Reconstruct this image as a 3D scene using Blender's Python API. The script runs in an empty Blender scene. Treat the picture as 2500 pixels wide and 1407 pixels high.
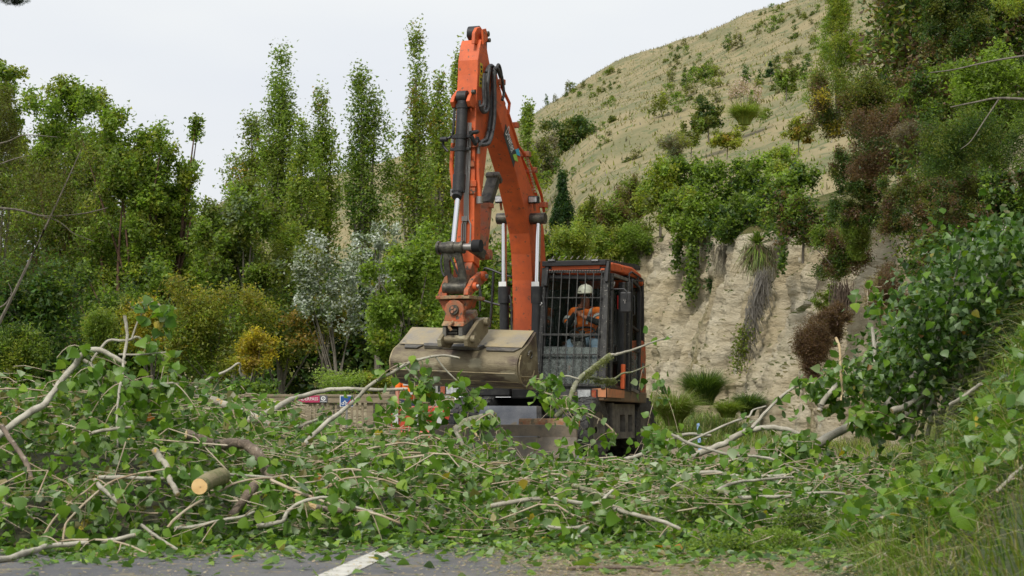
import bpy, math, random
import numpy as np
from mathutils import Vector, Matrix, noise
SC = bpy.context.scene
R = math.radians
rng = np.random.default_rng(7)
random.seed(7)
# ---------------------------------------------------------------- camera, world, sun, exposure
F, HZ, CH = 5200.0, 1000.0, 0.8      # focal length in photo pixels, horizon row, camera height
cam_d = bpy.data.cameras.new('camera'); cam = bpy.data.objects.new('camera', cam_d)
SC.collection.objects.link(cam); SC.camera = cam
cam.location = (0, 0, CH); cam.rotation_euler = (R(90), 0, 0)
cam_d.sensor_width = 36; cam_d.lens = F/2500*36
cam_d.shift_y = (HZ-703.5)/2500
cam_d.clip_start = 0.1; cam_d.clip_end = 3000
cam_d.dof.use_dof = True; cam_d.dof.focus_distance = 30.5; cam_d.dof.aperture_fstop = 8
world = bpy.data.worlds.new('World'); SC.world = world; world.use_nodes = True
nt = world.node_tree; N = nt.nodes; L = nt.links
bg = N['Background']
sky = N.new('ShaderNodeTexSky'); sky.sky_type = 'NISHITA'; sky.sun_disc = False
SUN_EL, SUN_AZ = 50, 205
sky.sun_elevation = R(SUN_EL); sky.sun_rotation = R(SUN_AZ); sky.air_density = 1.5; sky.dust_density = 4
tc = N.new('ShaderNodeTexCoord')
mp = N.new('ShaderNodeMapping'); mp.inputs['Scale'].default_value = (1, 1, 3.2)
nz = N.new('ShaderNodeTexNoise'); nz.inputs['Scale'].default_value = 2.3; nz.inputs['Detail'].default_value = 5; nz.inputs['Roughness'].default_value = .45
cr = N.new('ShaderNodeValToRGB')
cr.color_ramp.elements[0].position = .36; cr.color_ramp.elements[0].color = (3.80, 3.98, 4.42, 1)
cr.color_ramp.elements[1].position = .62; cr.color_ramp.elements[1].color = (4.52, 4.60, 4.66, 1)
mx = N.new('ShaderNodeMixRGB'); mx.inputs[0].default_value = .93     # overcast layer over the clear sky
L.new(tc.outputs['Generated'], mp.inputs[0]); L.new(mp.outputs[0], nz.inputs[0]); L.new(nz.outputs[0], cr.inputs[0])
L.new(sky.outputs[0], mx.inputs[1]); L.new(cr.outputs[0], mx.inputs[2]); L.new(mx.outputs[0], bg.inputs[0])
bg.inputs[1].default_value = 0.10
sun_d = bpy.data.lights.new('sun', 'SUN'); sun_d.energy = 1.5; sun_d.angle = R(14); sun_d.color = (1, .96, .88)
sun = bpy.data.objects.new('sun', sun_d); SC.collection.objects.link(sun)
az = R(SUN_AZ); el = R(SUN_EL)       # azimuth clockwise from +Y: right and behind the camera
sd = Vector((math.sin(az)*math.cos(el), math.cos(az)*math.cos(el), math.sin(el)))
sun.rotation_euler = sd.to_track_quat('Z', 'Y').to_euler()
vs = SC.view_settings; vs.view_transform = 'Standard'; vs.look = 'None'; vs.gamma = 1; vs.use_curve_mapping = False
vs.exposure = 1.0
SC.cycles.use_denoising = True; SC.cycles.max_bounces = 7; SC.cycles.diffuse_bounces = 3; SC.cycles.transparent_max_bounces = 12
SC.cycles.caustics_reflective = False; SC.cycles.caustics_refractive = False

# ---------------------------------------------------------------- helpers
def P(px, py, D):
    return Vector(((px-1250)/F*D, D, CH+(HZ-py)/F*D))
def X(px, D): return (px-1250)/F*D
def Z(py, D): return CH+(HZ-py)/F*D
def ss(a, b, x):
    t = np.clip((np.asarray(x, float)-a)/(b-a), 0, 1); return t*t*(3-2*t)

def mat(name, c1, c2=None, scale=4.0, rough=.6, metal=0, bump=0, bscale=None, lo=.4, hi=.6, detail=6, trans=0, c3=None, s3=20, t3=.62, stretch=None, spec=.5):
    m = bpy.data.materials.new(name); m.use_nodes = True
    t = m.node_tree; n = t.nodes; l = t.links; b = n['Principled BSDF']
    b.inputs['Roughness'].default_value = rough; b.inputs['Metallic'].default_value = metal
    b.inputs['Specular IOR Level'].default_value = spec
    b.inputs['Base Color'].default_value = (*c1, 1)
    tc = n.new('ShaderNodeTexCoord'); src = tc.outputs['Object']
    if stretch:
        mp = n.new('ShaderNodeMapping'); mp.inputs['Scale'].default_value = stretch; l.new(src, mp.inputs[0]); src = mp.outputs[0]
    if c2:
        z = n.new('ShaderNodeTexNoise'); z.inputs['Scale'].default_value = scale; z.inputs['Detail'].default_value = detail; z.inputs['Roughness'].default_value = .62
        r = n.new('ShaderNodeValToRGB'); r.color_ramp.elements[0].position = lo; r.color_ramp.elements[1].position = hi
        r.color_ramp.elements[0].color = (*c1, 1); r.color_ramp.elements[1].color = (*c2, 1)
        l.new(src, z.inputs[0]); l.new(z.outputs[0], r.inputs[0]); out = r.outputs[0]
        if c3:
            z3 = n.new('ShaderNodeTexNoise'); z3.inputs['Scale'].default_value = s3; z3.inputs['Detail'].default_value = 4
            r3 = n.new('ShaderNodeValToRGB'); r3.color_ramp.elements[0].position = t3; r3.color_ramp.elements[1].position = t3+.06
            r3.color_ramp.elements[0].color = (0, 0, 0, 1); r3.color_ramp.elements[1].color = (1, 1, 1, 1)
            mx = n.new('ShaderNodeMixRGB'); mx.inputs[2].default_value = (*c3, 1)
            l.new(src, z3.inputs[0]); l.new(z3.outputs[0], r3.inputs[0]); l.new(r3.outputs[0], mx.inputs[0]); l.new(out, mx.inputs[1]); out = mx.outputs[0]
        l.new(out, b.inputs['Base Color'])
    if bump:
        z2 = n.new('ShaderNodeTexNoise'); z2.inputs['Scale'].default_value = bscale or scale*5; z2.inputs['Detail'].default_value = 6; z2.inputs['Roughness'].default_value = .65
        bp = n.new('ShaderNodeBump'); bp.inputs['Strength'].default_value = min(1, bump); bp.inputs['Distance'].default_value = .02*max(1, bump)
        l.new(src, z2.inputs[0]); l.new(z2.outputs[0], bp.inputs['Height']); l.new(bp.outputs[0], b.inputs['Normal'])
    return m

def leaf_mat(name, rough=.45, under=None, trans=.35, spec=.4):
    """foliage: colour per leaf from the mesh attribute 'tint', light passes through"""
    m = bpy.data.materials.new(name); m.use_nodes = True
    t = m.node_tree; n = t.nodes; l = t.links; b = n['Principled BSDF']; out = n['Material Output']
    a = n.new('ShaderNodeAttribute'); a.attribute_name = 'tint'
    col = a.outputs['Color']
    if under:
        g = n.new('ShaderNodeNewGeometry'); mx = n.new('ShaderNodeMixRGB'); mx.inputs[2].default_value = (*under, 1)
        ml = n.new('ShaderNodeMath'); ml.operation = 'MULTIPLY'; ml.inputs[1].default_value = .5
        l.new(g.outputs['Backfacing'], ml.inputs[0]); l.new(ml.outputs[0], mx.inputs[0]); l.new(col, mx.inputs[1]); col = mx.outputs[0]
    l.new(col, b.inputs['Base Color'])
    b.inputs['Roughness'].default_value = rough; b.inputs['Specular IOR Level'].default_value = spec
    tr = n.new('ShaderNodeBsdfTranslucent')
    gm = n.new('ShaderNodeMixRGB'); gm.blend_type = 'MULTIPLY'; gm.inputs[0].default_value = 1; gm.inputs[2].default_value = (1.5, 1.6, .7, 1)
    l.new(a.outputs['Color'], gm.inputs[1]); l.new(gm.outputs[0], tr.inputs[0])
    ms = n.new('ShaderNodeMixShader'); ms.inputs[0].default_value = trans
    l.new(b.outputs[0], ms.inputs[1]); l.new(tr.outputs[0], ms.inputs[2]); l.new(ms.outputs[0], out.inputs[0])
    return m

def link(o, parent=None):
    SC.collection.objects.link(o)
    if parent is not None: o.parent = parent
    return o
def tag(o, label=None, cat=None, group=None, kind=None):
    if label: o['label'] = label
    if cat: o['category'] = cat
    if group: o['group'] = group
    if kind: o['kind'] = kind
    return o
def empty(name, loc, rz=0):
    o = bpy.data.objects.new(name, None); o.location = loc; o.rotation_euler = (0, 0, rz); o.empty_display_size = .2
    return link(o)

def np_mesh(name, V, Fc, material, parent=None, tint=None, smooth=False):
    """V (n,3); Fc (m,k) index array, every face with k corners"""
    V = np.asarray(V, np.float32); Fc = np.asarray(Fc, np.int32)
    me = bpy.data.meshes.new(name); nv, (nf, k) = len(V), Fc.shape
    me.vertices.add(nv); me.vertices.foreach_set('co', V.ravel())
    me.loops.add(nf*k); me.loops.foreach_set('vertex_index', Fc.ravel())
    me.polygons.add(nf); me.polygons.foreach_set('loop_start', np.arange(0, nf*k, k, dtype=np.int32))
    me.polygons.foreach_set('loop_total', np.full(nf, k, np.int32))
    me.polygons.foreach_set('use_smooth', np.full(nf, smooth, bool))
    me.update(calc_edges=True)
    if tint is not None:
        at = me.color_attributes.new('tint', 'FLOAT_COLOR', 'POINT')
        c = np.ones((nv, 4), np.float32); c[:, :3] = tint; at.data.foreach_set('color', c.ravel())
    me.materials.append(material)
    o = bpy.data.objects.new(name, me)
    return link(o, parent)

def unit(a): return a/np.maximum(np.linalg.norm(a, axis=-1, keepdims=True), 1e-9)
def rand_unit(n): return unit(rng.normal(size=(n, 3)))

def rhombs(C, size, asp, up=.4, along=None):
    """simple leaves: one rhombic quad each"""
    n = len(C); size = np.broadcast_to(size, (n,))[:, None]
    nrm = unit(rand_unit(n)+np.array([0, 0, up])); a = rand_unit(n) if along is None else unit(along+rand_unit(n)*.5)
    a = unit(a-nrm*(a*nrm).sum(1, keepdims=True)); b = np.cross(nrm, a)
    V = np.stack([C-a*size*.5, C+b*size*asp*.5+a*size*.08, C+a*size*.5, C-b*size*asp*.5+a*size*.08], 1).reshape(-1, 3)
    return V, np.arange(n*4).reshape(n, 4)

LEAF2 = np.array([[0, 0, 0], [.50, .22, .10], [.42, .55, .07], [0, 1.02, -.05], [-.42, .55, .07], [-.50, .22, .10]])
def tri_leaves(C, size, asp, up=.4):
    n = len(C); size = np.broadcast_to(size, (n,))[:, None]*1.12
    nrm = unit(rand_unit(n)+np.array([0, 0, up])); a = rand_unit(n); a = unit(a-nrm*(a*nrm).sum(1, keepdims=True)); b = np.cross(nrm, a)
    V = np.stack([C-a*size*.45, C+b*size*asp*.62+a*size*.2, C-b*size*asp*.62+a*size*.5], 1).reshape(-1, 3)
    return V, np.arange(n*3).reshape(n, 3)
def broadleaves(C, a, nrm, size):
    """broad pointed leaves folded along the midrib; a = towards the tip"""
    n = len(C); b = np.cross(a, nrm); s = np.broadcast_to(size, (n,))[:, None]
    wf = (.68+.45*rng.random(n))[:, None]; ff = (rng.normal(size=n)*1.3+1.1)[:, None]; tf = (rng.normal(size=n)*.10)[:, None]; df = (-.5*rng.random(n))[:, None]   # width, fold, twist, droop differ from leaf to leaf
    V = np.stack([C+(b*p[0]*wf+a*p[1]+nrm*(p[2]*ff+p[0]*tf*2+df*.5*p[1]**2))*s for p in LEAF2], 1).reshape(-1, 3)
    i = np.arange(n)[:, None]*6
    return V, np.concatenate([i+np.array([[0, 1, 2, 3]]), i+np.array([[0, 3, 4, 5]])], 0)

def tubes(Pk, Rk, sides=4):
    """Pk (n,k,3) centre lines, Rk (n,k) radii"""
    n, k, _ = Pk.shape
    T = unit(np.gradient(Pk, axis=1)); ref = np.where(np.abs(T[..., 2:3]) > .9, np.array([1., 0, 0]), np.array([0, 0, 1.]))
    A = unit(np.cross(T, ref)); B = np.cross(T, A)
    an = np.arange(sides)*2*math.pi/sides
    V = Pk[:, :, None, :]+Rk[:, :, None, None]*(A[:, :, None, :]*np.cos(an)[None, None, :, None]+B[:, :, None, :]*np.sin(an)[None, None, :, None])
    idx = np.arange(n*k*sides).reshape(n, k, sides)
    a = idx[:, :-1, :]; b = np.roll(a, -1, 2); d = idx[:, 1:, :]; c = np.roll(d, -1, 2)
    return V.reshape(-1, 3), np.stack([a, b, c, d], -1).reshape(-1, 4)

def smooth_path(pts, per=4):
    """Catmull-Rom through Vectors / (x,y,z,r) rows"""
    p = np.array([list(q) for q in pts], float)
    if len(p) < 3: 
        t = np.linspace(0, 1, per+1)[:, None]; return p[0]*(1-t)+p[-1]*t
    q = np.vstack([2*p[0]-p[1], p, 2*p[-1]-p[-2]]); out = []
    for i in range(1, len(q)-2):
        for t in np.linspace(0, 1, per, endpoint=False):
            out.append(.5*((2*q[i])+(-q[i-1]+q[i+1])*t+(2*q[i-1]-5*q[i]+4*q[i+1]-q[i+2])*t*t+(-q[i-1]+3*q[i]-3*q[i+1]+q[i+2])*t**3))
    out.append(p[-1]); return np.array(out)

class MB:
    """collects solid shapes and links them as ONE mesh"""
    def __init__(s): s.v = []; s.f = []
    def add(s, v, f):
        o = len(s.v); s.v += [tuple(x) for x in v]; s.f += [tuple(i+o for i in q) for q in f]; return s
    def box(s, x0, x1, y0, y1, z0, z1):
        v = [(x0, y0, z0), (x1, y0, z0), (x1, y1, z0), (x0, y1, z0), (x0, y0, z1), (x1, y0, z1), (x1, y1, z1), (x0, y1, z1)]
        return s.add(v, [(3, 2, 1, 0), (4, 5, 6, 7), (0, 1, 5, 4), (1, 2, 6, 5), (2, 3, 7, 6), (3, 0, 4, 7)])
    def hexa(s, lo, hi):
        """two matching 4-point loops"""
        return s.add(list(lo)+list(hi), [(3, 2, 1, 0), (4, 5, 6, 7), (0, 1, 5, 4), (1, 2, 6, 5), (2, 3, 7, 6), (3, 0, 4, 7)])
    def prism(s, prof, x0, x1):
        """profile of (y,z) points extruded along x"""
        n = len(prof); v = [(x0, y, z) for y, z in prof]+[(x1, y, z) for y, z in prof]
        f = [tuple(range(n)), tuple(range(2*n-1, n-1, -1))]+[(i, i+n, (i+1) % n+n, (i+1) % n) for i in range(n)]
        return s.add(v, f)
    def prism_dir(s, poly, d):
        n = len(poly); v = [Vector(p) for p in poly]+[Vector(p)+Vector(d) for p in poly]
        return s.add(v, [tuple(range(n)), tuple(range(2*n-1, n-1, -1))]+[(i, i+n, (i+1) % n+n, (i+1) % n) for i in range(n)])
    def bar(s, a, b, w, h=None, up=(0, 0, 1)):
        a = Vector(a); b = Vector(b); h = h or w; t = (b-a).normalized(); u = Vector(up)
        if abs(t.dot(u)) > .95: u = Vector((0, 1, 0))
        r = t.cross(u).normalized(); u = r.cross(t)
        c = lambda p: [p-r*w/2-u*h/2, p+r*w/2-u*h/2, p+r*w/2+u*h/2, p-r*w/2+u*h/2]
        return s.hexa(c(a), c(b))
    def tube(s, pts, r, sides=8, cap=True, per=0):
        p = np.array([list(q) for q in pts], float)
        if per: p = smooth_path(p, per)
        rr = np.full(len(p), r, float) if np.isscalar(r) else np.interp(np.linspace(0, 1, len(p)), np.linspace(0, 1, len(r)), r)
        V, Fq = tubes(p[None], rr[None], sides); o = len(s.v)
        s.add(V.tolist(), Fq.tolist())
        if cap:
            k = len(p); s.f.append(tuple(o+i for i in range(sides))); s.f.append(tuple(o+(k-1)*sides+i for i in range(sides-1, -1, -1)))
        return s
    def cyl(s, a, b, r, sides=20): return s.tube([a, b], r, sides)
    def lathe(s, prof, c, axis='x', sides=28):
        """prof (radius, offset along axis)"""
        o = len(s.v); n = len(prof)
        for r, h in prof:
            for k in range(sides):
                t = 2*math.pi*k/sides; u, w = r*math.cos(t), r*math.sin(t)
                q = {'x': (h, u, w), 'y': (u, h, w), 'z': (u, w, h)}[axis]; s.v.append((c[0]+q[0], c[1]+q[1], c[2]+q[2]))
        for i in range(n-1):
            for k in range(sides):
                k2 = (k+1) % sides; s.f.append((o+i*sides+k, o+i*sides+k2, o+(i+1)*sides+k2, o+(i+1)*sides+k))
        return s
    def build(s, name, m, parent=None, smooth=False, bevel=0, loc=None):
        me = bpy.data.meshes.new(name); me.from_pydata(s.v, [], s.f); me.update(); me.materials.append(m)
        if smooth: me.polygons.foreach_set('use_smooth', np.ones(len(me.polygons), bool))
        if smooth and hasattr(me, 'set_sharp_from_angle'): me.set_sharp_from_angle(angle=R(40))
        o = bpy.data.objects.new(name, me); link(o, parent)
        if loc: o.location = loc
        if bevel:
            b = o.modifiers.new('bevel', 'BEVEL'); b.width = bevel; b.segments = 2; b.limit_method = 'ANGLE'; b.angle_limit = R(35)
        return o

def text_poly(txt, origin, ux, uy, height, name, m, parent, length=None):
    """flat lettering as mesh: origin, unit directions of the baseline and of up"""
    cu = bpy.data.curves.new('lettering', 'FONT'); cu.body = txt; cu.size = 1; cu.resolution_u = 2
    to = bpy.data.objects.new('lettering', cu); SC.collection.objects.link(to)
    bpy.context.view_layer.update()
    me = bpy.data.meshes.new_from_object(to.evaluated_get(bpy.context.evaluated_depsgraph_get()))
    SC.collection.objects.unlink(to); bpy.data.objects.remove(to)
    co = np.array([v.co[:] for v in me.vertices]); co -= co.min(0)
    k = height/co[:, 1].max(); kx = length/co[:, 0].max() if length else k
    o = np.array(origin); ux = np.array(ux); uy = np.array(uy)
    V = o+co[:, :1]*kx*ux+co[:, 1:2]*k*uy
    me.vertices.foreach_set('co', V.astype(np.float32).ravel()); me.update(); me.materials.clear(); me.materials.append(m); me.name = name
    return link(bpy.data.objects.new(name, me), parent)

# ---------------------------------------------------------------- ground, road, bank, cliff, hill
XF_Y = [0, 9, 12, 14, 18, 25, 35, 45, 60]; XF_X = [1.6, 1.75, 2.0, 2.25, 3.1, 4.5, 6.0, 7.2, 9]
def bank_z(x, y):
    """steep grassy bank on the right of the road"""
    d = np.asarray(x, float)-np.interp(y, XF_Y, XF_X)
    k = 1-ss(26, 36, y)
    return k*(1.25*ss(0, 1.5, d)+.55*np.clip(d-.9, 0, 12))
def road_c(y): return -.863+(np.asarray(y, float)-10.22)*.09+np.clip(np.asarray(y, float)-14, 0, 99)*.13+np.clip(np.asarray(y, float)-46, 0, 99)**2*.03    # x of the white line
def mound_z(x, y):
    """height of the heap of cut branches on the road"""
    x = np.asarray(x, float); y = np.asarray(y, float)
    g = ss(12.0, 14.4, y+.25*np.sin(x*1.7)+.12*np.sin(x*5.1))*(1-ss(20.5, 25.5, y))
    l = .15+.23*ss(.1, -.8, x)+.31*ss(-1.6, -2.6, x)
    return g*l*(1-.45*ss(17.5, 22, y)*ss(-2.5, -1, x))*(1+.12*np.sin(x*2.3+y)+.09*np.sin(y*2.9-x*1.3)+.06*np.sin(x*6+y*4))
def ground_z(x, y):
    x = np.asarray(x, float); y = np.asarray(y, float)
    return -.02+bank_z(x, y)-.25*ss(46, 60, y)*ss(0, -12, x)+.02*np.sin(x*1.9)*np.sin(y*1.3)*ss(1.5, 3, np.abs(x-road_c(y)+1.6)-2.5)-.006

def grid(xs, ys, zf):
    Xg, Yg = np.meshgrid(xs, ys); V = np.stack([Xg, Yg, zf(Xg, Yg)], -1).reshape(-1, 3)
    i = np.arange(len(V)).reshape(len(ys), len(xs))
    Fq = np.stack([i[:-1, :-1], i[:-1, 1:], i[1:, 1:], i[1:, :-1]], -1).reshape(-1, 4)
    return V, Fq
xs = np.concatenate([np.linspace(-900, -60, 10), np.linspace(-55, -10, 20), np.linspace(-9.5, 12, 190), np.linspace(13, 60, 25), np.linspace(70, 900, 10)])
ys = np.concatenate([np.linspace(-60, 0, 6), np.linspace(1, 8, 10), np.linspace(8.2, 40, 220), np.linspace(41, 100, 40), np.linspace(110, 1500, 20)])
m_ground = mat('ground_soil_grass', (.06, .07, .025), (.05, .085, .022), scale=.7, rough=.95, bump=.9, bscale=9, c3=(.20, .16, .10), s3=3, t3=.6)
V, Fq = grid(xs, ys, ground_z)
tag(np_mesh('ground', V, Fq, m_ground, smooth=True), kind='structure')
# asphalt
m_asph = mat('asphalt', (.125, .126, .132), (.17, .165, .16), scale=1.2, rough=.9, bump=.7, bscale=160, c3=(.23, .20, .14), s3=5, t3=.60)
t = m_asph.node_tree; n = t.nodes; l = t.links; b = n['Principled BSDF']; old = b.inputs['Base Color'].links[0].from_socket
_tc = n.new('ShaderNodeTexCoord'); _sx = n.new('ShaderNodeSeparateXYZ'); l.new(_tc.outputs['Object'], _sx.inputs[0])
_nz = n.new('ShaderNodeTexNoise'); _nz.inputs['Scale'].default_value = 2.2; _nz.inputs['Detail'].default_value = 9; _nz.inputs['Roughness'].default_value = .75; l.new(_tc.outputs['Object'], _nz.inputs[0])
_m1 = n.new('ShaderNodeMath'); _m1.operation = 'MULTIPLY_ADD'; l.new(_sx.outputs['X'], _m1.inputs[0]); _m1.inputs[1].default_value = .42; l.new(_nz.outputs[0], _m1.inputs[2])
_r = n.new('ShaderNodeValToRGB'); _r.color_ramp.elements[0].position = .44; _r.color_ramp.elements[1].position = .66; _r.color_ramp.elements[0].color = (0, 0, 0, 1); _r.color_ramp.elements[1].color = (.85, .85, .85, 1); l.new(_m1.outputs[0], _r.inputs[0])
_x = n.new('ShaderNodeMixRGB'); _x.inputs[2].default_value = (.26, .205, .125, 1); l.new(_r.outputs[0], _x.inputs[0]); l.new(old, _x.inputs[1]); l.new(_x.outputs[0], b.inputs['Base Color'])   # soil and bark dust trodden over the right lane
yy = np.concatenate([np.linspace(-20, 44, 80), np.linspace(45, 62, 20)])
cols = np.linspace(-6.5, 2.35, 12)
Vr = np.array([[road_c(y)+c, y, .0] for y in yy for c in cols]); i = np.arange(len(Vr)).reshape(len(yy), len(cols))
Fr = np.stack([i[:-1, :-1], i[:-1, 1:], i[1:, 1:], i[1:, :-1]], -1).reshape(-1, 4)
tag(np_mesh('road', Vr, Fr, m_asph), kind='structure')
m_line = mat('worn_road_paint', (.62, .60, .53), (.30, .29, .26), scale=9, rough=.8, bump=.4, bscale=120, lo=.42, hi=.75, detail=8)
yy2 = np.linspace(-4, 12.25, 30); wl = .145
Vl = np.array([[road_c(y)+s*wl/2, y, .004] for y in yy2 for s in (-1, 1)]); i = np.arange(len(Vl)).reshape(-1, 2)
tag(np_mesh('road_line', Vl, np.stack([i[:-1, 0], i[:-1, 1], i[1:, 1], i[1:, 0]], -1), m_line), kind='structure')
yy2 = np.linspace(33, 44, 16)
Vl = np.array([[road_c(y)+1.9+s*.06, y, .004] for y in yy2 for s in (-1, 1)]); i = np.arange(len(Vl)).reshape(-1, 2)
tag(np_mesh('road_line', Vl, np.stack([i[:-1, 0], i[:-1, 1], i[1:, 1], i[1:, 0]], -1), m_line), kind='structure')

# cliff: a profile swept along the foot of the cutting
PC = np.array([[13.5, 4, 2.5, .8], [11, 10, 3.3, .8], [9.2, 16, 4.2, .85], [8.2, 22, 5.0, .9], [7.5, 29, 5.2, .9], [7.1, 36, 5.0, .8], [6.9, 42, 4.7, .55], [6.0, 49, 4.8, .3], [4.5, 54.5, 5.2, .22],
               [3.1, 58, 5.5, .2], [1.9, 60, 5.0, .2], [-0.5, 62.5, 3.2, .03], [-5, 66, 1.2, -.08], [-14, 70, .2, -.08]])
path = smooth_path(PC, 46); nP = len(path)
tan = unit(np.gradient(path[:, :2], axis=0)); out = np.stack([tan[:, 1], -tan[:, 0]], 1)   # towards the hill
prof = np.concatenate([np.linspace(-.6, 0, 4), np.linspace(0, 1, 112)[1:], 1+np.array([.02, .05, .09, .14, .2, .3, .45, .6, .8, 1.1, 1.5, 2, 2.7, 3.6, 5, 7, 9])])
nK = len(prof); V = np.zeros((nP, nK, 3)); cliff_top = []
for i in range(nP):
    x, y, h, sl = path[i]; o = out[i]
    for k, p in enumerate(prof):
        if p <= 0: s, z = p*1.2, -.12+p*.1
        elif p <= 1: s, z = .28*p*h+.0, p*h
        else: s, z = .28*h+(p-1)*4, h+(p-1)*4*sl+.3*math.sin((p-1)*1.2)
        along = i*.12
        q = Vector((along*1.0, z*1.0, s*.3))
        if p > -.3:
            w = min(1, max(0, (p+.1)*4)) if p < 1 else max(.25, 1-(p-1)*1.5)
            col = noise.fractal(Vector((along*.42, z*.14, 3)), 1, 2, 4)*.75+noise.fractal(Vector((along*1.9, z*.30, 17)), .9, 2.1, 3)*.17           # buttresses
            crk = abs(noise.noise(Vector((along*1.3, z*.25, 9))))
            lay = noise.noise(Vector((along*.22, z*3.6, 5)))*.12*(.3+1.0*max(0, noise.noise(Vector((along*.3, z*.5, 11)))))
            rd = noise.fractal(Vector((along*1.7+z*.5, z*1.3, 1)), .7, 2.2, 5); fin = (.5-abs(rd))*.26
            d = (col-.42*max(0, .14-crk)/.14+lay*2+fin)*w
            s -= d*.85
            z += noise.fractal(Vector((along*.7, s*.5, 21)), 1, 2, 3)*.35*(p > 1)
        V[i, k] = (x+o[0]*s, y+o[1]*s, z)
    cliff_top.append(V[i, 115].copy())
cliff_top = np.array(cliff_top)
idx = np.arange(nP*nK).reshape(nP, nK)
Fq = np.stack([idx[:-1, :-1], idx[1:, :-1], idx[1:, 1:], idx[:-1, 1:]], -1).reshape(-1, 4)
# cliff material: pale siltstone, grass where the surface lies flat
mc = bpy.data.materials.new('pale_siltstone'); mc.use_nodes = True
t = mc.node_tree; n = t.nodes; l = t.links; b = n['Principled BSDF']; b.inputs['Roughness'].default_value = .95; b.inputs['Specular IOR Level'].default_value = .15
tcn = n.new('ShaderNodeTexCoord')
def tn(scale, st=None, det=6, rg=.6):
    s = tcn.outputs['Object']
    if st: mpn = n.new('ShaderNodeMapping'); mpn.inputs['Scale'].default_value = st; l.new(s, mpn.inputs[0]); s = mpn.outputs[0]
    z = n.new('ShaderNodeTexNoise'); z.inputs['Scale'].default_value = scale; z.inputs['Detail'].default_value = det; z.inputs['Roughness'].default_value = rg; l.new(s, z.inputs[0]); return z.outputs[0]
def rp(src, a, b_, ca, cb):
    r = n.new('ShaderNodeValToRGB'); r.color_ramp.elements[0].position = a; r.color_ramp.elements[1].position = b_; r.color_ramp.elements[0].color = (*ca, 1); r.color_ramp.elements[1].color = (*cb, 1); l.new(src, r.inputs[0]); return r.outputs[0]
def mixc(f, a, b_):
    x = n.new('ShaderNodeMixRGB'); l.new(f, x.inputs[0]); l.new(a, x.inputs[1])
    if isinstance(b_, tuple): x.inputs[2].default_value = (*b_, 1)
    else: l.new(b_, x.inputs[2])
    return x.outputs[0]
K0, K1 = (0, 0, 0), (1, 1, 1)
c = rp(tn(.55, (1, 1, 1.5)), .38, .62, (.49, .41, .265), (.63, .565, .42))
c = mixc(rp(tn(.35, (1, 1, .35)), .52, .64, K0, K1), c, (.255, .22, .10))        # mossy streaks
c = mixc(rp(tn(1.6, (.6, .6, 5)), .56, .66, K0, (.45, .45, .45)), c, (.33, .26, .155))   # darker seams
c = mixc(rp(tn(2.2, (1, 1, .4)), .66, .72, K0, (.8, .8, .8)), c, (.62, .59, .50))
geo = n.new('ShaderNodeNewGeometry'); sp = n.new('ShaderNodeSeparateXYZ'); l.new(geo.outputs['True Normal'], sp.inputs[0])
ad = n.new('ShaderNodeMath'); ad.operation = 'ADD'; l.new(sp.outputs['Z'], ad.inputs[0])
nm = n.new('ShaderNodeMath'); nm.operation = 'MULTIPLY_ADD'; l.new(tn(1.4), nm.inputs[0]); nm.inputs[1].default_value = .7; nm.inputs[2].default_value = -.35; l.new(nm.outputs[0], ad.inputs[1])
grassc = rp(tn(1.1), .4, .62, (.085, .105, .03), (.21, .175, .08))
c = mixc(rp(ad.outputs[0], .66, .80, K0, K1), c, grassc)
l.new(c, b.inputs['Base Color'])
bp = n.new('ShaderNodeBump'); bp.inputs['Strength'].default_value = 1; bp.inputs['Distance'].default_value = .22; l.new(tn(3.4, (1, 1, 1.8), 10, .7), bp.inputs['Height'])
bp2 = n.new('ShaderNodeBump'); bp2.inputs['Strength'].default_value = .8; bp2.inputs['Distance'].default_value = .06; l.new(tn(1.3, (1.2, 1.2, 3.2), 8, .68), bp2.inputs['Height']); l.new(bp.outputs[0], bp2.inputs['Normal']); l.new(bp2.outputs[0], b.inputs['Normal'])
tag(np_mesh('cliff', V.reshape(-1, 3), Fq, mc, smooth=True), kind='structure')

# hill
def hill_z(x, y, nz=True):
    x = np.asarray(x, float); y = np.asarray(y, float)
    zr = np.interp(x, [-200, -60, -38, -31, -21.6, 2.4, 12, 32.7, 60, 200], [8, 14, 21.5, 25.5, 28.5, 35.6, 40.3, 49, 60, 90])
    z0 = np.interp(x, [-200, -30, -10, 0, 4, 10, 20, 60, 200], [-3, -2, -1, 1.5, 5.2, 6.8, 9.5, 22, 60])
    y0 = np.interp(x, [-9, 3], [112, 66])
    t = np.clip((y-y0)/(250-y0), -.3, 3); tt = np.where(t < 0, t*.4, np.minimum(t, 1)**.92)
    z = z0+(zr-z0)*tt-np.clip(t-1, 0, 2)*25-6*ss(62, 58, y)
    z += (.7*np.sin(x*.13+y*.05)+.35*np.sin(x*.09-y*.21+2*np.sin(x*.07))+.25*np.sin(x*.31-y*.11)+.12*np.sin(x*.7+y*.23+np.sin(x*.3)*2)+.03*np.sin(y*.9+x*.2+np.sin(x*.23)*3))*ss(.05, .35, t)
    return z
xs = np.linspace(-150, 170, 260); ys = np.linspace(58, 330, 220)
V, Fq = grid(xs, ys, hill_z)
m_hill = mat('dry_hill_grass', (.27, .22, .112), (.155, .15, .066), scale=.22, rough=.95, bump=2.5, bscale=1.2, lo=.40, hi=.62, detail=12, c3=(.115, .13, .05), s3=.9, t3=.56)
tag(np_mesh('hill', V, Fq, m_hill, smooth=True), kind='structure')
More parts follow.
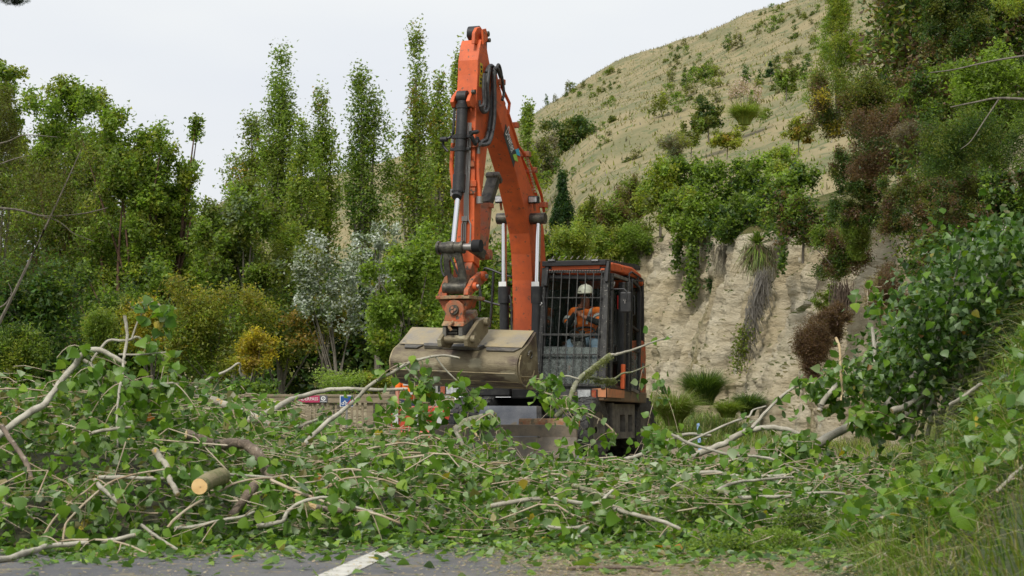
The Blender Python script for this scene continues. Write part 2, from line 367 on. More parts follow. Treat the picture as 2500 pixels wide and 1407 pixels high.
# ---------------------------------------------------------------- materials of the machine
m_or = mat('orange_paint', (.64, .115, .026), (.40, .075, .026), scale=4.5, rough=.55, lo=.42, hi=.78, bump=.12, bscale=30, c3=(.20, .075, .035), s3=17, t3=.63)
m_or_d = mat('muddy_orange_paint', (.52, .09, .022), (.26, .12, .06), scale=5, rough=.65, bump=.3, bscale=40, c3=(.09, .06, .04), s3=14, t3=.58)
m_pink = mat('scuffed_orange_paint', (.46, .12, .05), (.30, .15, .09), scale=7, rough=.7, bump=.3, bscale=50, c3=(.10, .07, .055), s3=12, t3=.58)
m_bk = mat('black_paint', (.016, .016, .017), (.05, .048, .044), scale=9, rough=.5, bump=.15, bscale=60, lo=.5, hi=.8)
m_bk_m = mat('mud_splashed_black', (.018, .018, .018), (.05, .05, .046), scale=12, rough=.6, bump=.2, bscale=60, c3=(.22, .21, .18), s3=42, t3=.62)
m_grey = mat('worn_grey_steel', (.085, .08, .07), (.16, .145, .115), scale=8, rough=.5, metal=.35, bump=.3, bscale=50, c3=(.05, .045, .04), s3=10)
m_dk = mat('dark_greasy_steel', (.045, .042, .036), (.12, .11, .085), scale=9, rough=.4, metal=.5, bump=.3, bscale=40)
m_chr = mat('chrome_rod', (.75, .75, .76), rough=.14, metal=1)
m_pipe = mat('steel_pipe', (.32, .30, .28), rough=.4, metal=.7)
m_hose = mat('rubber_hose', (.028, .028, .03), (.06, .06, .058), scale=20, rough=.55)
m_mud = mat('muddy_bucket_steel', (.21, .175, .105), (.085, .06, .042), scale=3.0, rough=.55, metal=.25, bump=.5, bscale=40, lo=.45, hi=.62, c3=(.31, .275, .18), s3=4, t3=.58, stretch=(.6, 1, 1.6))
m_top = mat('tan_mud_wet', (.34, .275, .15), (.21, .20, .185), scale=1.6, rough=.4, lo=.50, hi=.70, bump=.4, bscale=30, c3=(.10, .10, .095), s3=3, t3=.62)
m_tan = mat('mud_caked_orange', (.33, .235, .13), (.30, .10, .04), scale=6, rough=.75, bump=.6, bscale=40, c3=(.16, .13, .08), s3=14, t3=.55)
m_tyre = mat('tyre_rubber', (.022, .022, .023), (.06, .06, .056), scale=18, rough=.8, bump=.4, bscale=50, c3=(.30, .27, .21), s3=60, t3=.66)
m_blade = mat('worn_blade_steel', (.19, .20, .215), (.30, .30, .30), scale=3, rough=.42, metal=.5, bump=.3, bscale=60, c3=(.34, .27, .17), s3=3, t3=.6)
m_dust = mat('dusty_panel', (.175, .165, .14), (.09, .085, .075), scale=7, rough=.85, bump=.3)
m_skirt = mat('dirty_tan_skirt', (.10, .088, .062), (.20, .13, .075), scale=4, rough=.6, bump=.3, c3=(.05, .045, .035), s3=9)
m_skirt_o = mat('faded_orange_tape', (.55, .22, .10), (.42, .20, .10), scale=9, rough=.6)
m_ye = mat('yellow_decal', (.55, .42, .02), (.40, .32, .03), scale=12, rough=.5)
m_wh = mat('white_lettering', (.8, .8, .78), rough=.5)
m_blk = mat('flat_black', (.008, .008, .009), rough=.8)
m_lens = mat('lamp_lens', (.62, .63, .63), (.35, .36, .36), scale=22, rough=.15, metal=.3)
m_amber = mat('red_amber_lens', (.28, .05, .03), (.35, .12, .05), scale=20, rough=.25)
m_red = mat('red_plastic', (.5, .02, .02), rough=.4)
m_seat = mat('dark_seat_cloth', (.02, .02, .022), rough=.9)
def glass(name, tint, alpha, dirt=None):
    m = bpy.data.materials.new(name); m.use_nodes = True; t = m.node_tree; n = t.nodes; l = t.links
    b = n['Principled BSDF']; b.inputs['Base Color'].default_value = (*tint, 1); b.inputs['Roughness'].default_value = .08
    tr = n.new('ShaderNodeBsdfTransparent'); tr.inputs[0].default_value = (.95, .97, .95, 1); ms = n.new('ShaderNodeMixShader'); ms.inputs[0].default_value = alpha
    l.new(tr.outputs[0], ms.inputs[1]); l.new(b.outputs[0], ms.inputs[2]); l.new(ms.outputs[0], n['Material Output'].inputs[0])
    if dirt:
        b.inputs['Roughness'].default_value = .5
        tc = n.new('ShaderNodeTexCoord'); z = n.new('ShaderNodeTexNoise'); z.inputs['Scale'].default_value = 22; z.inputs['Detail'].default_value = 9; z.inputs['Roughness'].default_value = .75
        r = n.new('ShaderNodeValToRGB'); r.color_ramp.elements[0].position = .42; r.color_ramp.elements[0].color = (.25,)*3+(1,); r.color_ramp.elements[1].position = .62; r.color_ramp.elements[1].color = (.95,)*3+(1,)
        l.new(tc.outputs['Object'], z.inputs[0]); l.new(z.outputs[0], r.inputs[0]); l.new(r.outputs[0], ms.inputs[0])
    return m
m_gl = glass('cab_glass', (.02, .03, .025), .05)
m_gl2 = glass('darkened_glass', (.01, .018, .012), .94)  # near-black panes, coloured to keep the view through the cab dim
m_gld = glass('mud_spattered_glass', (.13, .15, .14), .5, True)

# ---------------------------------------------------------------- excavator, machine frame: x = towards its left side, y = backwards, z = up
EO = Vector((.73, 33.0, 0)); TH = R(-22); ct, st = math.cos(TH), math.sin(TH)
def toworld(p): return Vector((EO.x+ct*p[0]-st*p[1], EO.y+st*p[0]+ct*p[1], p[2]))
def S(px, py, lx):
    """point of the machine's vertical plane x = lx"""
    dx = (px-1250)/F; t = (lx+ct*EO.x+st*EO.y)/(ct*dx+st)
    X_, Y_ = dx*t-EO.x, t-EO.y
    return Vector((lx, -st*X_+ct*Y_, CH+(HZ-py)/F*t))
def Sy(px, py, ly):
    dx = (px-1250)/F; t = (ly-st*EO.x+ct*EO.y)/(-st*dx+ct)
    X_, Y_ = dx*t-EO.x, t-EO.y
    return Vector((ct*X_+st*Y_, ly, CH+(HZ-py)/F*t))
def yz(px, py, lx): p = S(px, py, lx); return (p.y, p.z)
ex = empty('wheeled_excavator', EO, TH)
tag(ex, 'orange wheeled excavator with raised boom and muddy tilted bucket behind the branches', 'excavator')
BC = -.20       # boom plane
def onsp(o): return o
# --- boom
BL = BC+.165
pts = [yz(*q, BL) for q in [(1299, 900), (1301, 810), (1300, 684), (1297, 620), (1292, 570), (1281, 516), (1260, 425), (1240, 358), (1222, 300), (1203, 235), (1191, 196), (1187, 176),
                            (1193, 160), (1203, 158), (1214, 180), (1227, 236), (1239, 268), (1256, 326), (1273, 385), (1290, 436), (1304, 474), (1318, 512), (1328, 560), (1333, 640), (1340, 800), (1343, 900)]]
boom = MB().prism(pts, BC-.165, BL).build('boom', m_or, ex, bevel=.012)
# weld seams and side patch
for q in [((1249, 693), (1301, 695)), ((1222, 436), (1262, 437))]:
    a = S(*q[0], BC-.15); b_ = S(*q[1], BL-.015)
    MB().bar((BC-.16, b_.y-.012, b_.z), (BL-.004, b_.y-.012, b_.z), .02, .014).build('weld_seam', m_or_d, boom)
def on_side(poly, lx, m, name, parent, th=.004):
    pp = [S(x, y, lx) for x, y in poly]
    return MB().prism_dir(pp, (th, 0, 0)).build(name, m, parent)
decal = on_side([(1234.5, 303), (1229.5, 331), (1254, 409), (1260.5, 378)], BL+.003, mat('dark_grey_decal', (.035, .04, .038), rough=.5), 'name_plate', boom)
a = S(1233.5, 326, BL+.009); b_ = S(1254.5, 392, BL+.009); ux = (b_-a).normalized(); uy = Vector((0, 1, 0)); uy = (uy-ux*uy.dot(ux)).normalized()
if uy.y < 0: uy = -uy
text_poly('Downer', a, ux, uy, .19, 'lettering', m_wh, decal, length=(b_-a).length*.78)
c1 = a+ux*(b_-a).length*.82
for k, (col, off) in enumerate([((.05, .45, .65), .15), ((.35, .6, .08), .02)]):
    q = c1+uy*off
    MB().prism_dir([q, q+ux*.10+uy*.0, q+ux*.2+uy*.10, q+ux*.07+uy*.12], (.003, 0, 0)).build('logo_stripe', mat('logo_blue' if k == 0 else 'logo_green', col, rough=.5), decal)
# steel lines along the back edge of the boom
for off in (.03, .10):
    lx = BL-.02-off
    pl = [S(*q, BL) for q in [(1217, 188), (1221, 215), (1240, 255), (1237, 280), (1262, 360), (1283, 388), (1301, 430), (1318, 478), (1325, 520)]]
    pl = [Vector((BL+.04-off*1.2, p.y+.05, p.z+.02)) for p in pl]
    MB().tube(pl, .024, 8).build('hydraulic_pipe', m_or, boom, smooth=True)
for q in [(1217, 200), (1251, 305), (1280, 376), (1296, 415), (1322, 500)]:
    p = S(*q, BL); MB().box(BL-.13, BL+.075, p.y-.0, p.y+.10, p.z-.04, p.z+.04).build('pipe_clamp', m_or_d, boom, bevel=.008)
# chain hanging at the boom edge
mb = MB()
for k in range(14):
    p = S(1283+k*1.6, 386+k*6.3, BL); mb.box(BL+.01, BL+.035, p.y-.02, p.y+.02, p.z-.016, p.z+.012)
mb.build('chain', mat('rusty_chain', (.30, .2, .08), (.5, .45, .3), scale=30, rough=.6), boom)
# lift cylinders with black barrels
for s, lx in ((-1, BC-.30), (1, BC+.29)):
    top = S(1231 if s < 0 else 1315, 534, lx)
    mid = S(1231 if s < 0 else 1311, 705, lx); low = S(1232 if s < 0 else 1308, 850, lx)
    c = MB().cyl(mid, low, .072, 20).build('lift_cylinder', m_bk, ex, smooth=True)
    MB().cyl(top, mid+Vector((0, 0, -.05)), .040, 18).build('piston_rod', m_chr, c, smooth=True)
    MB().tube([mid+Vector((0, 0, .03)), mid+Vector((0, 0, -.22))], .092, 20).build('gland', m_bk, c, smooth=True)
    MB().box(mid.x-.06, mid.x+.06, mid.y-.075, mid.y-.065, mid.z+.03, mid.z+.10).build('data_plate', m_wh, c)
    hp = [Vector((mid.x+s*.0+.10, mid.y-.03, mid.z-.1)), Vector((mid.x+.13, mid.y-.03, mid.z-.28)), Vector((mid.x+.12, mid.y, mid.z-.8))]
    MB().tube(hp, .016, 8, per=4).build('hose', m_hose, c, smooth=True)
    pin = MB().cyl((BC, top.y, top.z), (top.x+s*.11, top.y, top.z), .085, 20).build('lift_pin', m_dk, ex, smooth=True)
# work lamps on the boom
for (x, y, lx, w) in ((1221, 487, BC-.30, .15), (1303, 488, BC+.24, .155)):
    p = S(x, y, lx); lb = MB().box(p.x-w/2, p.x+w/2, p.y-.04, p.y+.06, p.z-.055, p.z+.055).build('work_lamp', m_bk, ex, bevel=.012)
    MB().box(p.x-w/2+.015, p.x+w/2-.015, p.y-.05, p.y-.042, p.z-.04, p.z+.04).build('lens', m_lens, lb, bevel=.004)
    MB().bar((p.x, p.y+.02, p.z-.05), (p.x, p.y+.05, p.z-.16), .03).build('bracket', m_or_d, lb)
# --- stick (dipper arm)
SL = BC+.155
front = [(1176, 96), (1173, 107), (1167, 146), (1166, 182), (1163, 242), (1160, 330), (1158, 500), (1157, 640)]
back = [(1171, 655), (1173, 600), (1174, 500), (1186, 400), (1194, 330), (1203, 262), (1207, 215), (1203, 182), (1195, 150), (1187, 104)]
pts = [yz(*q, SL) for q in front+back]
stick = MB().prism(pts, BC-.155, SL).build('dipper_arm', m_or, ex, bevel=.014)
for sx in (-.10, .075):       # ribs on the front face
    pr = [yz(*q, BC) for q in [(1160, 128), (1149, 150), (1146, 200), (1143, 245), (1150, 245), (1156, 150)]]
    MB().prism([(y-.02, z) for y, z in pr], BC+sx, BC+sx+.03).build('rib', m_or, stick, bevel=.006)
for sx in (-.155, .06):       # ears at the top with the rod eye between
    pr = [yz(*q, BC+sx) for q in [(1150, 108), (1152, 80), (1158, 68), (1166, 66), (1172, 76), (1174, 108)]]
    MB().prism(pr, BC+sx, BC+sx+.05).build('top_ear', m_or, stick, bevel=.01)
p = S(1162, 82, BC); MB().cyl((BC-.10, p.y, p.z), (BC+.055, p.y, p.z), .105, 22).build('rod_eye', m_bk, stick, smooth=True)
MB().box(BC-.10, BC+.055, p.y-.03, p.y+.28, p.z-.2, p.z).build('rod_end', m_blk, stick)
MB().cyl((BC-.13, p.y, p.z-.02), (BC+.20, p.y, p.z-.02), .04, 14).build('pin', m_dk, stick, smooth=True)
p = S(1189, 99, SL); MB().cyl((SL-.02, p.y, p.z), (SL+.05, p.y, p.z), .03, 10).build('bolt', m_dk, stick)
pr = [yz(*q, SL+.03) for q in [(1180, 108), (1178, 72), (1186, 70), (1191, 90), (1189, 100)]]
MB().prism(pr, SL+.01, SL+.035).build('keeper_plate', m_or, stick)
for sx in (-.155, .09):       # ears holding the bucket cylinder
    pr = [yz(*q, BC) for q in [(1143, 215), (1128, 235), (1124, 248), (1128, 262), (1136, 266), (1144, 262)]]
    MB().prism([(y-.02, z) for y, z in pr], BC+sx, BC+sx+.055).build('cylinder_ear', m_or, stick, bevel=.01)
p = S(1162, 228, SL); MB().cyl((SL-.01, p.y-.12, p.z), (SL+.04, p.y-.12, p.z), .035, 10).build('bolt', m_dk, stick)
# yellow decal with black symbols
dc = on_side([(1172, 153), (1178, 157), (1178.5, 186), (1172, 181)], SL+.002, m_ye, 'warning_decal', stick)
dc2 = on_side([(1171, 183), (1178, 189), (1176, 215), (1170, 211)], SL+.002, m_ye, 'warning_decal', stick)
for (x0, y0, x1, y1) in ((1173.5, 160, 1177, 166), (1173.5, 170, 1177, 176), (1172.5, 190, 1176, 196), (1172, 200, 1175.5, 205)):
    on_side([(x0, y0), (x1, y0+2), (x1, y1+2), (x0, y1)], SL+.007, m_blk, 'symbol', dc, .002)
# bucket cylinder in front of the stick
fr = BC
t0 = S(1134, 238, fr); t1 = S(1124, 470, fr); t2 = S(1119, 483, fr); t3 = S(1111, 600, fr)
for q in (t0, t1, t2, t3): q.y -= .06
bc = MB().cyl(t0+(t1-t0)*.05, t1, .078, 22).build('bucket_cylinder', m_bk, ex, smooth=True)
MB().cyl(t1+(t0-t1)*.18, t1, .092, 22).build('gland', m_bk, bc, smooth=True)
MB().cyl(t1, t1+(t2-t1)*1.0, .07, 18).build('gland_cap', m_bk, bc, smooth=True)
MB().cyl(t1, t3, .039, 18).build('piston_rod', m_chr, bc, smooth=True)
MB().cyl((BC-.07, t0.y, t0.z), (BC+.07, t0.y, t0.z), .085, 18).build('cylinder_eye', m_bk, bc, smooth=True)
for k in range(9):
    a_ = math.pi*k/8; q = t1+Vector((math.cos(a_)*.09, -math.sin(a_)*.09, .02)); MB().cyl(q, q+Vector((0, 0, -.03)), .012, 6).build('bolt', m_bk, bc)
for f_ in (.10, .42, .55):
    q = t0+(t1-t0)*f_; MB().cyl(q+Vector((0, 0, .03)), q-Vector((0, 0, .03)), .094, 20).build('clamp', m_bk, bc, smooth=True)
    MB().box(q.x-.16, q.x+.14, q.y-.01, q.y+.05, q.z-.02, q.z+.02).build('clamp_lug', m_bk, bc, bevel=.005)
q = t0+(t1-t0)*.1; w = t0+(t1-t0)*.42
MB().tube([q+Vector((-.12, .0, 0)), w+Vector((-.12, 0, .1)), w+Vector((-.16, 0, .0)), w+Vector((-.25, -.02, -.03)), w+Vector((-.27, 0, -.12)), w+Vector((-.2, 0, -.2))], .018, 8, per=4).build('hose', m_bk, bc, smooth=True)
MB().tube([w+Vector((-.3, -.03, -.03)), w+Vector((-.2, -.03, -.03))], .035, 10).build('hose_fitting', m_bk, bc, smooth=True)
# pipes down the front face of the stick
for i, (x0, x1, xb) in enumerate([(1139, 1134, 1128), (1143, 1137, 1133), (1147, 1140, 1137), (1150, 1143, 1149)]):
    lx = BC-.03+i*.03
    pl = []
    for (x, y) in [(x0, 300), (x0-3, 400), (x1, 480), (x1, 535), (xb, 548), (xb-1, 596)]:
        q = Sy(x, y, 0); r_ = S(1158, y, SL).y; q = Sy(x, y, r_-.02); pl.append(q)
    MB().tube(pl, .011, 6).build('hydraulic_pipe', m_pipe, stick, smooth=True)
for y in (535,):
    r_ = S(1158, y, SL).y; a_ = Sy(1128, y, r_-.03); b_ = Sy(1142, y, r_-.03); MB().box(a_.x, b_.x, r_-.05, r_, a_.z-.035, a_.z+.035).build('pipe_clamp', m_pipe, stick, bevel=.005)
for (x0, y0, x1, y1, w) in ((1106, 350, 1108, 462, .03), (1168, 376, 1171, 480, .028)):
    ry = S(1160, 400, SL).y
    a_ = Sy(x0, y0, ry-.02 if x0 < 1130 else ry+.03); b_ = Sy(x1, y1, a_.y)
    MB().tube([a_, (a_+b_)*.5+Vector((-.03 if x0 < 1130 else -.015, 0, 0)), b_], w, 10, per=4).build('hydraulic_pipe', m_or, stick, smooth=True)
    MB().tube([a_, a_+Vector((0, 0, .12))], .026, 10).build('pipe_union', m_pipe, stick, smooth=True)
    MB().tube([b_, b_-Vector((0, 0, .1))], .05, 10).build('valve', m_pipe, stick, smooth=True)
for (x, y) in ((1160, 352), (1152, 400), (1157, 448), (1155, 466), (1151, 350)):
    r_ = S(1160, y, SL).y; q = Sy(x, y, r_-.025); MB().box(q.x-.05, q.x+.04, r_-.045, r_-.002, q.z-.045, q.z+.04).build('bracket', m_or_d, stick, bevel=.005)
# big hose loops beside the stick
hoses = [[(1187, 178), (1193, 164), (1201, 161), (1205, 175), (1200, 240), (1196, 300), (1186, 345), (1172, 350), (1165, 338)],
         [(1209, 180), (1213, 168), (1221, 172), (1222, 190)],
         [(1222, 188), (1214, 168), (1207, 175), (1208, 240), (1206, 300), (1196, 345), (1182, 354), (1172, 352)],
         [(1188, 180), (1186, 220), (1184, 262), (1178, 272), (1172, 262), (1171, 245)],
         [(1195, 165), (1190, 210), (1192, 262), (1180, 274), (1174, 258)],
         [(1213, 165), (1217, 158), (1222, 170), (1228, 205), (1230, 230), (1226, 245)],
         [(1204, 168), (1202, 220), (1203, 290), (1192, 335), (1178, 345), (1170, 352)],
         [(1182, 180), (1180, 215), (1181, 250), (1176, 262)]]
for i, h in enumerate(hoses):
    pl = []
    for x, y in h:
        q = S(x, y, SL+.05+.03*(i % 3)); pl.append(q)
    MB().tube(pl, .021 if i in (3, 5, 7) else .027, 10, per=6).build('hydraulic_hose', m_hose, ex, smooth=True)
for (x0, y0, x1, y1) in ((1148, 325, 1165, 322), (1150, 331, 1160, 350), (1165, 338, 1160, 352)):
    a_ = S(x0, y0, SL+.01); b_ = S(x1, y1, SL+.06); MB().tube([Sy(x0, y0, a_.y-.04), b_], .03, 10).build('hose_fitting', m_bk, stick, smooth=True)
# hydraulic thumb folded under the stick
a_ = S(1207, 432, BC+.02); b_ = S(1186, 500, BC+.02); c_ = S(1176, 612, BC+.02)
th = MB().bar(a_, b_, .17, .13, (0, 1, 0)).build('thumb_arm', m_dk, ex, bevel=.015)
MB().bar(a_+(a_-b_)*.04, a_+(b_-a_)*.12, .22, .20, (0, 1, 0)).build('end_cap', m_grey, th, bevel=.03)
MB().bar(b_+Vector((0, -.0, 0)), c_, .15, .14, (0, 1, 0)).build('thumb_sleeve', m_pink, th, bevel=.012)
MB().bar(b_+Vector((0, 0, .02)), b_-Vector((0, 0, .05)), .19, .17, (0, 1, 0)).build('collar', m_pink, th, bevel=.008)
q = S(1181, 622, BC+.05); MB().cyl((q.x-.16, q.y, q.z), (q.x+.11, q.y, q.z), .075, 16).build('thumb_pin', m_pink, th, smooth=True)
pr = [yz(*q2, BC+.1) for q2 in [(1172, 560), (1186, 585), (1190, 625), (1182, 636), (1172, 630)]]
MB().prism(pr, BC+.05, BC+.09).build('thumb_bracket', m_pink, th, bevel=.006)
# --- linkage below the stick
pr = [yz(*q, SL) for q in [(1157, 640), (1171, 650), (1167, 690), (1158, 712), (1150, 705), (1152, 660)]]
MB().prism(pr, BC-.13, SL-.02).build('dipper_nose', m_or_d, ex, bevel=.01)
lk = empty('linkage', (0, 0, 0)); bpy.data.objects.remove(lk)
uy_ = t3.y
pin_c = Vector((BC, t3.y, t3.z-.03))
lp = MB().lathe([(.0, -.235), (.095, -.235), (.095, -.20), (.075, -.195), (.075, -.09), (.088, -.085), (.088, .02), (.075, .03), (.075, .12), (.092, .125), (.092, .16), (0, .16)], pin_c, 'x', 24).build('link_pin_barrel', m_dk, ex, smooth=True)
MB().cyl((pin_c.x+.16, pin_c.y, pin_c.z), (pin_c.x+.30, pin_c.y, pin_c.z), .05, 16).build('pin', m_pipe, lp, smooth=True)
MB().cyl((pin_c.x+.30, pin_c.y, pin_c.z+.01), (pin_c.x+.42, pin_c.y, pin_c.z+.01), .088, 18).build('pin_cap', m_blk, lp, smooth=True)
MB().bar((pin_c.x+.24, pin_c.y, pin_c.z+.02), (pin_c.x+.34, pin_c.y+.30, pin_c.z-.10), .06, .14).build('side_link', m_dk, lp, bevel=.01)
lb_c = Vector((Sy(1111, 703, pin_c.y).x, pin_c.y+.05, Z(703, 29.7)))
def ring(zc, hw, yo): return zc
tl, tr_ = pin_c+Vector((-.15, -.02, -.05)), pin_c+Vector((.11, -.02, -.05))
bl, br = lb_c+Vector((-.17, -.02, .05)), lb_c+Vector((.17, -.02, .05))
hb = MB()
def quad(a, b, c, d, th=.06): hb.prism_dir([a, b, c, d], (0, th, 0))
W = lambda s, t: tl+(tr_-tl)*s+((bl+(br-bl)*s)-(tl+(tr_-tl)*s))*t
quad(W(0, 0), W(0, 1), W(.30, 1), W(.28, 0)); quad(W(.66, 0), W(.70, 1), W(1, 1), W(1, 0))
quad(W(.28, 0), W(.285, .18), W(.665, .18), W(.66, 0)); quad(W(.30, .80), W(.30, 1), W(.70, 1), W(.69, .80))
quad(W(.285, .18), W(.285, .34), W(.40, .18), W(.38, .18)); quad(W(.60, .18), W(.67, .34), W(.665, .18), W(.63, .18))
quad(W(.30, .66), W(.30, .8), W(.40, .8), W(.36, .74)); quad(W(.69, .66), W(.63, .74), W(.60, .8), W(.69, .8))
hb.build('h_link', m_dk, ex, bevel=.012)
MB().cyl(lb_c+Vector((-.19, 0, 0)), lb_c+Vector((.17, 0, 0)), .085, 22).build('lower_pin_barrel', m_dk, ex, smooth=True)
MB().tube([W(.5, .15)+Vector((-.02, -.03, 0)), W(.55, .4)+Vector((0, -.02, 0)), W(.62, .7)+Vector((0, .02, 0))], .016, 8, per=4).build('hose', m_hose, ex, smooth=True)
MB().tube([pin_c+Vector((-.17, 0, -.08)), W(-.13, .3), W(-.1, .6), W(.0, .75)], .016, 8, per=4).build('hose', m_hose, ex, smooth=True)
# --- tilt hitch
hy = lb_c.y
for s, poly in ((-1, [(1069, 716), (1067, 724), (1074, 727), (1090, 724), (1093, 690), (1091, 672), (1084, 678)]),
                (1, [(1135, 708), (1134, 721), (1144, 722), (1153, 712), (1176, 690), (1184, 672), (1180, 664), (1168, 664), (1150, 680)])):
    hyp = hy-.05
    if s < 0:
        pp = [Sy(x, y, hyp) for x, y in poly]; MB().prism_dir(pp, (0, .10, 0)).build('hitch_side_plate', m_or_d, ex, bevel=.01)
    else:
        lx = Sy(1140, 715, hyp).x
        pr = [yz(x, y, lx) for x, y in poly]; MB().prism(pr, lx-.02, lx+.05).build('hitch_side_plate', m_or_d, ex, bevel=.012)
        for (x, y, rr) in ((1178, 675, .07), (1157, 700, .06)):
            q = S(x, y, lx+.05); b2 = MB().cyl((q.x-.03, q.y, q.z), (q.x+.05, q.y, q.z), rr, 18).build('hitch_pin', m_or, ex, smooth=True)
            MB().cyl((q.x+.05, q.y, q.z), (q.x+.08, q.y, q.z), rr*.5, 6).build('nut', m_pipe, b2)
a_ = Sy(1066, 728, hy-.08); b_ = Sy(1148, 728, hy-.08)
MB().box(a_.x, b_.x, hy-.12, hy+.45, a_.z-.02, a_.z+.03).build('hitch_deck', m_tan, ex, bevel=.01)
a_ = Sy(1073, 733, hy); MB().hexa([Sy(1083, 760, hy-.02), Sy(1136, 760, hy-.02), Sy(1160, 752, hy+.4), Sy(1100, 752, hy+.4)], [Sy(1070, 733, hy-.05), Sy(1146, 733, hy-.05), Sy(1166, 728, hy+.4), Sy(1095, 728, hy+.4)]).build('tilt_housing', m_or_d, ex, bevel=.01)
q = Sy(1108, 757, hy-.12)
fp = []
for x, y in [(1083, 785), (1086, 770), (1084, 757), (1088, 743), (1097, 734), (1108, 731), (1120, 734), (1129, 744), (1132, 757), (1129, 770), (1133, 787)]: fp.append(Sy(x, y, hy-.10))
tf = MB().prism_dir(fp, (0, .10, 0)).build('tilt_front_plate', m_or_d, ex, bevel=.012)
MB().lathe([(.0, -.02), (.066, -.02), (.072, 0), (.072, .03)], (q.x, q.y+.0, q.z), 'y', 26).build('tilt_hub', m_dk, tf, smooth=True)
for k in range(3):
    a2 = k*2.1; MB().lathe([(0, -.035), (.02, -.035), (.026, -.01)], (q.x+math.cos(a2)*.03, q.y, q.z+math.sin(a2)*.03), 'y', 10).build('hub_boss', m_pink, tf, smooth=True)
# lower coupler: flared tan top plate, open box end, long side beam
cp = MB().hexa([Sy(1077, 796, hy-.16), Sy(1131, 797, hy-.16), Sy(1168, 770, hy+.55), Sy(1120, 770, hy+.55)], [Sy(1083, 784, hy-.10), Sy(1132, 786, hy-.10), Sy(1164, 756, hy+.55), Sy(1118, 756, hy+.55)]).build('coupler_top', m_tan, ex, bevel=.006)
for x0, x1 in ((1080, 1089), (1119, 1129)):
    MB().hexa([Sy(x0, 829, hy-.12), Sy(x1, 830, hy-.12), Sy(x1+40, 800, hy+.55), Sy(x0+40, 800, hy+.55)], [Sy(x0, 797, hy-.14), Sy(x1, 798, hy-.14), Sy(x1+38, 770, hy+.55), Sy(x0+38, 770, hy+.55)]).build('coupler_jaw', m_dust, ex, bevel=.008)
MB().hexa([Sy(1088, 826, hy-.02), Sy(1120, 827, hy-.02), Sy(1150, 800, hy+.5), Sy(1118, 800, hy+.5)], [Sy(1088, 800, hy-.02), Sy(1120, 800, hy-.02), Sy(1150, 772, hy+.5), Sy(1118, 772, hy+.5)]).build('coupler_core', m_blk, ex)
for y in (806, 813, 820): a_ = Sy(1092, y, hy-.06); b_ = Sy(1117, y, hy-.06); MB().bar(a_, b_, .03, .025).build('latch_bar', m_dk, ex)
pl = [Sy(1106, 786, hy-.14), Sy(1100, 792, hy-.2), Sy(1097, 799, hy-.21), Sy(1102, 807, hy-.2)]
MB().tube(pl, .022, 10, per=4).build('lifting_hook', m_tan, ex, smooth=True)
lx = Sy(1150, 800, hy+.1).x+.05
pr = [yz(x, y, lx) for x, y in [(1136, 846), (1134, 828), (1164, 783), (1180, 775), (1188, 790), (1186, 812), (1168, 835), (1158, 850)]]
MB().prism(pr, lx-.02, lx+.04).build('bucket_ear', m_mud, ex, bevel=.01)
MB().prism(pr, lx-.42, lx-.36).build('bucket_ear', m_mud, ex, bevel=.01)
for x, y, r_ in ((1182, 786, .06), (1150, 828, .055)):
    q = S(x, y, lx+.03); MB().cyl((q.x-.42, q.y, q.z), (q.x+.07, q.y, q.z), r_, 18).build('bucket_pin', m_mud, ex, smooth=True)
# --- bucket (rolled about its fore-and-aft axis)
x0, x1 = -1.28, .655
ZB = S(1280, 880, x1).z; yb0 = S(1280, 880, x1).y
root = bpy.data.objects.new('bucket', None); link(root, ex); bpy.data.objects.remove(root)
piv = Vector((x1, yb0, ZB)); rot = Matrix.Translation(piv) @ Matrix.Rotation(R(2.4), 4, 'Y') @ Matrix.Translation(-piv)
outl = [(1304, 811), (1290, 836), (1279, 850), (1268, 862), (1262, 878), (1260, 893), (1261, 908), (1265, 925), (1273, 938), (1284, 947), (1303, 952), (1322, 951)]
prf = smooth_path([(*yz(*q, x1), 0) for q in outl], 3)[:, :2]
th_ = .022; cen = prf.mean(0)
inn = prf+unit(cen-prf)*th_
loop = [tuple(q) for q in prf]+[tuple(q) for q in inn[::-1]]
b = MB().prism(loop, x0, x1); bu = b.build('bucket_shell', m_mud, ex, bevel=.004); bu.matrix_local = rot
# end plates
ep = [tuple(q) for q in prf]+[yz(1313, 905, x1), yz(1309, 860, x1)]
for xx, nm_ in ((x1, 1), (x0, 0)):
    e = MB().prism([(q[0]*1.0, q[1]) for q in ep], xx-.012, xx+.014).build('end_plate', m_mud if nm_ else m_top, bu, bevel=.004)
# wear rim on the visible end plate
rim = smooth_path([(x1+.02, *yz(x, y, x1)) for x, y in [(1268, 868), (1264, 895), (1268, 925), (1280, 943), (1290, 938), (1297, 925), (1302, 905)]], 5)
MB().tube(rim, .012, 6).build('weld_bead', m_top, bu, smooth=True)
MB().tube([(x1+.02, *yz(1272, 920, x1)), (x1+.02, *yz(1300, 921, x1))], .009, 6).build('weld_bead', m_top, bu)
hk = smooth_path([(x1+.025, *yz(x, y, x1)) for x, y in [(1285, 868), (1287, 860), (1292, 858), (1295, 866), (1292, 876)]], 5)
MB().tube(hk, .014, 8).build('end_hook', m_grey, bu, smooth=True)
a_ = S(1279, 931, x1+.018); text_poly('30R', a_, Vector((0, 1, 0)), Vector((0, 0, 1)), .055, 'lettering', m_top, bu, length=.30)
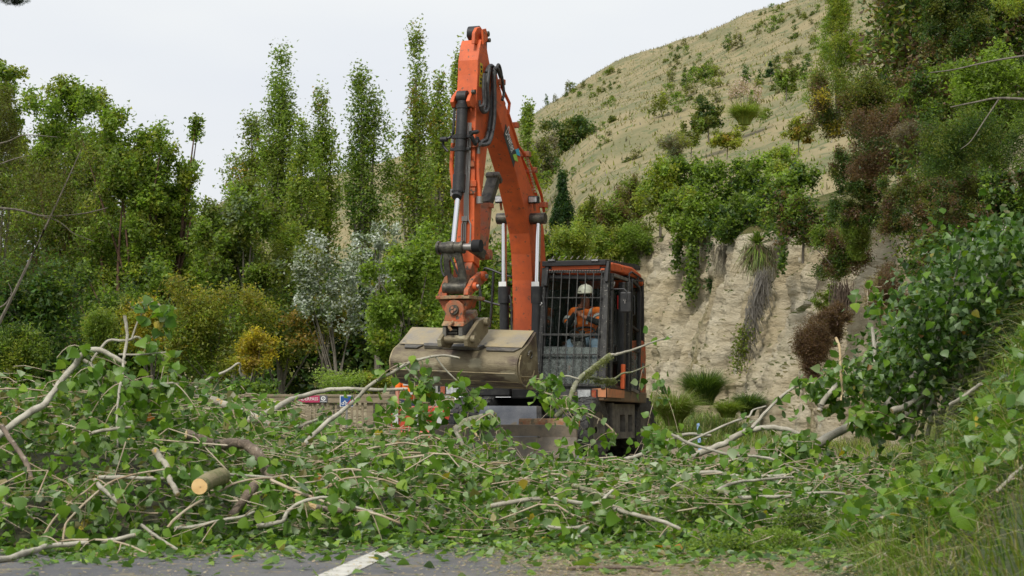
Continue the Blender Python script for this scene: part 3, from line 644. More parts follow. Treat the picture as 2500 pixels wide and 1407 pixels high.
# top plate stiffeners
def strip(xa, xb, i, wid, thk, m_, name, taper=.05):
    p = Vector((0, prf[i][0], prf[i][1])); q = Vector((0, prf[i+1][0], prf[i+1][1])); d = (q-p).normalized(); nn = Vector((0, d.z, -d.y))
    if nn.y > 0: nn = -nn
    c = p; poly = [Vector((xa, 0, 0))+c+nn*.004, Vector((xb, 0, 0))+c+nn*.004, Vector((xb+taper*-1, 0, 0))+c+d*wid+nn*.004, Vector((xa+taper, 0, 0))+c+d*wid+nn*.004]
    MB().prism_dir(poly, nn*thk).build(name, m_, bu, bevel=.004)
strip(-.86, .08, 7, .10, .05, m_grey, 'centre_stiffener'); strip(.10, .62, 7, .12, .02, m_grey, 'wear_strip'); strip(-1.16, -.87, 7, .12, .02, m_grey, 'wear_strip')
strip(-1.24, .62, 1, .02, .012, m_top, 'top_lip'); 
tp = MB()
pa, pb = prf[0], prf[7]
d = Vector((0, pb[0]-pa[0], pb[1]-pa[1])); nn = Vector((0, d.z, -d.y)).normalized()
if nn.y > 0: nn = -nn
A0 = Vector((0, pa[0], pa[1]))+nn*.016
tp.prism_dir([A0+Vector((x0+.02, 0, 0)), A0+Vector((x1-.02, 0, 0)), A0+d*.96+Vector((x1-.02, 0, 0)), A0+d*.96+Vector((x0+.02, 0, 0))], nn*.006)
tp.build('top_plate', m_top, bu)
for i in (19, 23, 27):
    MB().tube([(x0+.02, prf[i][0]-.004, prf[i][1]), (x1-.02, prf[i][0]-.004, prf[i][1])], .007, 6).build('shell_seam', m_top, bu)

# --- upper structure
body = MB().box(-1.25, 1.20, -.95, .6, 1.0, 1.18).build('body_deck', m_bk, ex, bevel=.02)
MB().box(-.45, .12, -1.0, .2, 1.18, 1.95).build('boom_foot_bracket', m_or_d, ex, bevel=.02)
MB().box(-1.25, -.52, -.90, 1.0, 1.18, 1.93).build('tank_housing', m_bk, ex, bevel=.03)
MB().box(-1.27, -.50, -.93, 1.0, 1.93, 1.99).build('tank_lid', m_or, ex, bevel=.015)
MB().box(-1.22, .1, .85, 1.7, 1.18, 2.0).build('engine_hood', m_or, ex, bevel=.05)
MB().prism([(1.0, 1.0), (1.75, 1.05), (1.9, 1.5), (1.8, 1.9), (1.0, 1.95)], -1.05, .62).build('counterweight', m_or_d, ex, bevel=.06)
# front box with lamp on the machine's right
fb = MB().box(-1.25, -.30, -1.30, -.92, 1.0, 1.16).build('front_sill', m_bk, ex, bevel=.02)
for (x0_, x1_, y0_, y1_, mm) in ((1090, 1120, 945, 962, m_lens), (1076, 1087, 944, 962, m_amber)):
    a_ = Sy(x0_, y1_, -1.315); b_ = Sy(x1_, y0_, -1.315)
    MB().box(a_.x-.012, b_.x+.012, -1.315, -1.30, a_.z-.012, b_.z+.012).build('lamp_frame', m_bk_m, fb, bevel=.003)
    MB().box(a_.x, b_.x, -1.326, -1.316, a_.z, b_.z).build('headlight' if mm is m_lens else 'indicator', mm, fb, bevel=.004)
MB().box(-.32, .22, -1.22, -.90, .96, 1.12).build('front_cross_member', m_bk, ex, bevel=.02)
MB().box(-.9, .9, -.85, .95, .80, .985).build('slew_ring_housing', m_blk, ex, bevel=.03)
MB().lathe([(.62, .66), (.62, .80)], (0, 0, 0), 'z', 32).build('slew_ring', m_dk, ex, smooth=True)
# handrail on the tank side
ly = -.75
for pl in ([(1172, 760, 1), (1172, 700, 1), (1180, 662, 1), (1190, 656, 1), (1232, 672, 1), (1250, 676, 1)], [(1172, 700, 1), (1176, 728, 1), (1186, 736, 1), (1232, 748, 1), (1250, 752, 1)]):
    MB().tube([Sy(x, y, ly) for x, y, _ in pl], .017, 8, per=3).build('handrail', m_bk, ex, smooth=True)
MB().tube([Sy(1205, 664, ly), Sy(1201, 740, ly), Sy(1196, 800, ly)], .022, 8).build('handrail_post', m_bk, ex, smooth=True)
q = Sy(1181, 787, -.6); MB().lathe([(0, .05), (.045, .05), (.05, -.03)], q, 'z', 12).build('beacon', m_or, ex, smooth=True)
MB().box(q.x-.06, q.x+.05, q.y-.03, q.y+.05, 1.99, q.z-.02).build('beacon_mount', m_bk, ex)
# --- cab
def FR(px, py, off=0):
    z = CH+(HZ-py)/F*31.7; return Sy(px, py, -1.30+.115*(z-1.1)+off)
cab = MB()
c0, c1 = .17, 1.20
cabf = MB().box(c0, c1, -1.18, .62, 1.12, 1.20).build('cab_floor', m_bk, ex, bevel=.01)
roofp = [(-.50, 2.86), (-.50, 2.985), (0, 2.98), (.40, 2.90), (.58, 2.76), (.58, 2.68), (.3, 2.80)]
rp2 = [(-1.13, 2.86), (-1.10, 2.95), (-.9, 2.99), (-.497, 2.985), (-.497, 2.86)]
for xa_, xb_ in ((c0+.02, c0+.13), (c1-.13, c1)): MB().prism(rp2, xa_, xb_).build('cab_roof_edge', m_or, ex, bevel=.02)
MB().box(c0+.13, c1-.13, -1.12, -1.02, 2.88, 2.97).build('roof_front_rail', m_or, ex, bevel=.01)
MB().box(c0+.13, c1-.13, -1.02, -.50, 2.94, 2.95).build('roof_hatch', m_gl, ex)
roof = MB().prism(roofp, c0+.02, c1).build('cab_roof', m_or, ex, bevel=.03)
MB().box(c0, c1, .56, .62, 1.2, 1.75).build('cab_back_panel', m_bk, ex)
MB().box(c0, c0+.05, -1.12, .60, 1.2, 1.62).build('cab_side_panel', m_bk, ex)
MB().box(c0, c0+.05, .05, .60, 1.62, 2.85).build('cab_quarter_panel', m_bk, ex)
for (x, y) in ((c0+.03, .58), (c1-.03, .58)): MB().bar((x, y, 1.2), (x, y-.05, 2.8), .06).build('cab_pillar', m_bk, ex, bevel=.01)
MB().box(c0+.02, c1-.02, -.2, .5, 2.80, 2.85).build('headliner', m_blk, ex)
MB().box(c0, c0+.05, -1.12, .1, 2.74, 2.86).build('cab_side_rail', m_bk, ex)
# rear window and back frame
MB().box(c0+.05, c1-.05, .585, .59, 1.75, 2.74).build('rear_window', m_gl2, ex)
MB().box(c0+.015, c0+.022, -1.1, .05, 1.62, 2.74).build('side_window', m_gl2, ex)
for z in (1.98, 2.25): MB().bar((c0+.05, .60, z), (c1-.05, .60, z), .02).build('rear_guard_bar', m_bk, ex)
# front frame
fpost = [(1312, 950, 1330, 655, .06), (1474, 950, 1483, 655, .07)]
for (xa, ya, xb, yb_, w) in fpost: MB().bar(FR(xa, ya), FR(xb, yb_), w, .08).build('guard_post', m_bk_m, ex, bevel=.008)
MB().bar(FR(1322, 950, .06), FR(1338, 655, .06), .05, .06).build('cab_pillar', m_bk, ex, bevel=.01)
MB().bar(FR(1466, 950, .06), FR(1476, 655, .06), .09, .08).build('cab_pillar', m_bk_m, ex, bevel=.01)
gp = empty('front_guard', (0, 0, 0)); bpy.data.objects.remove(gp)
for k in range(8):
    xt = 1332.5+k*19.6; xb = 1318+k*19.6
    MB().bar(FR(xb, 942, -.03), FR(xt, 663, -.03), .012).build('guard_bar', m_bk_m, ex)
for y, w, xa, xb in ((727, .016, 1326, 1470), (817, .03, 1322, 1466), (866, .018, 1319, 1464), (940, .04, 1314, 1474), (664, .035, 1332, 1478)):
    MB().bar(FR(xa, y, -.015), FR(xb, y, -.015), .02, w).build('guard_cross_bar', m_bk_m, ex)
MB().bar(FR(1330, 656, .0), FR(1482, 656, .0), .05, .05).build('guard_top_rail', m_bk, ex, bevel=.01)
for k in range(22):
    q = FR(1337+k*6.2, 661, -.04); MB().cyl(q, q+Vector((0, -.02, 0)), .009, 6).build('rivet', m_pipe, ex)
# top guard with strobes and clips
a_ = FR(1329, 648, .02); b_ = FR(1484, 648, .02)
tg = MB().box(a_.x, b_.x, a_.y-.10, a_.y-.03, Z(647, 31.5), Z(634, 31.5)).build('roof_guard_front', m_bk, ex, bevel=.008)
for xx in np.linspace(a_.x+.03, b_.x-.03, 9):
    MB().bar((xx, a_.y-.03, Z(639, 31.5)), (xx, .35, 3.03), .02, .03).build('roof_guard_bar', m_bk, ex)
for xx in (a_.x+.02, b_.x-.02): MB().bar((xx, a_.y-.03, Z(639, 31.5)), (xx, .45, 2.99), .04, .07).build('roof_guard_side', m_bk_m, ex)
for k in range(8):
    q = Sy(1347+k*15.4, 633, a_.y-.06); MB().bar(q, q+Vector((.035, 0, .04)), .012).build('clip', m_pipe, tg)
for x in (1347, 1453):
    q = Sy(x, 635.5, a_.y-.105); s_ = MB().box(q.x-.06, q.x+.06, q.y-.012, q.y, q.z-.018, q.z+.018).build('strobe_light', m_bk, tg)
    for k in range(6): MB().box(q.x-.05+k*.017, q.x-.04+k*.017, q.y-.016, q.y-.013, q.z-.012, q.z+.012).build('led', m_lens, s_)
MB().bar(FR(1333, 700, -.02), FR(1340, 640, .0), .05, .1).build('guard_hinge', m_bk, ex, bevel=.01)
MB().bar(FR(1482, 690, -.03), FR(1486, 640, .0), .05, .1).build('guard_hinge', m_bk, ex, bevel=.01)
MB().bar(FR(1334, 676, .05), FR(1478, 678, .05), .05, .06).build('windscreen_header', m_bk, ex, bevel=.01)
MB().prism_dir([FR(1320, 846, .03), FR(1466, 848, .03), FR(1462, 944, .03), FR(1314, 942, .03)], (0, .006, 0)).build('lower_windscreen', m_gld, ex)
MB().prism_dir([FR(1334, 682, .04), FR(1474, 682, .04), FR(1467, 845, .04), FR(1322, 843, .04)], (0, .005, 0)).build('upper_windscreen', m_gl, ex)
lo = MB().hexa([FR(1316, 975, .02), FR(1478, 975, .02), Vector((c1, -.9, 1.0)), Vector((c0, -.9, 1.0))], [FR(1314, 945, .02), FR(1478, 945, .02), Vector((c1, -.9, 1.16)), Vector((c0, -.9, 1.16))]).build('cab_front_sill', m_bk_m, ex, bevel=.01)
for (xa, xb, ya, yb_, mm, nm_) in ((1411, 1443, 952, 972, m_lens, 'headlight'), (1445, 1457, 953, 972, m_amber, 'indicator')):
    a_ = FR(xa, yb_, -.02); b_ = FR(xb, ya, -.02)
    MB().box(a_.x-.014, b_.x+.014, a_.y-.005, a_.y+.03, a_.z-.014, b_.z+.014).build('lamp_frame', m_bk, lo, bevel=.004)
    MB().box(a_.x, b_.x, a_.y-.016, a_.y-.006, a_.z, b_.z).build(nm_, mm, lo, bevel=.004)
# skirt around the foot of the cab
sk = [(c1+.03, -1.20, 1.12), (c1+.03, .6, 1.06)]
MB().hexa([(c1-.9, -1.28, .94), (c1-.0, -1.30, .93), (c1+.02, .62, .90), (c1-.9, .62, .90)], [(c1-.9, -1.28, 1.0), (c1+.02, -1.30, 1.13), (c1+.03, .62, 1.06), (c1-.9, .62, 1.06)]).build('side_skirt', m_skirt, ex, bevel=.02)
p0, p1 = S(1459, 946, c1+.0), 0
MB().hexa([(c1-.22, -1.318, .99), (c1+.035, -1.318, .98), (c1+.035, -1.31, .98), (c1-.22, -1.31, .99)], [(c1-.22, -1.318, 1.10), (c1+.035, -1.318, 1.12), (c1+.035, -1.31, 1.12), (c1-.22, -1.31, 1.10)]).build('reflective_tape', m_skirt_o, ex)
MB().hexa([(c1+.045, -1.28, .98), (c1+.052, -.55, .97), (c1+.056, -.55, .97), (c1+.050, -1.28, .98)], [(c1+.045, -1.28, 1.11), (c1+.054, -.55, 1.085), (c1+.06, -.55, 1.085), (c1+.052, -1.28, 1.11)]).build('reflective_tape', m_skirt_o, ex)
# left side of the cab: pillars, door frame, windows
def SB(xa, ya, xb, yb_, w, m_, nm_, lx=None, bev=.006):
    lx = c1 if lx is None else lx
    return MB().bar(S(xa, ya, lx), S(xb, yb_, lx), w, w, (0, 0, 1)).build(nm_, m_, ex, bevel=bev)
SB(1492, 668, 1488, 948, .07, m_bk_m, 'door_pillar'); SB(1520, 690, 1517, 952, .10, m_bk, 'door_pillar'); SB(1533, 690, 1530, 955, .08, m_bk_m, 'door_pillar', c1+.01)
SB(1543, 684, 1538, 955, .035, m_bk, 'door_edge_frame', c1+.03); SB(1561, 712, 1558, 960, .06, m_bk, 'rear_door_frame', c1+.02)
SB(1543, 684, 1558, 700, .04, m_bk, 'door_edge_frame', c1+.03); SB(1558, 700, 1562, 716, .05, m_bk, 'door_edge_frame', c1+.02)
SB(1538, 950, 1560, 960, .05, m_dust, 'door_bottom_frame', c1+.02); SB(1498, 672, 1540, 688, .05, m_dust, 'door_top_frame', c1-.01)
SB(1490, 945, 1535, 953, .06, m_bk, 'door_sill', c1)
on_side([(1500, 680), (1513, 684), (1513, 945), (1499, 942)], c1-.02, m_gl, 'door_glass', ex)
on_side([(1543, 694), (1556, 704), (1557, 860), (1541, 856)], c1+.01, m_gl, 'door_glass', ex)
on_side([(1540, 858), (1556, 862), (1556, 955), (1538, 950)], c1+.01, m_gld, 'door_glass', ex)
SB(1541, 795, 1558, 808, .03, m_bk, 'door_bar', c1+.03); SB(1540, 852, 1558, 860, .03, m_bk, 'door_bar', c1+.03)
SB(1522, 890, 1520, 950, .06, m_or, 'hinge_cover', c1+.05)
for (x, y) in ((1549, 730),): MB().tube([S(1547, 722, c1+.02), S(1549, 728, c1+.06), S(1549, 768, c1+.06), S(1546, 770, c1+.02)], .012, 6).build('grab_handle', m_bk, ex, smooth=True)
MB().tube([S(1505, 850, c1), S(1505, 850, c1+.05), S(1505, 880, c1+.05), S(1505, 880, c1)], .01, 6).build('grab_handle', m_bk, ex)
# orange rear bodywork beside the cab
rb = [yz(*q, c1) for q in [(1560, 832), (1568, 832), (1574, 842), (1575, 880), (1573, 890), (1575, 905), (1575, 962), (1557, 962)]]
MB().prism(rb, c1-.9, c1+.02).build('rear_body_panel', m_or_d, ex, bevel=.02)
pl_ = on_side([(1567, 886), (1573, 888), (1573, 912), (1567, 910)], c1+.022, m_dust, 'model_plate', ex)
pl2 = on_side([(1565, 926), (1573, 928), (1573, 948), (1565, 946)], c1+.022, m_dust, 'model_plate', ex)
text_poly('140', S(1566, 944, c1+.028), Vector((0, 1, 0)), Vector((0, 0, 1)), .09, 'lettering', m_wh, pl2, length=.12)
text_poly('W', S(1568, 907, c1+.028), Vector((0, 1, 0)), Vector((0, 0, 1)), .09, 'lettering', m_wh, pl_, length=.08)
# roof rail at the back and rear mirror arms
MB().tube([S(1535, 690, c1+.02), S(1537, 668, c1+.02), S(1542, 664, c1+.02), S(1568, 682, c1+.02), S(1570, 686, c1+.02), S(1540, 685, c1+.02)], .014, 8).build('roof_rail', m_bk, ex, smooth=True)
SB(1557, 678, 1556, 700, .03, m_bk, 'roof_rail_post', c1+.02)
# mirror
mr = MB().hexa([S(1514, 764, c1+.06), S(1538, 765, c1+.06), S(1538, 765, c1+.02), S(1514, 764, c1+.02)], [S(1512, 716, c1+.06), S(1541, 717, c1+.06), S(1541, 717, c1+.02), S(1512, 716, c1+.02)])
q = Sy(1527, 740, -1.15)
mir = MB().box(q.x-.08, q.x+.09, q.y-.02, q.y+.03, Z(765, 31.6), Z(715, 31.6)).build('mirror', m_bk, ex, bevel=.02)
for dx_, dz_ in ((0, 0), (.015, .02), (-.015, .02), (0, -.02)): MB().box(q.x-.008+dx_, q.x+.008+dx_, q.y-.03, q.y-.021, q.z-.008+dz_+.02, q.z+.008+dz_+.02).build('mirror_bolt', m_pipe, mir)
MB().tube([S(1493, 706, c1+.02), Sy(1500, 706, q.y), Sy(1524, 706, q.y-.02), Sy(1529, 711, q.y-.03), Sy(1529, 733, q.y-.03)], .011, 8).build('mirror_arm', m_bk, mir, smooth=True)
MB().cyl(S(1496, 700, c1+.02), S(1499, 690, c1+.02), .02, 8).build('mirror_bracket', m_pipe, mir)
q = FR(1319, 741, -.06); MB().lathe([(.018, 0), (.026, -.004), (.034, 0)], q, 'y', 4).build('guard_badge', m_wh, ex)
# interior: seat, consoles, steering column and wheel, red extinguisher
MB().box(.42, .90, -.28, .22, 1.50, 1.68).build('seat_cushion', m_seat, ex, bevel=.05)
MB().hexa([(.42, .12, 1.6), (.90, .12, 1.6), (.90, .26, 1.6), (.42, .26, 1.6)], [(.46, .20, 2.38), (.86, .20, 2.38), (.86, .32, 2.38), (.46, .32, 2.38)]).build('seat_back', m_seat, ex, bevel=.05)
MB().box(.40, .92, -.3, .3, 1.2, 1.5).build('seat_base', m_blk, ex)
for x in (.24, .96): MB().box(x, x+.14, -.55, .15, 1.5, 1.78).build('side_console', m_bk, ex, bevel=.03)
for x in (.31, 1.03): MB().tube([(x, -.5, 1.75), (x, -.52, 1.92)], [.012, .026], 8).build('joystick', m_blk, ex, smooth=True)
wc = Sy(1421, 812, -.72)
wheel = []
ax = Vector((0, -.45, .89)).normalized(); u1 = Vector((1, 0, 0)); u2 = ax.cross(u1)
for k in range(29): a2 = 2*math.pi*k/28; wheel.append(wc+u1*math.cos(a2)*.19+u2*math.sin(a2)*.19)
sw = MB().tube(wheel, .016, 8, cap=False).build('steering_wheel', m_blk, ex, smooth=True)
for a2 in (.6, 2.5, 4.7): MB().bar(wc, wc+u1*math.cos(a2)*.19+u2*math.sin(a2)*.19, .03, .012).build('spoke', m_blk, sw)
MB().cyl(wc-ax*.02, wc+ax*.02, .045, 14).build('wheel_hub', m_blk, sw, smooth=True)
MB().tube([wc, (wc.x-.01, wc.y-.06, wc.z-.18), (wc.x-.03, -.95, 1.22)], [.04, .10, .09], 12).build('steering_column', m_bk_m, ex, smooth=True)
MB().box(wc.x-.15, wc.x+.05, wc.y-.12, wc.y-.05, wc.z-.20, wc.z-.05).build('column_shroud', m_bk_m, ex, bevel=.03)
q = S(1507, 735, c1-.12); MB().cyl((q.x, q.y+.1, q.z-.12), (q.x, q.y+.1, q.z+.09), .032, 12).build('fire_extinguisher', m_red, ex, smooth=True)
MB().prism_dir([Sy(1384, 850, -.9), Sy(1460, 850, -.9), Sy(1460, 866, -.9), Sy(1384, 866, -.9)], (0, .02, 0)).build('folded_sun_shade', mat('pale_grey_plastic', (.22, .26, .26), rough=.6), ex)
MB().box(.24, .9, -1.1, -.4, 1.2, 1.23).build('floor_mat', m_dust, ex)
# --- undercarriage
MB().box(-.45, .45, -1.9, 1.9, .45, .72).build('chassis', m_bk_m, ex, bevel=.03)
def tyre(cx, cy, r=.50, w=.27):
    pr = [(.27, -w/2), (.31, -w/2-.005), (.40, -w/2-.01), (.46, -w/2+.005), (.485, -w/2+.04), (.49, 0), (.485, w/2-.04), (.46, w/2-.005), (.40, w/2+.01), (.31, w/2+.005), (.27, w/2)]
    t_ = MB().lathe(pr, (0, 0, 0), 'x', 36).build('wheel', m_tyre, ex, smooth=True, loc=(cx, cy, r))
    lug = MB(); nl = 22
    for k in range(nl):
        for s in (-1, 1):
            a2 = 2*math.pi*(k+(.5 if s > 0 else 0))/nl; a3 = a2+.12
            def q(xx, rr, aa): return (xx, rr*math.sin(aa), rr*math.cos(aa))
            hw = .055
            lo_ = [q(s*.005, .475, a2-hw), q(s*.005, .475, a2+hw), q(s*(w/2), .462, a3+hw), q(s*(w/2), .462, a3-hw)]
            hi_ = [q(s*.005, .503, a2-hw*.8), q(s*.005, .503, a2+hw*.8), q(s*(w/2+.004), .492, a3+hw*.8), q(s*(w/2+.004), .492, a3-hw*.8)]
            lug.hexa(lo_, hi_)
    tag(lug.build('tread', m_tyre, t_), kind=None)
    MB().lathe([(.05, -w/2+.05), (.20, -w/2+.05), (.26, -w/2+.01), (.275, -w/2), (.275, w/2), (.26, w/2-.01), (.20, w/2-.05), (.05, w/2-.05)], (0, 0, 0), 'x', 28).build('rim', m_dust, t_, smooth=True)
    return t_
for cy in (-1.28, .90):
    for cx in (-.98, -.68, .68, .98): tyre(cx, cy)
    MB().box(-.62, .62, cy-.10, cy+.10, .40, .60).build('axle', m_bk_m, ex, bevel=.03)
# side box with step openings
sb = MB()
Y0, Y1 = -.66, .34
for (a_, b_, z0_, z1_) in ((Y0, Y1, .72, .88), (Y0, Y1, .36, .46), (Y0, Y0+.3, .46, .72), (Y0+.55, Y0+.68, .46, .72), (Y0+.88, Y1, .46, .72)): sb.box(.90, 1.12, a_, b_, z0_, z1_)
sb.build('step_box', m_dust, ex)
MB().box(.86, .93, Y0+.01, Y1-.01, .37, .86).build('step_box_back', m_blk, ex)
MB().box(.62, 1.14, -.76, -.67, .25, .90).build('outrigger_plate', m_dust, ex, bevel=.01)
MB().box(-1.12, -.9, Y0, Y1, .36, .88).build('tool_box', m_dust, ex, bevel=.01)
# blade: lower board, upper wing and slanted cover plate in the middle
bl_ = MB().prism([(-2.26, .10), (-2.20, .08), (-2.14, .40), (-2.17, .58), (-2.23, .58), (-2.19, .40)], -1.22, 1.10).build('dozer_blade', mat('rusty_muddy_blade', (.20, .165, .12), (.13, .115, .09), scale=5, rough=.7, bump=.4), ex, bevel=.01)
MB().prism([(-2.24, .02), (-2.19, .02), (-2.19, .14), (-2.24, .14)], -1.23, 1.23).build('cutting_edge', m_blade, bl_)
MB().prism([(-2.15, .55), (-2.11, .55), (-2.09, .67), (-2.13, .67)], .18, 1.12).build('blade_wing', m_tan, bl_, bevel=.01)
a1 = [Sy(1158, 1068, -2.2), Sy(1318, 1066, -2.2), Sy(1316, 991, -1.85), Sy(1173, 990, -1.85)]
cv = MB().prism_dir(a1, (0, .04, -.03)).build('blade_cover_plate', m_blade, ex, bevel=.01)
MB().prism_dir([Sy(1309, 990, -1.86), Sy(1321, 992, -1.84), Sy(1323, 1068, -2.19), Sy(1311, 1068, -2.22)], (0, .05, -.02)).build('cover_edge', m_dk, cv, bevel=.008)
for s in (-1, 1): MB().bar((s*.4, -1.9, .55), (s*.4, -2.14, .42), .1, .14).build('blade_arm', m_bk_m, ex, bevel=.02)
# ---------------------------------------------------------------- people
m_skin = mat('skin', (.36, .16, .10), (.30, .12, .075), scale=20, rough=.6)
m_hv = mat('orange_hi_vis', (1.0, .23, .02), (.95, .19, .015), scale=9, rough=.7, bump=.3, bscale=14)
m_refl = mat('silver_reflective_tape', (.55, .56, .55), rough=.35)
m_knit = mat('black_sleeve', (.007, .007, .009), rough=.95)
m_jean = mat('blue_jeans', (.10, .15, .21), (.14, .19, .25), scale=14, rough=.9)
m_hat = mat('white_hard_hat', (.84, .82, .74), (.74, .72, .62), scale=12, rough=.35)
def skinned(name, pts, edges, radii, m, parent, sub=2):
    me = bpy.data.meshes.new(name); me.from_pydata([tuple(p) for p in pts], edges, []); me.update(); me.materials.append(m)
    o = link(bpy.data.objects.new(name, me), parent)
    sk = o.modifiers.new('skin', 'SKIN'); sk.use_smooth_shade = True
    if not me.skin_vertices: me.attributes
    for i, r in enumerate(radii):
        r = (r, r) if np.isscalar(r) else r
        me.skin_vertices[0].data[i].radius = r
    me.skin_vertices[0].data[0].use_root = True
    s = o.modifiers.new('sub', 'SUBSURF'); s.levels = sub; s.render_levels = sub
    return o
def chainr(pts, r, o, name, m, parent): return skinned(name, pts, [(i, i+1) for i in range(len(pts)-1)], r, m, parent)

def operator():
    W = toworld
    base = toworld((.66, -.1, 1.68))
    g = empty('person', base, TH)
    tag(g, 'worker in white hard hat and orange hi-vis shirt seated in the cab, hands at mouth', 'person')
    def q(px, py, ly): return Sy(px, py, ly-.22)-Vector((.66, -.1, 1.68))
    pel = q(1426, 838, -.12); wst = q(1427, 812, -.14); che = q(1429, 782, -.17); nek = q(1430, 754, -.19); hd0 = q(1428, 743, -.24); hd1 = q(1429, 722, -.26)
    shL = q(1398, 764, -.20); shR = q(1459, 762, -.20); elL = q(1383, 797, -.42); elR = q(1464, 789, -.42)
    haL = q(1411, 757, -.50); haR = q(1424, 774, -.50); haL2 = q(1415, 750, -.47); haR2 = q(1419, 766, -.49)
    hipL = q(1408, 842, -.14); hipR = q(1446, 842, -.14); knL = q(1391, 838, -.58); knR = q(1455, 838, -.58)
    ftL = q(1391, 905, -.66); ftR = q(1455, 905, -.66); toL = ftL+Vector((0, -.16, -.04)); toR = ftR+Vector((0, -.16, -.04))
    P_ = [pel, wst, che, nek, hd0, hd1, shL, elL, haL, haL2, shR, elR, haR, haR2, hipL, knL, ftL, toL, hipR, knR, ftR, toR]
    E_ = [(0, 1), (1, 2), (2, 3), (3, 4), (4, 5), (2, 6), (6, 7), (7, 8), (8, 9), (2, 10), (10, 11), (11, 12), (12, 13), (0, 14), (14, 15), (15, 16), (16, 17), (0, 18), (18, 19), (19, 20), (20, 21)]
    Rr = [.13, .125, .14, .055, .075, .078, .065, .045, .032, .03, .065, .045, .032, .03, .085, .06, .04, .035, .085, .06, .04, .035]
    skinned('body', P_, E_, Rr, m_skin, g)
    # face: nose, ears, eyes, mouth shadow
    f = hd1+Vector((.0, -.085, -.01))
    MB().tube([f+Vector((-.004, -.01, .025)), f+Vector((-.012, -.032, -.012)), f+Vector((-.004, -.012, -.018))], [.008, .014, .008], 8).build('nose', m_skin, g, smooth=True)
    for s in (-1, 1):
        MB().lathe([(0, -.006), (.007, -.004), (.008, .003)], f+Vector((s*.03-.008, .004, .022)), 'y', 8).build('eye', m_blk, g, smooth=True)
        MB().tube([hd1+Vector((s*.083, .0, .02)), hd1+Vector((s*.092, .012, .005)), hd1+Vector((s*.083, .0, -.025))], .010, 8).build('ear', m_skin, g, smooth=True)
    MB().bar(f+Vector((-.03, -.004, -.045)), f+Vector((.016, -.004, -.045)), .008, .006).build('mouth', m_blk, g)
    # hands: palm and fingers curled round a dark mouthpiece
    for (h, s, up) in ((haL2, 1, 1), (haR2, -1, -1)):
        for k in range(4):
            b0 = h+Vector((s*(.0), -.03, .03-.019*k)); d = Vector((s*.9, -.35, .1)).normalized(); ln = (.030, .034, .031, .024)[k]
            pts = [b0-d*.02, b0+d*ln*.9, b0+d*ln*1.5+Vector((0, .02, 0)), b0+d*ln*1.3+Vector((0, .038, 0))]
            chainr(pts, [.0095, .009, .0085, .007], 0, 'finger', m_skin, g)
        pts = [h+Vector((0, -.0, .01)), h+Vector((s*.02, -.01, .045)), h+Vector((s*.045, -.02, .055))]
        chainr(pts, [.012, .010, .008], 0, 'thumb', m_skin, g)
    MB().bar((haL2+haR2)*.5+Vector((-.04, -.03, .01)), (haL2+haR2)*.5+Vector((.06, -.04, .02)), .03, .035).build('held_radio', m_blk, g, bevel=.008)
    # shirt with short sleeves
    T_ = [wst+Vector((0, 0, -.09)), wst, che, nek+Vector((0, .02, -.05)), shL, shL+(elL-shL)*.9, shR, shR+(elR-shR)*.9]
    skinned('hi_vis_shirt', T_, [(0, 1), (1, 2), (2, 3), (2, 4), (4, 5), (2, 6), (6, 7)], [.165, .16, .165, .085, .09, .075, .09, .075], m_hv, g)
    for (a_, b_) in ((elL, haL), (elR, haR)):
        chainr([a_+(a_-b_)*.1, a_+(b_-a_)*.45, a_+(b_-a_)*.86], [.058, .05, .042], 0, 'sleeve', m_knit, g)
    for (a_, b_) in ((shL, elL), (shR, elR)):
        c = a_+(b_-a_)*.62; d_ = (b_-a_).normalized(); MB().tube([c-d_*.028, c+d_*.028], .094, 16).build('reflective_band', m_refl, g, smooth=True)
    for s in (-1, 1):
        bp_ = [nek+Vector((s*.105, .02, .012)), nek+Vector((s*.115, -.085, -.02)), che+Vector((s*.10, -.165, .02)), che+Vector((s*.085, -.175, -.07))]
        V_ = smooth_path([tuple(x) for x in bp_], 4); mb = MB()
        for i in range(len(V_)-1): mb.bar(V_[i], V_[i+1], .035, .012, (0, -1, 0))
        mb.build('reflective_brace', m_refl, g)
    for (a_, b_) in ((hipL, knL), (hipR, knR)):
        pass
    skinned('jeans', [pel, hipL, knL, ftL+Vector((0, 0, .06)), hipR, knR, ftR+Vector((0, 0, .06))], [(0, 1), (1, 2), (2, 3), (0, 4), (4, 5), (5, 6)], [.15, .105, .08, .06, .105, .08, .06], m_jean, g)
    hc = hd1+Vector((.0, .0, .035))
    hat = MB().lathe([(.122, 0), (.121, .02), (.117, .055), (.10, .095), (.07, .122), (.035, .134), (.001, .137)], (hc.x, hc.y+.01, hc.z), 'z', 28).build('hard_hat', m_hat, g, smooth=True)
    br_ = []
    for k in range(17):
        a2 = math.pi+math.pi*k/16; br_.append((hc.x+math.cos(a2)*.124, hc.y+.01+math.sin(a2)*.175, hc.z+.002-.012*abs(math.sin(a2))))
    MB().prism_dir(br_, (0, 0, .012)).build('peak', m_hat, hat)
    MB().bar(hc+Vector((0, -.1, .06)), hc+Vector((0, .03, .14)), .03, .02).build('ridge', m_hat, hat)
    MB().bar(hc+Vector((-.07, -.112, .022)), hc+Vector((-.02, -.128, .026)), .006, .012).build('hat_badge', m_blk, hat)
    return g
operator()

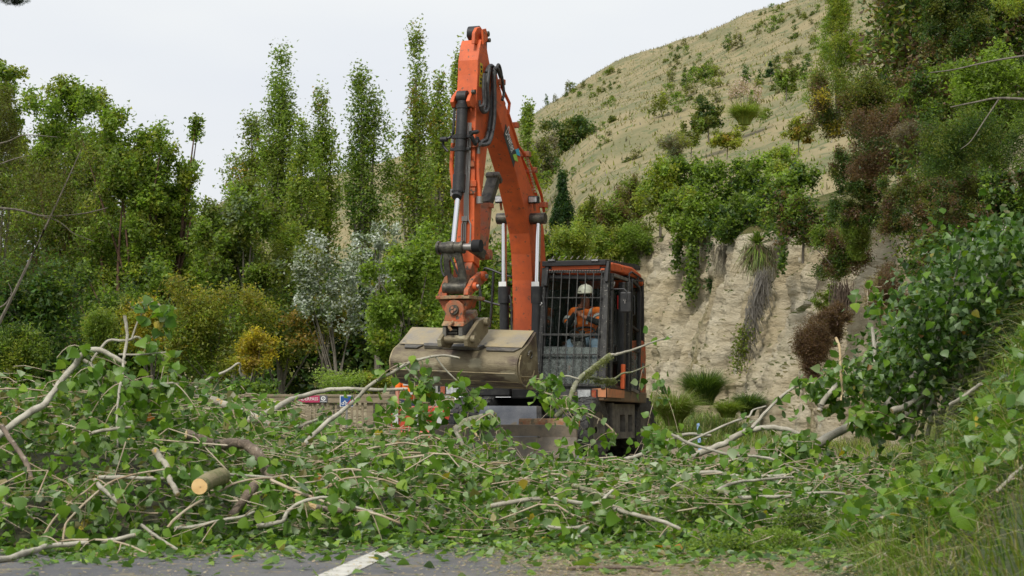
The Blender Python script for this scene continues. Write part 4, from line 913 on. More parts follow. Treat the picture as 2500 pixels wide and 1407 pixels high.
def standing_person(loc, rz, label):
    g = empty('person', loc, rz); tag(g, label, 'person')
    v = lambda *a: Vector(a)
    P_ = [v(0, 0, .95), v(0, 0, 1.12), v(0, 0, 1.32), v(0, 0, 1.47), v(0, -.02, 1.54), v(0, -.02, 1.66), v(-.2, 0, 1.40), v(-.26, -.02, 1.13), v(-.22, -.14, .92), v(-.2, -.2, .86), v(.2, 0, 1.40), v(.26, -.02, 1.13), v(.22, -.14, .92), v(.2, -.2, .86),
          v(-.1, 0, .88), v(-.12, -.02, .48), v(-.13, 0, .08), v(-.14, -.14, .03), v(.1, 0, .88), v(.12, -.02, .48), v(.13, 0, .08), v(.14, -.14, .03)]
    E_ = [(0, 1), (1, 2), (2, 3), (3, 4), (4, 5), (2, 6), (6, 7), (7, 8), (8, 9), (2, 10), (10, 11), (11, 12), (12, 13), (0, 14), (14, 15), (15, 16), (16, 17), (0, 18), (18, 19), (19, 20), (20, 21)]
    skinned('body', P_, E_, [.12, .115, .13, .055, .075, .078, .06, .045, .032, .03, .06, .045, .032, .03, .085, .06, .045, .035, .085, .06, .045, .035], m_skin, g)
    skinned('hi_vis_shirt', [P_[0], P_[1], P_[2], P_[3], P_[6], P_[7], P_[10], P_[11]], [(0, 1), (1, 2), (2, 3), (2, 4), (4, 5), (2, 6), (6, 7)], [.16, .15, .16, .08, .085, .065, .085, .065], m_hv, g)
    skinned('work_trousers', [P_[0], P_[14], P_[15], P_[16], P_[18], P_[19], P_[20]], [(0, 1), (1, 2), (2, 3), (0, 4), (4, 5), (5, 6)], [.14, .10, .08, .07, .10, .08, .07], mat('navy_cloth', (.02, .025, .05), rough=.9), g)
    for z in (1.10, 1.27): MB().lathe([(.172, -.025), (.172, .025)], (0, 0, z), 'z', 20).build('reflective_band', m_refl, g)
    MB().lathe([(.118, 0), (.115, .05), (.08, .11), (.001, .13)], (0, -.02, 1.68), 'z', 20).build('hard_hat', m_red, g, smooth=True)
    for s in (-1, 1):
        for k in range(4): chainr([P_[9 if s < 0 else 13]+v(-.03+k*.02, -.02, 0), P_[9 if s < 0 else 13]+v(-.03+k*.02, -.06, -.03)], [.009, .008], 0, 'finger', m_skin, g)
        MB().lathe([(0, -.006), (.008, 0)], (s*.03, -.10, 1.66), 'y', 8).build('eye', m_blk, g)
    MB().tube([(0, -.09, 1.655), (0, -.12, 1.63)], [.008, .012], 8).build('nose', m_skin, g)
    return g
standing_person((X(1004, 39.5), 39.5, 0), R(-10), 'worker in orange hi-vis standing behind the barrier left of the excavator wheels')

# ---------------------------------------------------------------- road side furniture behind the machine
m_wood = mat('weathered_timber', (.31, .255, .17), (.21, .17, .115), scale=3, rough=.85, bump=.3, bscale=30, stretch=(1, 1, 6))
FD = 42.0
fz = lambda py: Z(py, FD)
fe = empty('timber_fence', (X(740, FD), FD, 0)); tag(fe, 'weathered timber fence with close upright boards beyond the fallen branches', 'fence')
def fbox(x0, x1, y0, y1, z0, z1, nm_, m_=m_wood): 
    return MB().box(x0-X(740, FD), x1-X(740, FD), y0, y1, z0, z1).build(nm_, m_, fe, bevel=.004)
fbox(X(440, FD), X(1110, FD), -.06, .06, fz(969), fz(963), 'top_rail')
rail = fbox(X(440, FD), X(1110, FD), -.045, -.005, fz(984), fz(970), 'face_board')
fbox(X(440, FD), X(1110, FD), -.03, .01, .10, .19, 'bottom_rail')
x = X(442, FD); k = 0
while x < X(1108, FD):
    w = .045 if k % 11 else .13
    if k % 11 == 0: fbox(x, x+w, .0, .13, -.1, fz(965), 'post')
    else: fbox(x, x+w, -.004, .03, .12+random.uniform(-.01, .01), fz(976), 'board')
    x += (.105 if k % 11 else .17); k += 1
sg = MB().box(X(720, FD)-X(740, FD), X(781, FD)-X(740, FD), -.062, -.052, fz(983), fz(966)).build('sign_board', mat('magenta_sign', (.42, .035, .10), rough=.5), fe)
MB().box(X(781, FD)-X(740, FD), X(800, FD)-X(740, FD), -.062, -.052, fz(983), fz(966)).build('sign_panel', mat('grey_sign', (.11, .11, .13), rough=.5), sg)
text_poly('UNDERPASS', (X(724, FD)-X(740, FD), -.066, fz(978)), (1, 0, 0), (0, 0, 1), .062, 'lettering', m_wh, sg, length=.43)
MB().lathe([(.028, 0), (.045, -.002), (.045, .002)], (X(790, FD)-X(740, FD), -.067, fz(973)), 'y', 20).build('emblem', m_wh, sg)
MB().tube([(X(790, FD)-X(740, FD)-.02, -.068, fz(974)-.03), (X(790, FD)-X(740, FD), -.068, fz(974)), (X(790, FD)-X(740, FD)+.02, -.068, fz(974)+.03)], .006, 6).build('emblem_mark', m_wh, sg)
MB().box(X(783, FD)-X(740, FD), X(798, FD)-X(740, FD), -.066, -.063, fz(981.5), fz(980.5)).build('emblem_caption', m_wh, sg)
BS = empty('information_sign', (X(846, 41.2), 41.2, 0)); tag(BS, 'small blue sign with white bicycle symbols fixed by the timber fence', 'sign')
sz = lambda py: Z(py, 41.2)
MB().box(-.13, .13, 0, .02, sz(994), sz(966)).build('sign_plate', m_wh, BS, bevel=.003)
bp_ = MB().box(-.115, .125, -.006, -.002, sz(992), sz(967.5)).build('sign_face', mat('sign_blue', (.02, .08, .26), rough=.5), BS)
for (dx, dz, r_) in ((-.07, .06, .028), (.0, .06, .028), (.05, .07, .02), (.10, .07, .02)):
    MB().lathe([(r_-.008, 0), (r_, -.002), (r_, .002)], (dx, -.008, sz(992)+dz-.01), 'y', 16).build('wheel_symbol', m_wh, bp_)
for a_, b_ in (((-.07, .06), (-.03, .12)), ((-.03, .12), (0, .06)), ((.05, .07), (.07, .12)), ((.07, .12), (.10, .07))):
    MB().bar((a_[0], -.009, sz(992)+a_[1]-.01), (b_[0], -.009, sz(992)+b_[1]-.01), .004, .012).build('frame_symbol', m_wh, bp_)
MB().bar((.0, -.011, sz(990)), (.12, -.011, sz(970)), .004, .016).build('red_bar', m_red, bp_)
MB().box(-.02, .02, .02, .06, -.05, sz(970)).build('sign_post', m_pipe, BS)
# plastic barrier
bd = 38.6
br0 = empty('road_barrier', (X(1020, bd), bd, 0)); tag(br0, 'orange red plastic road barrier beside the excavator front wheel', 'barrier')
m_bar = mat('orange_red_plastic', (.50, .06, .025), (.36, .045, .02), scale=4, rough=.45)
MB().prism([(-.25, 0), (.25, 0), (.22, .18), (.08, .42), (.06, .86), (-.06, .86), (-.08, .42), (-.22, .18)], X(955, bd)-X(1020, bd), X(1100, bd)-X(1020, bd)).build('barrier_body', m_bar, br0, bevel=.03)
for z in (.62, .74): MB().box(X(960, bd)-X(1020, bd), X(1096, bd)-X(1020, bd), -.10, -.085, z, z+.035).build('moulded_rib', m_bar, br0)
for x in (-.4, 0, .4): MB().box(x-.05, x+.05, -.11, -.09, .5, .8).build('reflective_panel', m_refl, br0)
# white van
vd = 46.0
m_vw = mat('white_van_paint', (.72, .72, .72), rough=.35)
vn = empty('white_van', (X(1150, vd), vd, 0), R(4)); tag(vn, 'white van with orange striped corner parked behind the excavator', 'van')
MB().prism([(0, .45), (0, .82), (.25, 1.05), (.9, 1.15), (1.35, 1.85), (1.6, 2.0), (4.9, 2.0), (5.0, .45)], -.62, 1.10).build('body', m_vw, vn, bevel=.05)
MB().prism_dir([(-.5, .93, 1.17), (1.0, .93, 1.17), (.95, 1.33, 1.80), (-.45, 1.33, 1.80)], (0, -.02, .01)).build('windscreen', m_gl, vn)
for xx in (-.63, 1.105):
    MB().prism([(1.3, 1.2), (1.55, 1.8), (2.4, 1.8), (2.4, 1.2)], xx-.005, xx+.008).build('side_window', m_blk, vn)
MB().box(-.64, 1.12, -.08, .02, .38, .60).build('bumper', m_vw, vn, bevel=.03)
for k in range(3): MB().box(-.60, -.53+k*.0, -.012-.001*k, -.004, .62+k*.06, .65+k*.06).build('chevron_stripe', m_bar, vn)
for cx in (-.45, .93): MB().lathe([(0, -.05), (.07, -.045), (.09, -.01), (.1, .02)], (cx, 0, .75), 'y', 18).build('headlight', m_lens, vn, smooth=True)
MB().lathe([(.0, -.03), (.06, -.028), (.075, 0)], (.62, -.0, .86), 'y', 18).build('fog_lamp', m_grey, vn, smooth=True)
for cy in (.85, 4.0):
    for cx in (-.56, .94):
        w_ = MB().lathe([(.2, 0), (.32, 0), (.34, .03), (.34, .17), (.32, .2), (.2, .2)], (cx, cy, .34), 'x', 24).build('wheel', m_tyre, vn, smooth=True)
        MB().lathe([(0, .02), (.19, .01), (.2, .0)], (cx, cy, .34), 'x', 18).build('rim', m_grey, w_, smooth=True)
# marker posts
D_ = 41.0
mk = empty('marker_post', (X(1708, D_), D_, -.05)); tag(mk, 'slim pale blue marker post leaning in the verge right of the excavator', 'marker post')
m_bl = mat('pale_blue_plastic', (.30, .46, .72), rough=.5)
MB().hexa([(-.02, -.01, 0), (.045, -.01, 0), (.045, .01, 0), (-.02, .01, 0)], [(-.055, -.01, Z(1035, D_)+.05), (-.005, -.01, Z(1033, D_)+.05), (-.005, .01, Z(1033, D_)+.05), (-.055, .01, Z(1035, D_)+.05)]).build('post', m_bl, mk)
MB().box(-.040, -.030, -.014, -.011, Z(1040, D_)+.03, Z(1036, D_)+.04).build('mark', m_blk, mk)
D_ = 44.0
mk = empty('marker_post', (X(1568, D_), D_, -.05)); tag(mk, 'small white topped marker post in the grass just right of the cab', 'marker post')
MB().box(-.015, .015, -.01, .01, 0, Z(1000, D_)+.05).build('post', m_pipe, mk); MB().box(-.03, .03, -.02, .02, Z(1000, D_)+.05, Z(988, D_)+.05).build('cap', m_wh, mk)
# ---------------------------------------------------------------- trees and shrubs
m_leaf = leaf_mat('tree_foliage', rough=.5, trans=.5)
m_leaf2 = leaf_mat('silver_foliage', rough=.5, under=(.42, .46, .40), trans=.2)
m_bark = mat('grey_bark', (.20, .175, .14), (.11, .095, .075), scale=8, rough=.9, stretch=(3, 3, .6))
m_bark_r = mat('reddish_bark', (.13, .068, .042), (.075, .045, .03), scale=6, rough=.9, stretch=(3, 3, .6))
m_bark_d = mat('dark_bark', (.055, .045, .035), (.10, .085, .06), scale=8, rough=.9)
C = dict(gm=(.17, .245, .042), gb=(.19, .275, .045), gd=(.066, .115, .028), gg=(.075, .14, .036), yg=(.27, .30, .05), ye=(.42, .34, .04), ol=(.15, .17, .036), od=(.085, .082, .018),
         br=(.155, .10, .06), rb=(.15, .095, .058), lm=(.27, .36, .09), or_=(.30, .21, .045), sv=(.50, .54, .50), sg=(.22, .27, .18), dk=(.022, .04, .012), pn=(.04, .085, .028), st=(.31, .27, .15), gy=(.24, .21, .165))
def pal(*items): return [C[k] for k, _ in items], np.array([w for _, w in items], float)/sum(w for _, w in items)

def crown_points(kind, W, Hh, Dp, ncl):
    """cluster centres in a box W wide, Dp deep, Hh high (z from 0 to Hh) with sizes"""
    out = []
    if kind == 'poplar':          # several upright plumes with ragged gaps between them
        npl = 5+int(rng.integers(0, 3)); pl_ = [((rng.random()-.5)*.80, (rng.random()-.5)*.7, .50+.44*rng.random(), .15+.09*rng.random(), .18*rng.random()) for _ in range(npl)]; pl_[0] = ((rng.random()-.5)*.1, 0, 1.0, .16, 0)
        for k in range(ncl):
            ox, oy, ph, wd, lo_ = pl_[0 if k % 3 == 0 else k % npl]; h = rng.random()**.9; env = min(1, (1-h)*2.6+.12)**.8*(.6+.4*min(1, h*3)); a = rng.random()*6.28; q = rng.random()**.5*wd*env*1.6
            out.append((np.clip(ox*(.45+.55*min(1, (1-h)*2.2))+math.cos(a)*q, -.56, .56)*W, (oy*.8+math.sin(a)*q)*Dp, (lo_+(ph-lo_)*h)*Hh, W*.075, Hh*.030))
    elif kind == 'peaks':
        np_ = max(3, int(W/Hh*6+2)); pk = [((k+.5)/np_-.5+(rng.random()-.5)*.12, (rng.random()-.5)*.7, .66+.30*rng.random()) for k in range(np_)]; j = rng.integers(0, np_); pk[j] = (pk[j][0], 0, 1.0)
        for k in range(ncl):
            if k % 5 < 2:          # body of the crown
                a = rng.random()*6.28; h = rng.random(); q = rng.random()**.5*.46*(1-max(0, h-.35)*.5); out.append((math.cos(a)*q*W, math.sin(a)*q*Dp, h*Hh*.72, W*.075, Hh*.05)); continue
            px_, py_, ph = pk[k % np_]; h = rng.random()**.75; wd = (.26 if np_ < 5 else .18)*min(1, (1-h)*2.0+.10); a = rng.random()*6.28; q = rng.random()**.5*wd
            out.append((np.clip(px_+math.cos(a)*q, -.52, .52)*W, (py_+math.sin(a)*q)*Dp, h*Hh*ph, W*.055, Hh*.035))
    elif kind == 'broad':         # wide loose crown of many leaf lobes with several rounded tips
        nl_ = int(22+min(30, 10*Hh/W)); tops = [((k+.5)/4-.5+(rng.random()-.5)*.12, .80+.2*rng.random()) for k in range(4)]; lobes = []
        for k in range(nl_):
            u = (rng.random()-.5)*.84; env = max(t_[1]-1.1*abs(u-t_[0])**1.3*1.5 for t_ in tops)*(1-.35*max(0, abs(u)-.3)/.2); r_ = .12+.07*rng.random()
            lobes.append((u, (rng.random()-.5)*.6, .05+(env-.05-r_*W/Hh)*(rng.random()**.75), r_))
        for k, t_ in enumerate(tops): lobes[k] = (t_[0], 0, t_[1]-.12*W/Hh, .11)
        for k in range(ncl):
            lx, ly, lz, lr = lobes[k % nl_]; v = rng.normal(size=3); v /= np.linalg.norm(v); rr = .3+.75*rng.random()**.5
            out.append(((lx+v[0]*rr*lr)*W, (ly+v[1]*rr*lr)*Dp, np.clip(lz*Hh+v[2]*rr*lr*W*1.25, -.02*Hh, 1.02*Hh), W*.042, W*.045))
    elif kind == 'fill':          # dense box with a ragged top
        for k in range(ncl):
            u = rng.random()-.5; tp = .72+.28*(.5+.5*math.sin(u*17+Hh))*(.6+.4*rng.random()); out.append((u*W, (rng.random()-.5)*Dp, rng.random()**.9*Hh*tp, W*.06, Hh*.05))
    elif kind == 'spray':         # fountain of upward stems
        for _ in range(ncl):
            a = rng.random()*6.28; h = rng.random()**.6; q = (.08+.42*h**1.3)*rng.random()**.4
            out.append((math.cos(a)*q*W, math.sin(a)*q*Dp, h*Hh*(1-.35*q*q*4), W*.055, Hh*.06))
    elif kind == 'pine':
        for _ in range(ncl):
            h = rng.random()**1.2; r = .5*(1-h)+.04; a = rng.integers(0, 7)*.9+h*9+rng.normal()*.12; q = rng.random()**.6*r
            out.append((math.cos(a)*q*W, math.sin(a)*q*Dp, (h+.16*q)*Hh*.93, W*.035, Hh*.03))
    else:                         # round, shell weighted
        lobes = [((rng.random()-.5)*.66, (rng.random()-.5)*.6, .14+.64*rng.random(), .20+.16*rng.random()) for _ in range(10)]
        for k in range(ncl):
            lx, ly, lz, lr = lobes[k % 10]; v = rng.normal(size=3); v /= np.linalg.norm(v); rr = lr*(.25+.75*rng.random()**.6)
            out.append(((lx+v[0]*rr)*W, (ly+v[1]*rr)*Dp, np.clip((lz+v[2]*rr), -.02, 1.02)*Hh, W*.055, Hh*.05))
    return np.array(out)

def make_plant(name, label, cat, base, W, Hh, Dp, palette, kind='round', ncl=60, nlf=6000, lsize=.1, asp=.6, trunk=True, bark=None, clear=.0, group=None, mt=None, up=.9, limbs=6, lean=0, tipcol=None, stems=1, limbr=1.0, full=False):
    root = empty(name, base); tag(root, label, cat, group); lsize *= 1.08
    cp = crown_points(kind, W, Hh*(1-clear), Dp, ncl); cp[:, 2] += Hh*clear
    cp[:, 0] += lean*cp[:, 2]
    cols, wts = palette
    ci = rng.choice(len(cols), size=ncl, p=wts); ccol = np.array(cols)[ci]*(1+rng.normal(size=(ncl, 1))*.13)
    if tipcol is not None:
        f = ss(.6, 1.05, cp[:, 2]/Hh+rng.normal(size=ncl)*.15)[:, None]; ccol = ccol*(1-f)+np.array(tipcol)*f
    k = rng.integers(0, ncl, nlf); off = rng.normal(size=(nlf, 3))*np.stack([cp[k, 3], cp[k, 3]*Dp/W, cp[k, 4]], 1)*1.25
    Cc = cp[k, :3]+off; keep = Cc[:, 2] > .02; Cc = Cc[keep]; k = k[keep]; n = len(Cc)
    V, Fq = tri_leaves(Cc, lsize*(.65+.7*rng.random(n)), asp, up)
    kc = np.where(rng.random((n, 1)) < .28, np.array(cols)[rng.choice(len(cols), size=n, p=wts)], ccol[k])
    tint = np.clip(kc*(1+rng.normal(size=(n, 1))*.26)+rng.normal(size=(n, 3))*.006, .004, .9)
    np_mesh('crown', V, Fq, mt or m_leaf, root, tint=np.repeat(tint, 3, 0))
    if trunk:
        bk = bark or m_bark
        for s in range(stems):
            sx = (s-(stems-1)/2)*W*.10; topx = sx*3.2+lean*Hh*.8; zt = Hh*(.9 if kind in ('poplar', 'pine') else .72)
            pts = [(sx, 0, -.4), (sx+rng.normal()*.02*W, 0, Hh*.2), (sx*1.8+lean*Hh*.4+rng.normal()*.04*W, rng.normal()*.03*Dp, Hh*.45), (topx, 0, zt)]
            r0 = Hh*.017*limbr/math.sqrt(stems); tp = smooth_path([(*p, 0) for p in pts], 4)[:, :3]
            MB().tube(tp, [r0*1.25, r0, r0*.6, r0*.15], 8).build('trunk', bk, root, smooth=True)
        lm = rng.choice(ncl, size=min(limbs, ncl), replace=False)
        for j in lm:
            q = cp[j, :3]; hs = max(.12*Hh, q[2]*(.35+.3*rng.random())); u_ = np.interp(hs, [-.4, zt], [0, len(tp)-1]); b0 = tp[int(u_)]
            mid = (b0+q)/2+np.array([0, 0, .03*Hh*rng.normal()]); rl = Hh*.0065*limbr
            MB().tube([b0, mid*.6+b0*.4, mid*.5+q*.5, q], [rl, rl*.7, rl*.5, rl*.2], 5, per=3).build('limb', bk, root, smooth=True)
    return root

def plant(name, label, x0, x1, y0, y1, D, palette, kind='round', px=8.5, lay=4.2, ground=None, depth=None, cat='tree', **kw):
    """crown given by its extents in the view at distance D; the trunk reaches the ground below it"""
    W = (x1-x0)/F*D; zt, zb = Z(y0, D), Z(y1, D); base_z = zb if ground is None else ground
    Hh = zt-base_z; clear = max(0, (zb-base_z)/Hh); ls = px/F*D
    nl = int((x1-x0)*(y1-y0)/(px*px*kw.get('asp', .6)*.5)*lay*1.25)
    return make_plant(name, label, cat, (X((x0+x1)/2, D), D, base_z), W, Hh, depth or W*.9, palette, kind=kind, ncl=kw.pop('ncl', int(30+min(160, (x1-x0)*(y1-y0)/700))), nlf=min(nl, 30000), lsize=ls, clear=clear, **kw)

# poplars beyond the river flat
PG = 'tall narrow poplars behind the excavator'
pp = [(572, 668, 292, 640, 112, pal(('ol', 5), ('gm', 3), ('or_', 1)), 'broad topped poplar, leftmost of the row, with a rusty tinge on its right flank'),
      (642, 738, 140, 640, 106, pal(('gb', 2), ('gm', 5), ('ol', 2)), 'tallest dark green poplar of the left group with a double tip'),
      (700, 768, 300, 620, 100, pal(('gm', 5), ('yg', 4)), 'lower bright green poplar just right of the tallest left one'),
      (752, 815, 210, 640, 108, pal(('gm', 5), ('yg', 2), ('or_', .6)), 'thin sparse poplar with a pointed tip between the tall left poplars and the lone one'),
      (835, 930, 182, 640, 104, pal(('gg', 2), ('gm', 5), ('ol', 2)), 'lone dark poplar standing against the sky in front of the hill shoulder'),
      (975, 1055, 90, 640, 100, pal(('gm', 5), ('or_', 1.3), ('ol', 2), ('yg', 1.5)), 'tallest poplar beside the boom with orange autumn patches'),
      (1040, 1105, 190, 640, 104, pal(('yg', 3), ('gm', 4), ('or_', 1)), 'pale yellow green poplar directly left of the bucket cylinder'),
      (1098, 1150, 125, 620, 110, pal(('yg', 3), ('gm', 4)), 'slim pale poplar mostly hidden by the dipper arm'),
      (1262, 1318, 265, 600, 108, pal(('gb', 4), ('yg', 3)), 'bright light green poplar right of the boom below the hill ridge')]
for x0, x1, y0, y1, D, pl_, lab in pp:
    xm = (x0+x1)/2; hw_ = (x1-x0)*.5*1.4; x0, x1 = xm-hw_, xm+hw_
    plant('poplar_tree', lab, x0, x1, y0, y1, D, pl_, kind='poplar', px=6.5, lay=2.2, tipcol=(.19, .26, .06), ground=-1.0, group=PG, limbs=7, bark=m_bark, limbr=.9, ncl=95)
# understory closing the view below the crowns, leaf colours darkened for the shade there
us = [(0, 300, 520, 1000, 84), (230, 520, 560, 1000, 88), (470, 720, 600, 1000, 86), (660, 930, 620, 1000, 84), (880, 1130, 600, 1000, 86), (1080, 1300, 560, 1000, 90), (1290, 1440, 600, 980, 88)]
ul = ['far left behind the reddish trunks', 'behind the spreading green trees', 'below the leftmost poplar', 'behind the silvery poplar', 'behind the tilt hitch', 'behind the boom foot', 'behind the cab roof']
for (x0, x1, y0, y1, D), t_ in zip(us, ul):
    plant('understory_tree', 'bushy thicket tree in painted deep shade '+t_, x0, x1, y0, y1, D, pal(('gd', 5), ('dk', 3), ('ol', 2)), kind='fill', px=13, lay=4.2, ground=-.6, depth=3, group='thicket trees along the river', limbs=2, ncl=260)
# left wood
big = [('green tree filling the back of the wood at the far left', -60, 250, 300, 960, 69, pal(('gm', 5), ('gd', 3), ('gb', 1)), 'broad', m_bark_r, 1),
       ('green tree filling the back of the wood behind the forked trunks', 200, 500, 360, 960, 70, pal(('gm', 5), ('gd', 3), ('gb', 2)), 'broad', m_bark_r, 1),
       ('low leafy tree at the foot of the wood in front of the trunks', 180, 420, 640, 960, 56, pal(('gd', 5), ('gm', 4)), 'broad', m_bark_r, 1),
       ('tall green maple like tree with the highest crown at the left, sky behind it', 50, 268, 92, 800, 62, pal(('gm', 5), ('gb', 3), ('yg', 1)), 'broad', m_bark_r, 3),
       ('bright green tree cut by the left edge of the view', -90, 60, 110, 560, 58, pal(('gb', 4), ('yg', 2), ('gm', 3)), 'broad', m_bark, 1),
       ('broad green tree with several pointed tops and reddish forked trunks', 190, 410, 235, 800, 60, pal(('gb', 4), ('gm', 4), ('yg', 2)), 'broad', m_bark_r, 4),
       ('light green tree reaching furthest right of the left wood, its edge against the sky', 330, 487, 255, 850, 61, pal(('gb', 4), ('yg', 2.5), ('gm', 3)), 'broad', m_bark_r, 2),
       ('leafy green tree low behind the forked reddish trunks', 120, 330, 430, 860, 66, pal(('gd', 3), ('gm', 5)), 'round', m_bark_r, 2),
       ('green tree in the gap below the sky notch', 430, 585, 465, 880, 66, pal(('gm', 5), ('gb', 2), ('ol', 2)), 'broad', m_bark, 2),
       ('grey green birch like tree with fine leaves left of the poplars', 485, 690, 425, 860, 58, pal(('gm', 5), ('sg', 1), ('ol', 3)), 'broad', m_bark, 2)]
for lab, x0, x1, y0, y1, D, pl_, kd, bk, stm in big:
    plant('broadleaf_tree', lab, x0, x1, y0, y1, D, pl_, kind=kd, px=8.2, lay=3.7, ground=0, bark=bk, limbs=9, stems=min(stm, 3), group='broadleaf trees of the left wood', limbr=.9, ncl=170)
plant('evergreen_tree', 'dark glossy evergreen tree low at the left behind the heap', -60, 190, 555, 1000, 42, pal(('gd', 5), ('gg', 4), ('gm', 1)), 'round', px=11, lay=4.4, ground=0, bark=m_bark_d, limbs=5)
# fine leaved olive tree hanging in from the left, nearer
plant('kanuka_tree', 'olive brown fine leaved tree hanging in from the left edge with pale bare twigs', -330, 268, 300, 690, 36, pal(('od', 6), ('ol', 3)), 'broad', px=6.5, lay=2.3, asp=.26, ground=0, bark=m_bark, limbs=5, depth=2.2)
plant('kanuka_tree', 'smaller olive brown tree top in the upper left corner beside the bright tree', -110, 48, 150, 400, 38, pal(('od', 5), ('ol', 3), ('gm', 1)), 'round', px=5.5, lay=3.2, asp=.25, ground=0, limbs=3, depth=1.5)
for pts_, r_, lab in (([(-60, 505), (40, 512), (110, 528), (200, 522), (262, 508)], 5, 'horizontal'), ([(60, 515), (140, 540), (180, 570), (230, 590)], 3, 'drooping'), ([(-40, 360), (20, 345), (60, 330), (140, 335)], 3, 'upper'), ([(-50, 420), (30, 390), (70, 380)], 4, 'short middle'), ([(-30, 760), (10, 745), (28, 715), (20, 690)], 4, 'low curled')):
    p_ = [P(x, y, 35.9) for x, y in pts_]; o_ = MB().tube([q-p_[0] for q in p_], [r_/F*24, r_/F*9], 7, per=5).build('bare_limb', m_bark, None, smooth=True, loc=p_[0]); tag(o_, lab+' pale bare limb reaching in from the left edge', 'branch')
# shrubs in front of the wood
sh = [('willow_shrub', 'golden tipped willow shrub with yellow crest behind the arching branches', 410, 665, 680, 930, 50, pal(('ol', 4), ('gm', 5), ('yg', 2), ('ye', .6)), 'broad', dict(tipcol=(.30, .26, .045), asp=.35, px=7.5)),
      ('golden_shrub', 'small golden yellow autumn shrub at the right foot of the willow', 575, 685, 800, 910, 48, pal(('ye', 6), ('or_', 2), ('yg', 2)), 'round', dict(asp=.4, px=7)),
      ('willow_shrub', 'yellow shrub behind the upright cut stem', 300, 430, 715, 860, 53, pal(('ye', 4), ('yg', 3), ('ol', 2)), 'round', dict(asp=.4, px=7.5)),
      ('feathery_shrub', 'feathery mid green upright shrub at the left wood edge', 195, 300, 750, 900, 47, pal(('gm', 5), ('yg', 2)), 'spray', dict(asp=.25, px=6.5)),
      ('fern_shrub', 'drooping green shrub in the lower left corner of the wood', -30, 120, 800, 985, 40, pal(('gm', 4), ('yg', 2), ('gd', 2)), 'spray', dict(asp=.3, px=8)),
      ('willow_tree', 'olive green willow tree between the birch like tree and the silvery poplar', 590, 790, 530, 880, 60, pal(('ol', 4), ('yg', 4), ('gm', 2)), 'broad', dict(asp=.3, px=7.5)),
      ('silver_poplar', 'silvery white leaved poplar with a slender leaning grey trunk', 730, 915, 575, 800, 54, pal(('sv', 2), ('sg', 5), ('ol', 3), ('gm', 2)), 'broad', dict(px=7, lay=2.0, mt=m_leaf2, ground=0, lean=-.05, limbr=.7)),
      ('silver_poplar', 'smaller silvery white poplar crown against the hill left of the hitch', 862, 978, 545, 700, 60, pal(('sv', 3), ('sg', 5), ('gm', 2)), 'broad', dict(px=7, lay=2.2, mt=m_leaf2, ground=0)),
      ('golden_shrub', 'yellow and orange tinted shrub behind the silvery poplar', 900, 1020, 580, 780, 63, pal(('yg', 4), ('or_', 1.5), ('gm', 3)), 'broad', dict(px=8)),
      ('bramble', 'brown and orange leaved low tree under the silvery poplar', 700, 880, 710, 850, 57, pal(('ol', 4), ('or_', 2), ('gd', 3)), 'round', dict(px=7)),
      ('young_poplar', 'fresh green leafy tree directly left of the tilt hitch', 900, 1090, 580, 900, 50, pal(('gb', 5), ('gm', 4), ('yg', 1)), 'broad', dict(px=9)),
      ('young_poplar', 'fresh green leafy tree seen between the hitch and the boom', 1010, 1270, 540, 900, 52, pal(('gb', 4), ('gm', 5), ('yg', 1)), 'broad', dict(px=9)),
      ('shrub', 'pale green sprigs rising over the fence sign', 745, 900, 895, 985, 43.5, pal(('lm', 3), ('gb', 4)), 'spray', dict(px=6, asp=.4, lay=1.2)),
      ('shrub', 'yellow green shrub beside the left end of the bucket', 870, 965, 905, 975, 46, pal(('yg', 5), ('ye', 1), ('gb', 3)), 'spray', dict(px=6, asp=.35)),
      ('shrub', 'low green shrub on the ground behind the fence left part', 480, 700, 930, 1010, 44, pal(('gm', 5), ('gd', 3)), 'round', dict(px=8))]
for nm_, lab, x0, x1, y0, y1, D, pl_, kd, kw in sh:
    kw = dict(kw); kw.setdefault('px', 8); kw.setdefault('lay', 3.8); kw.setdefault('ground', 0)
    plant(nm_, lab, x0, x1, y0, y1, D, pl_, kind=kd, cat='tree' if 'tree' in nm_ or 'poplar' in nm_ else 'shrub', limbs=6, **kw)
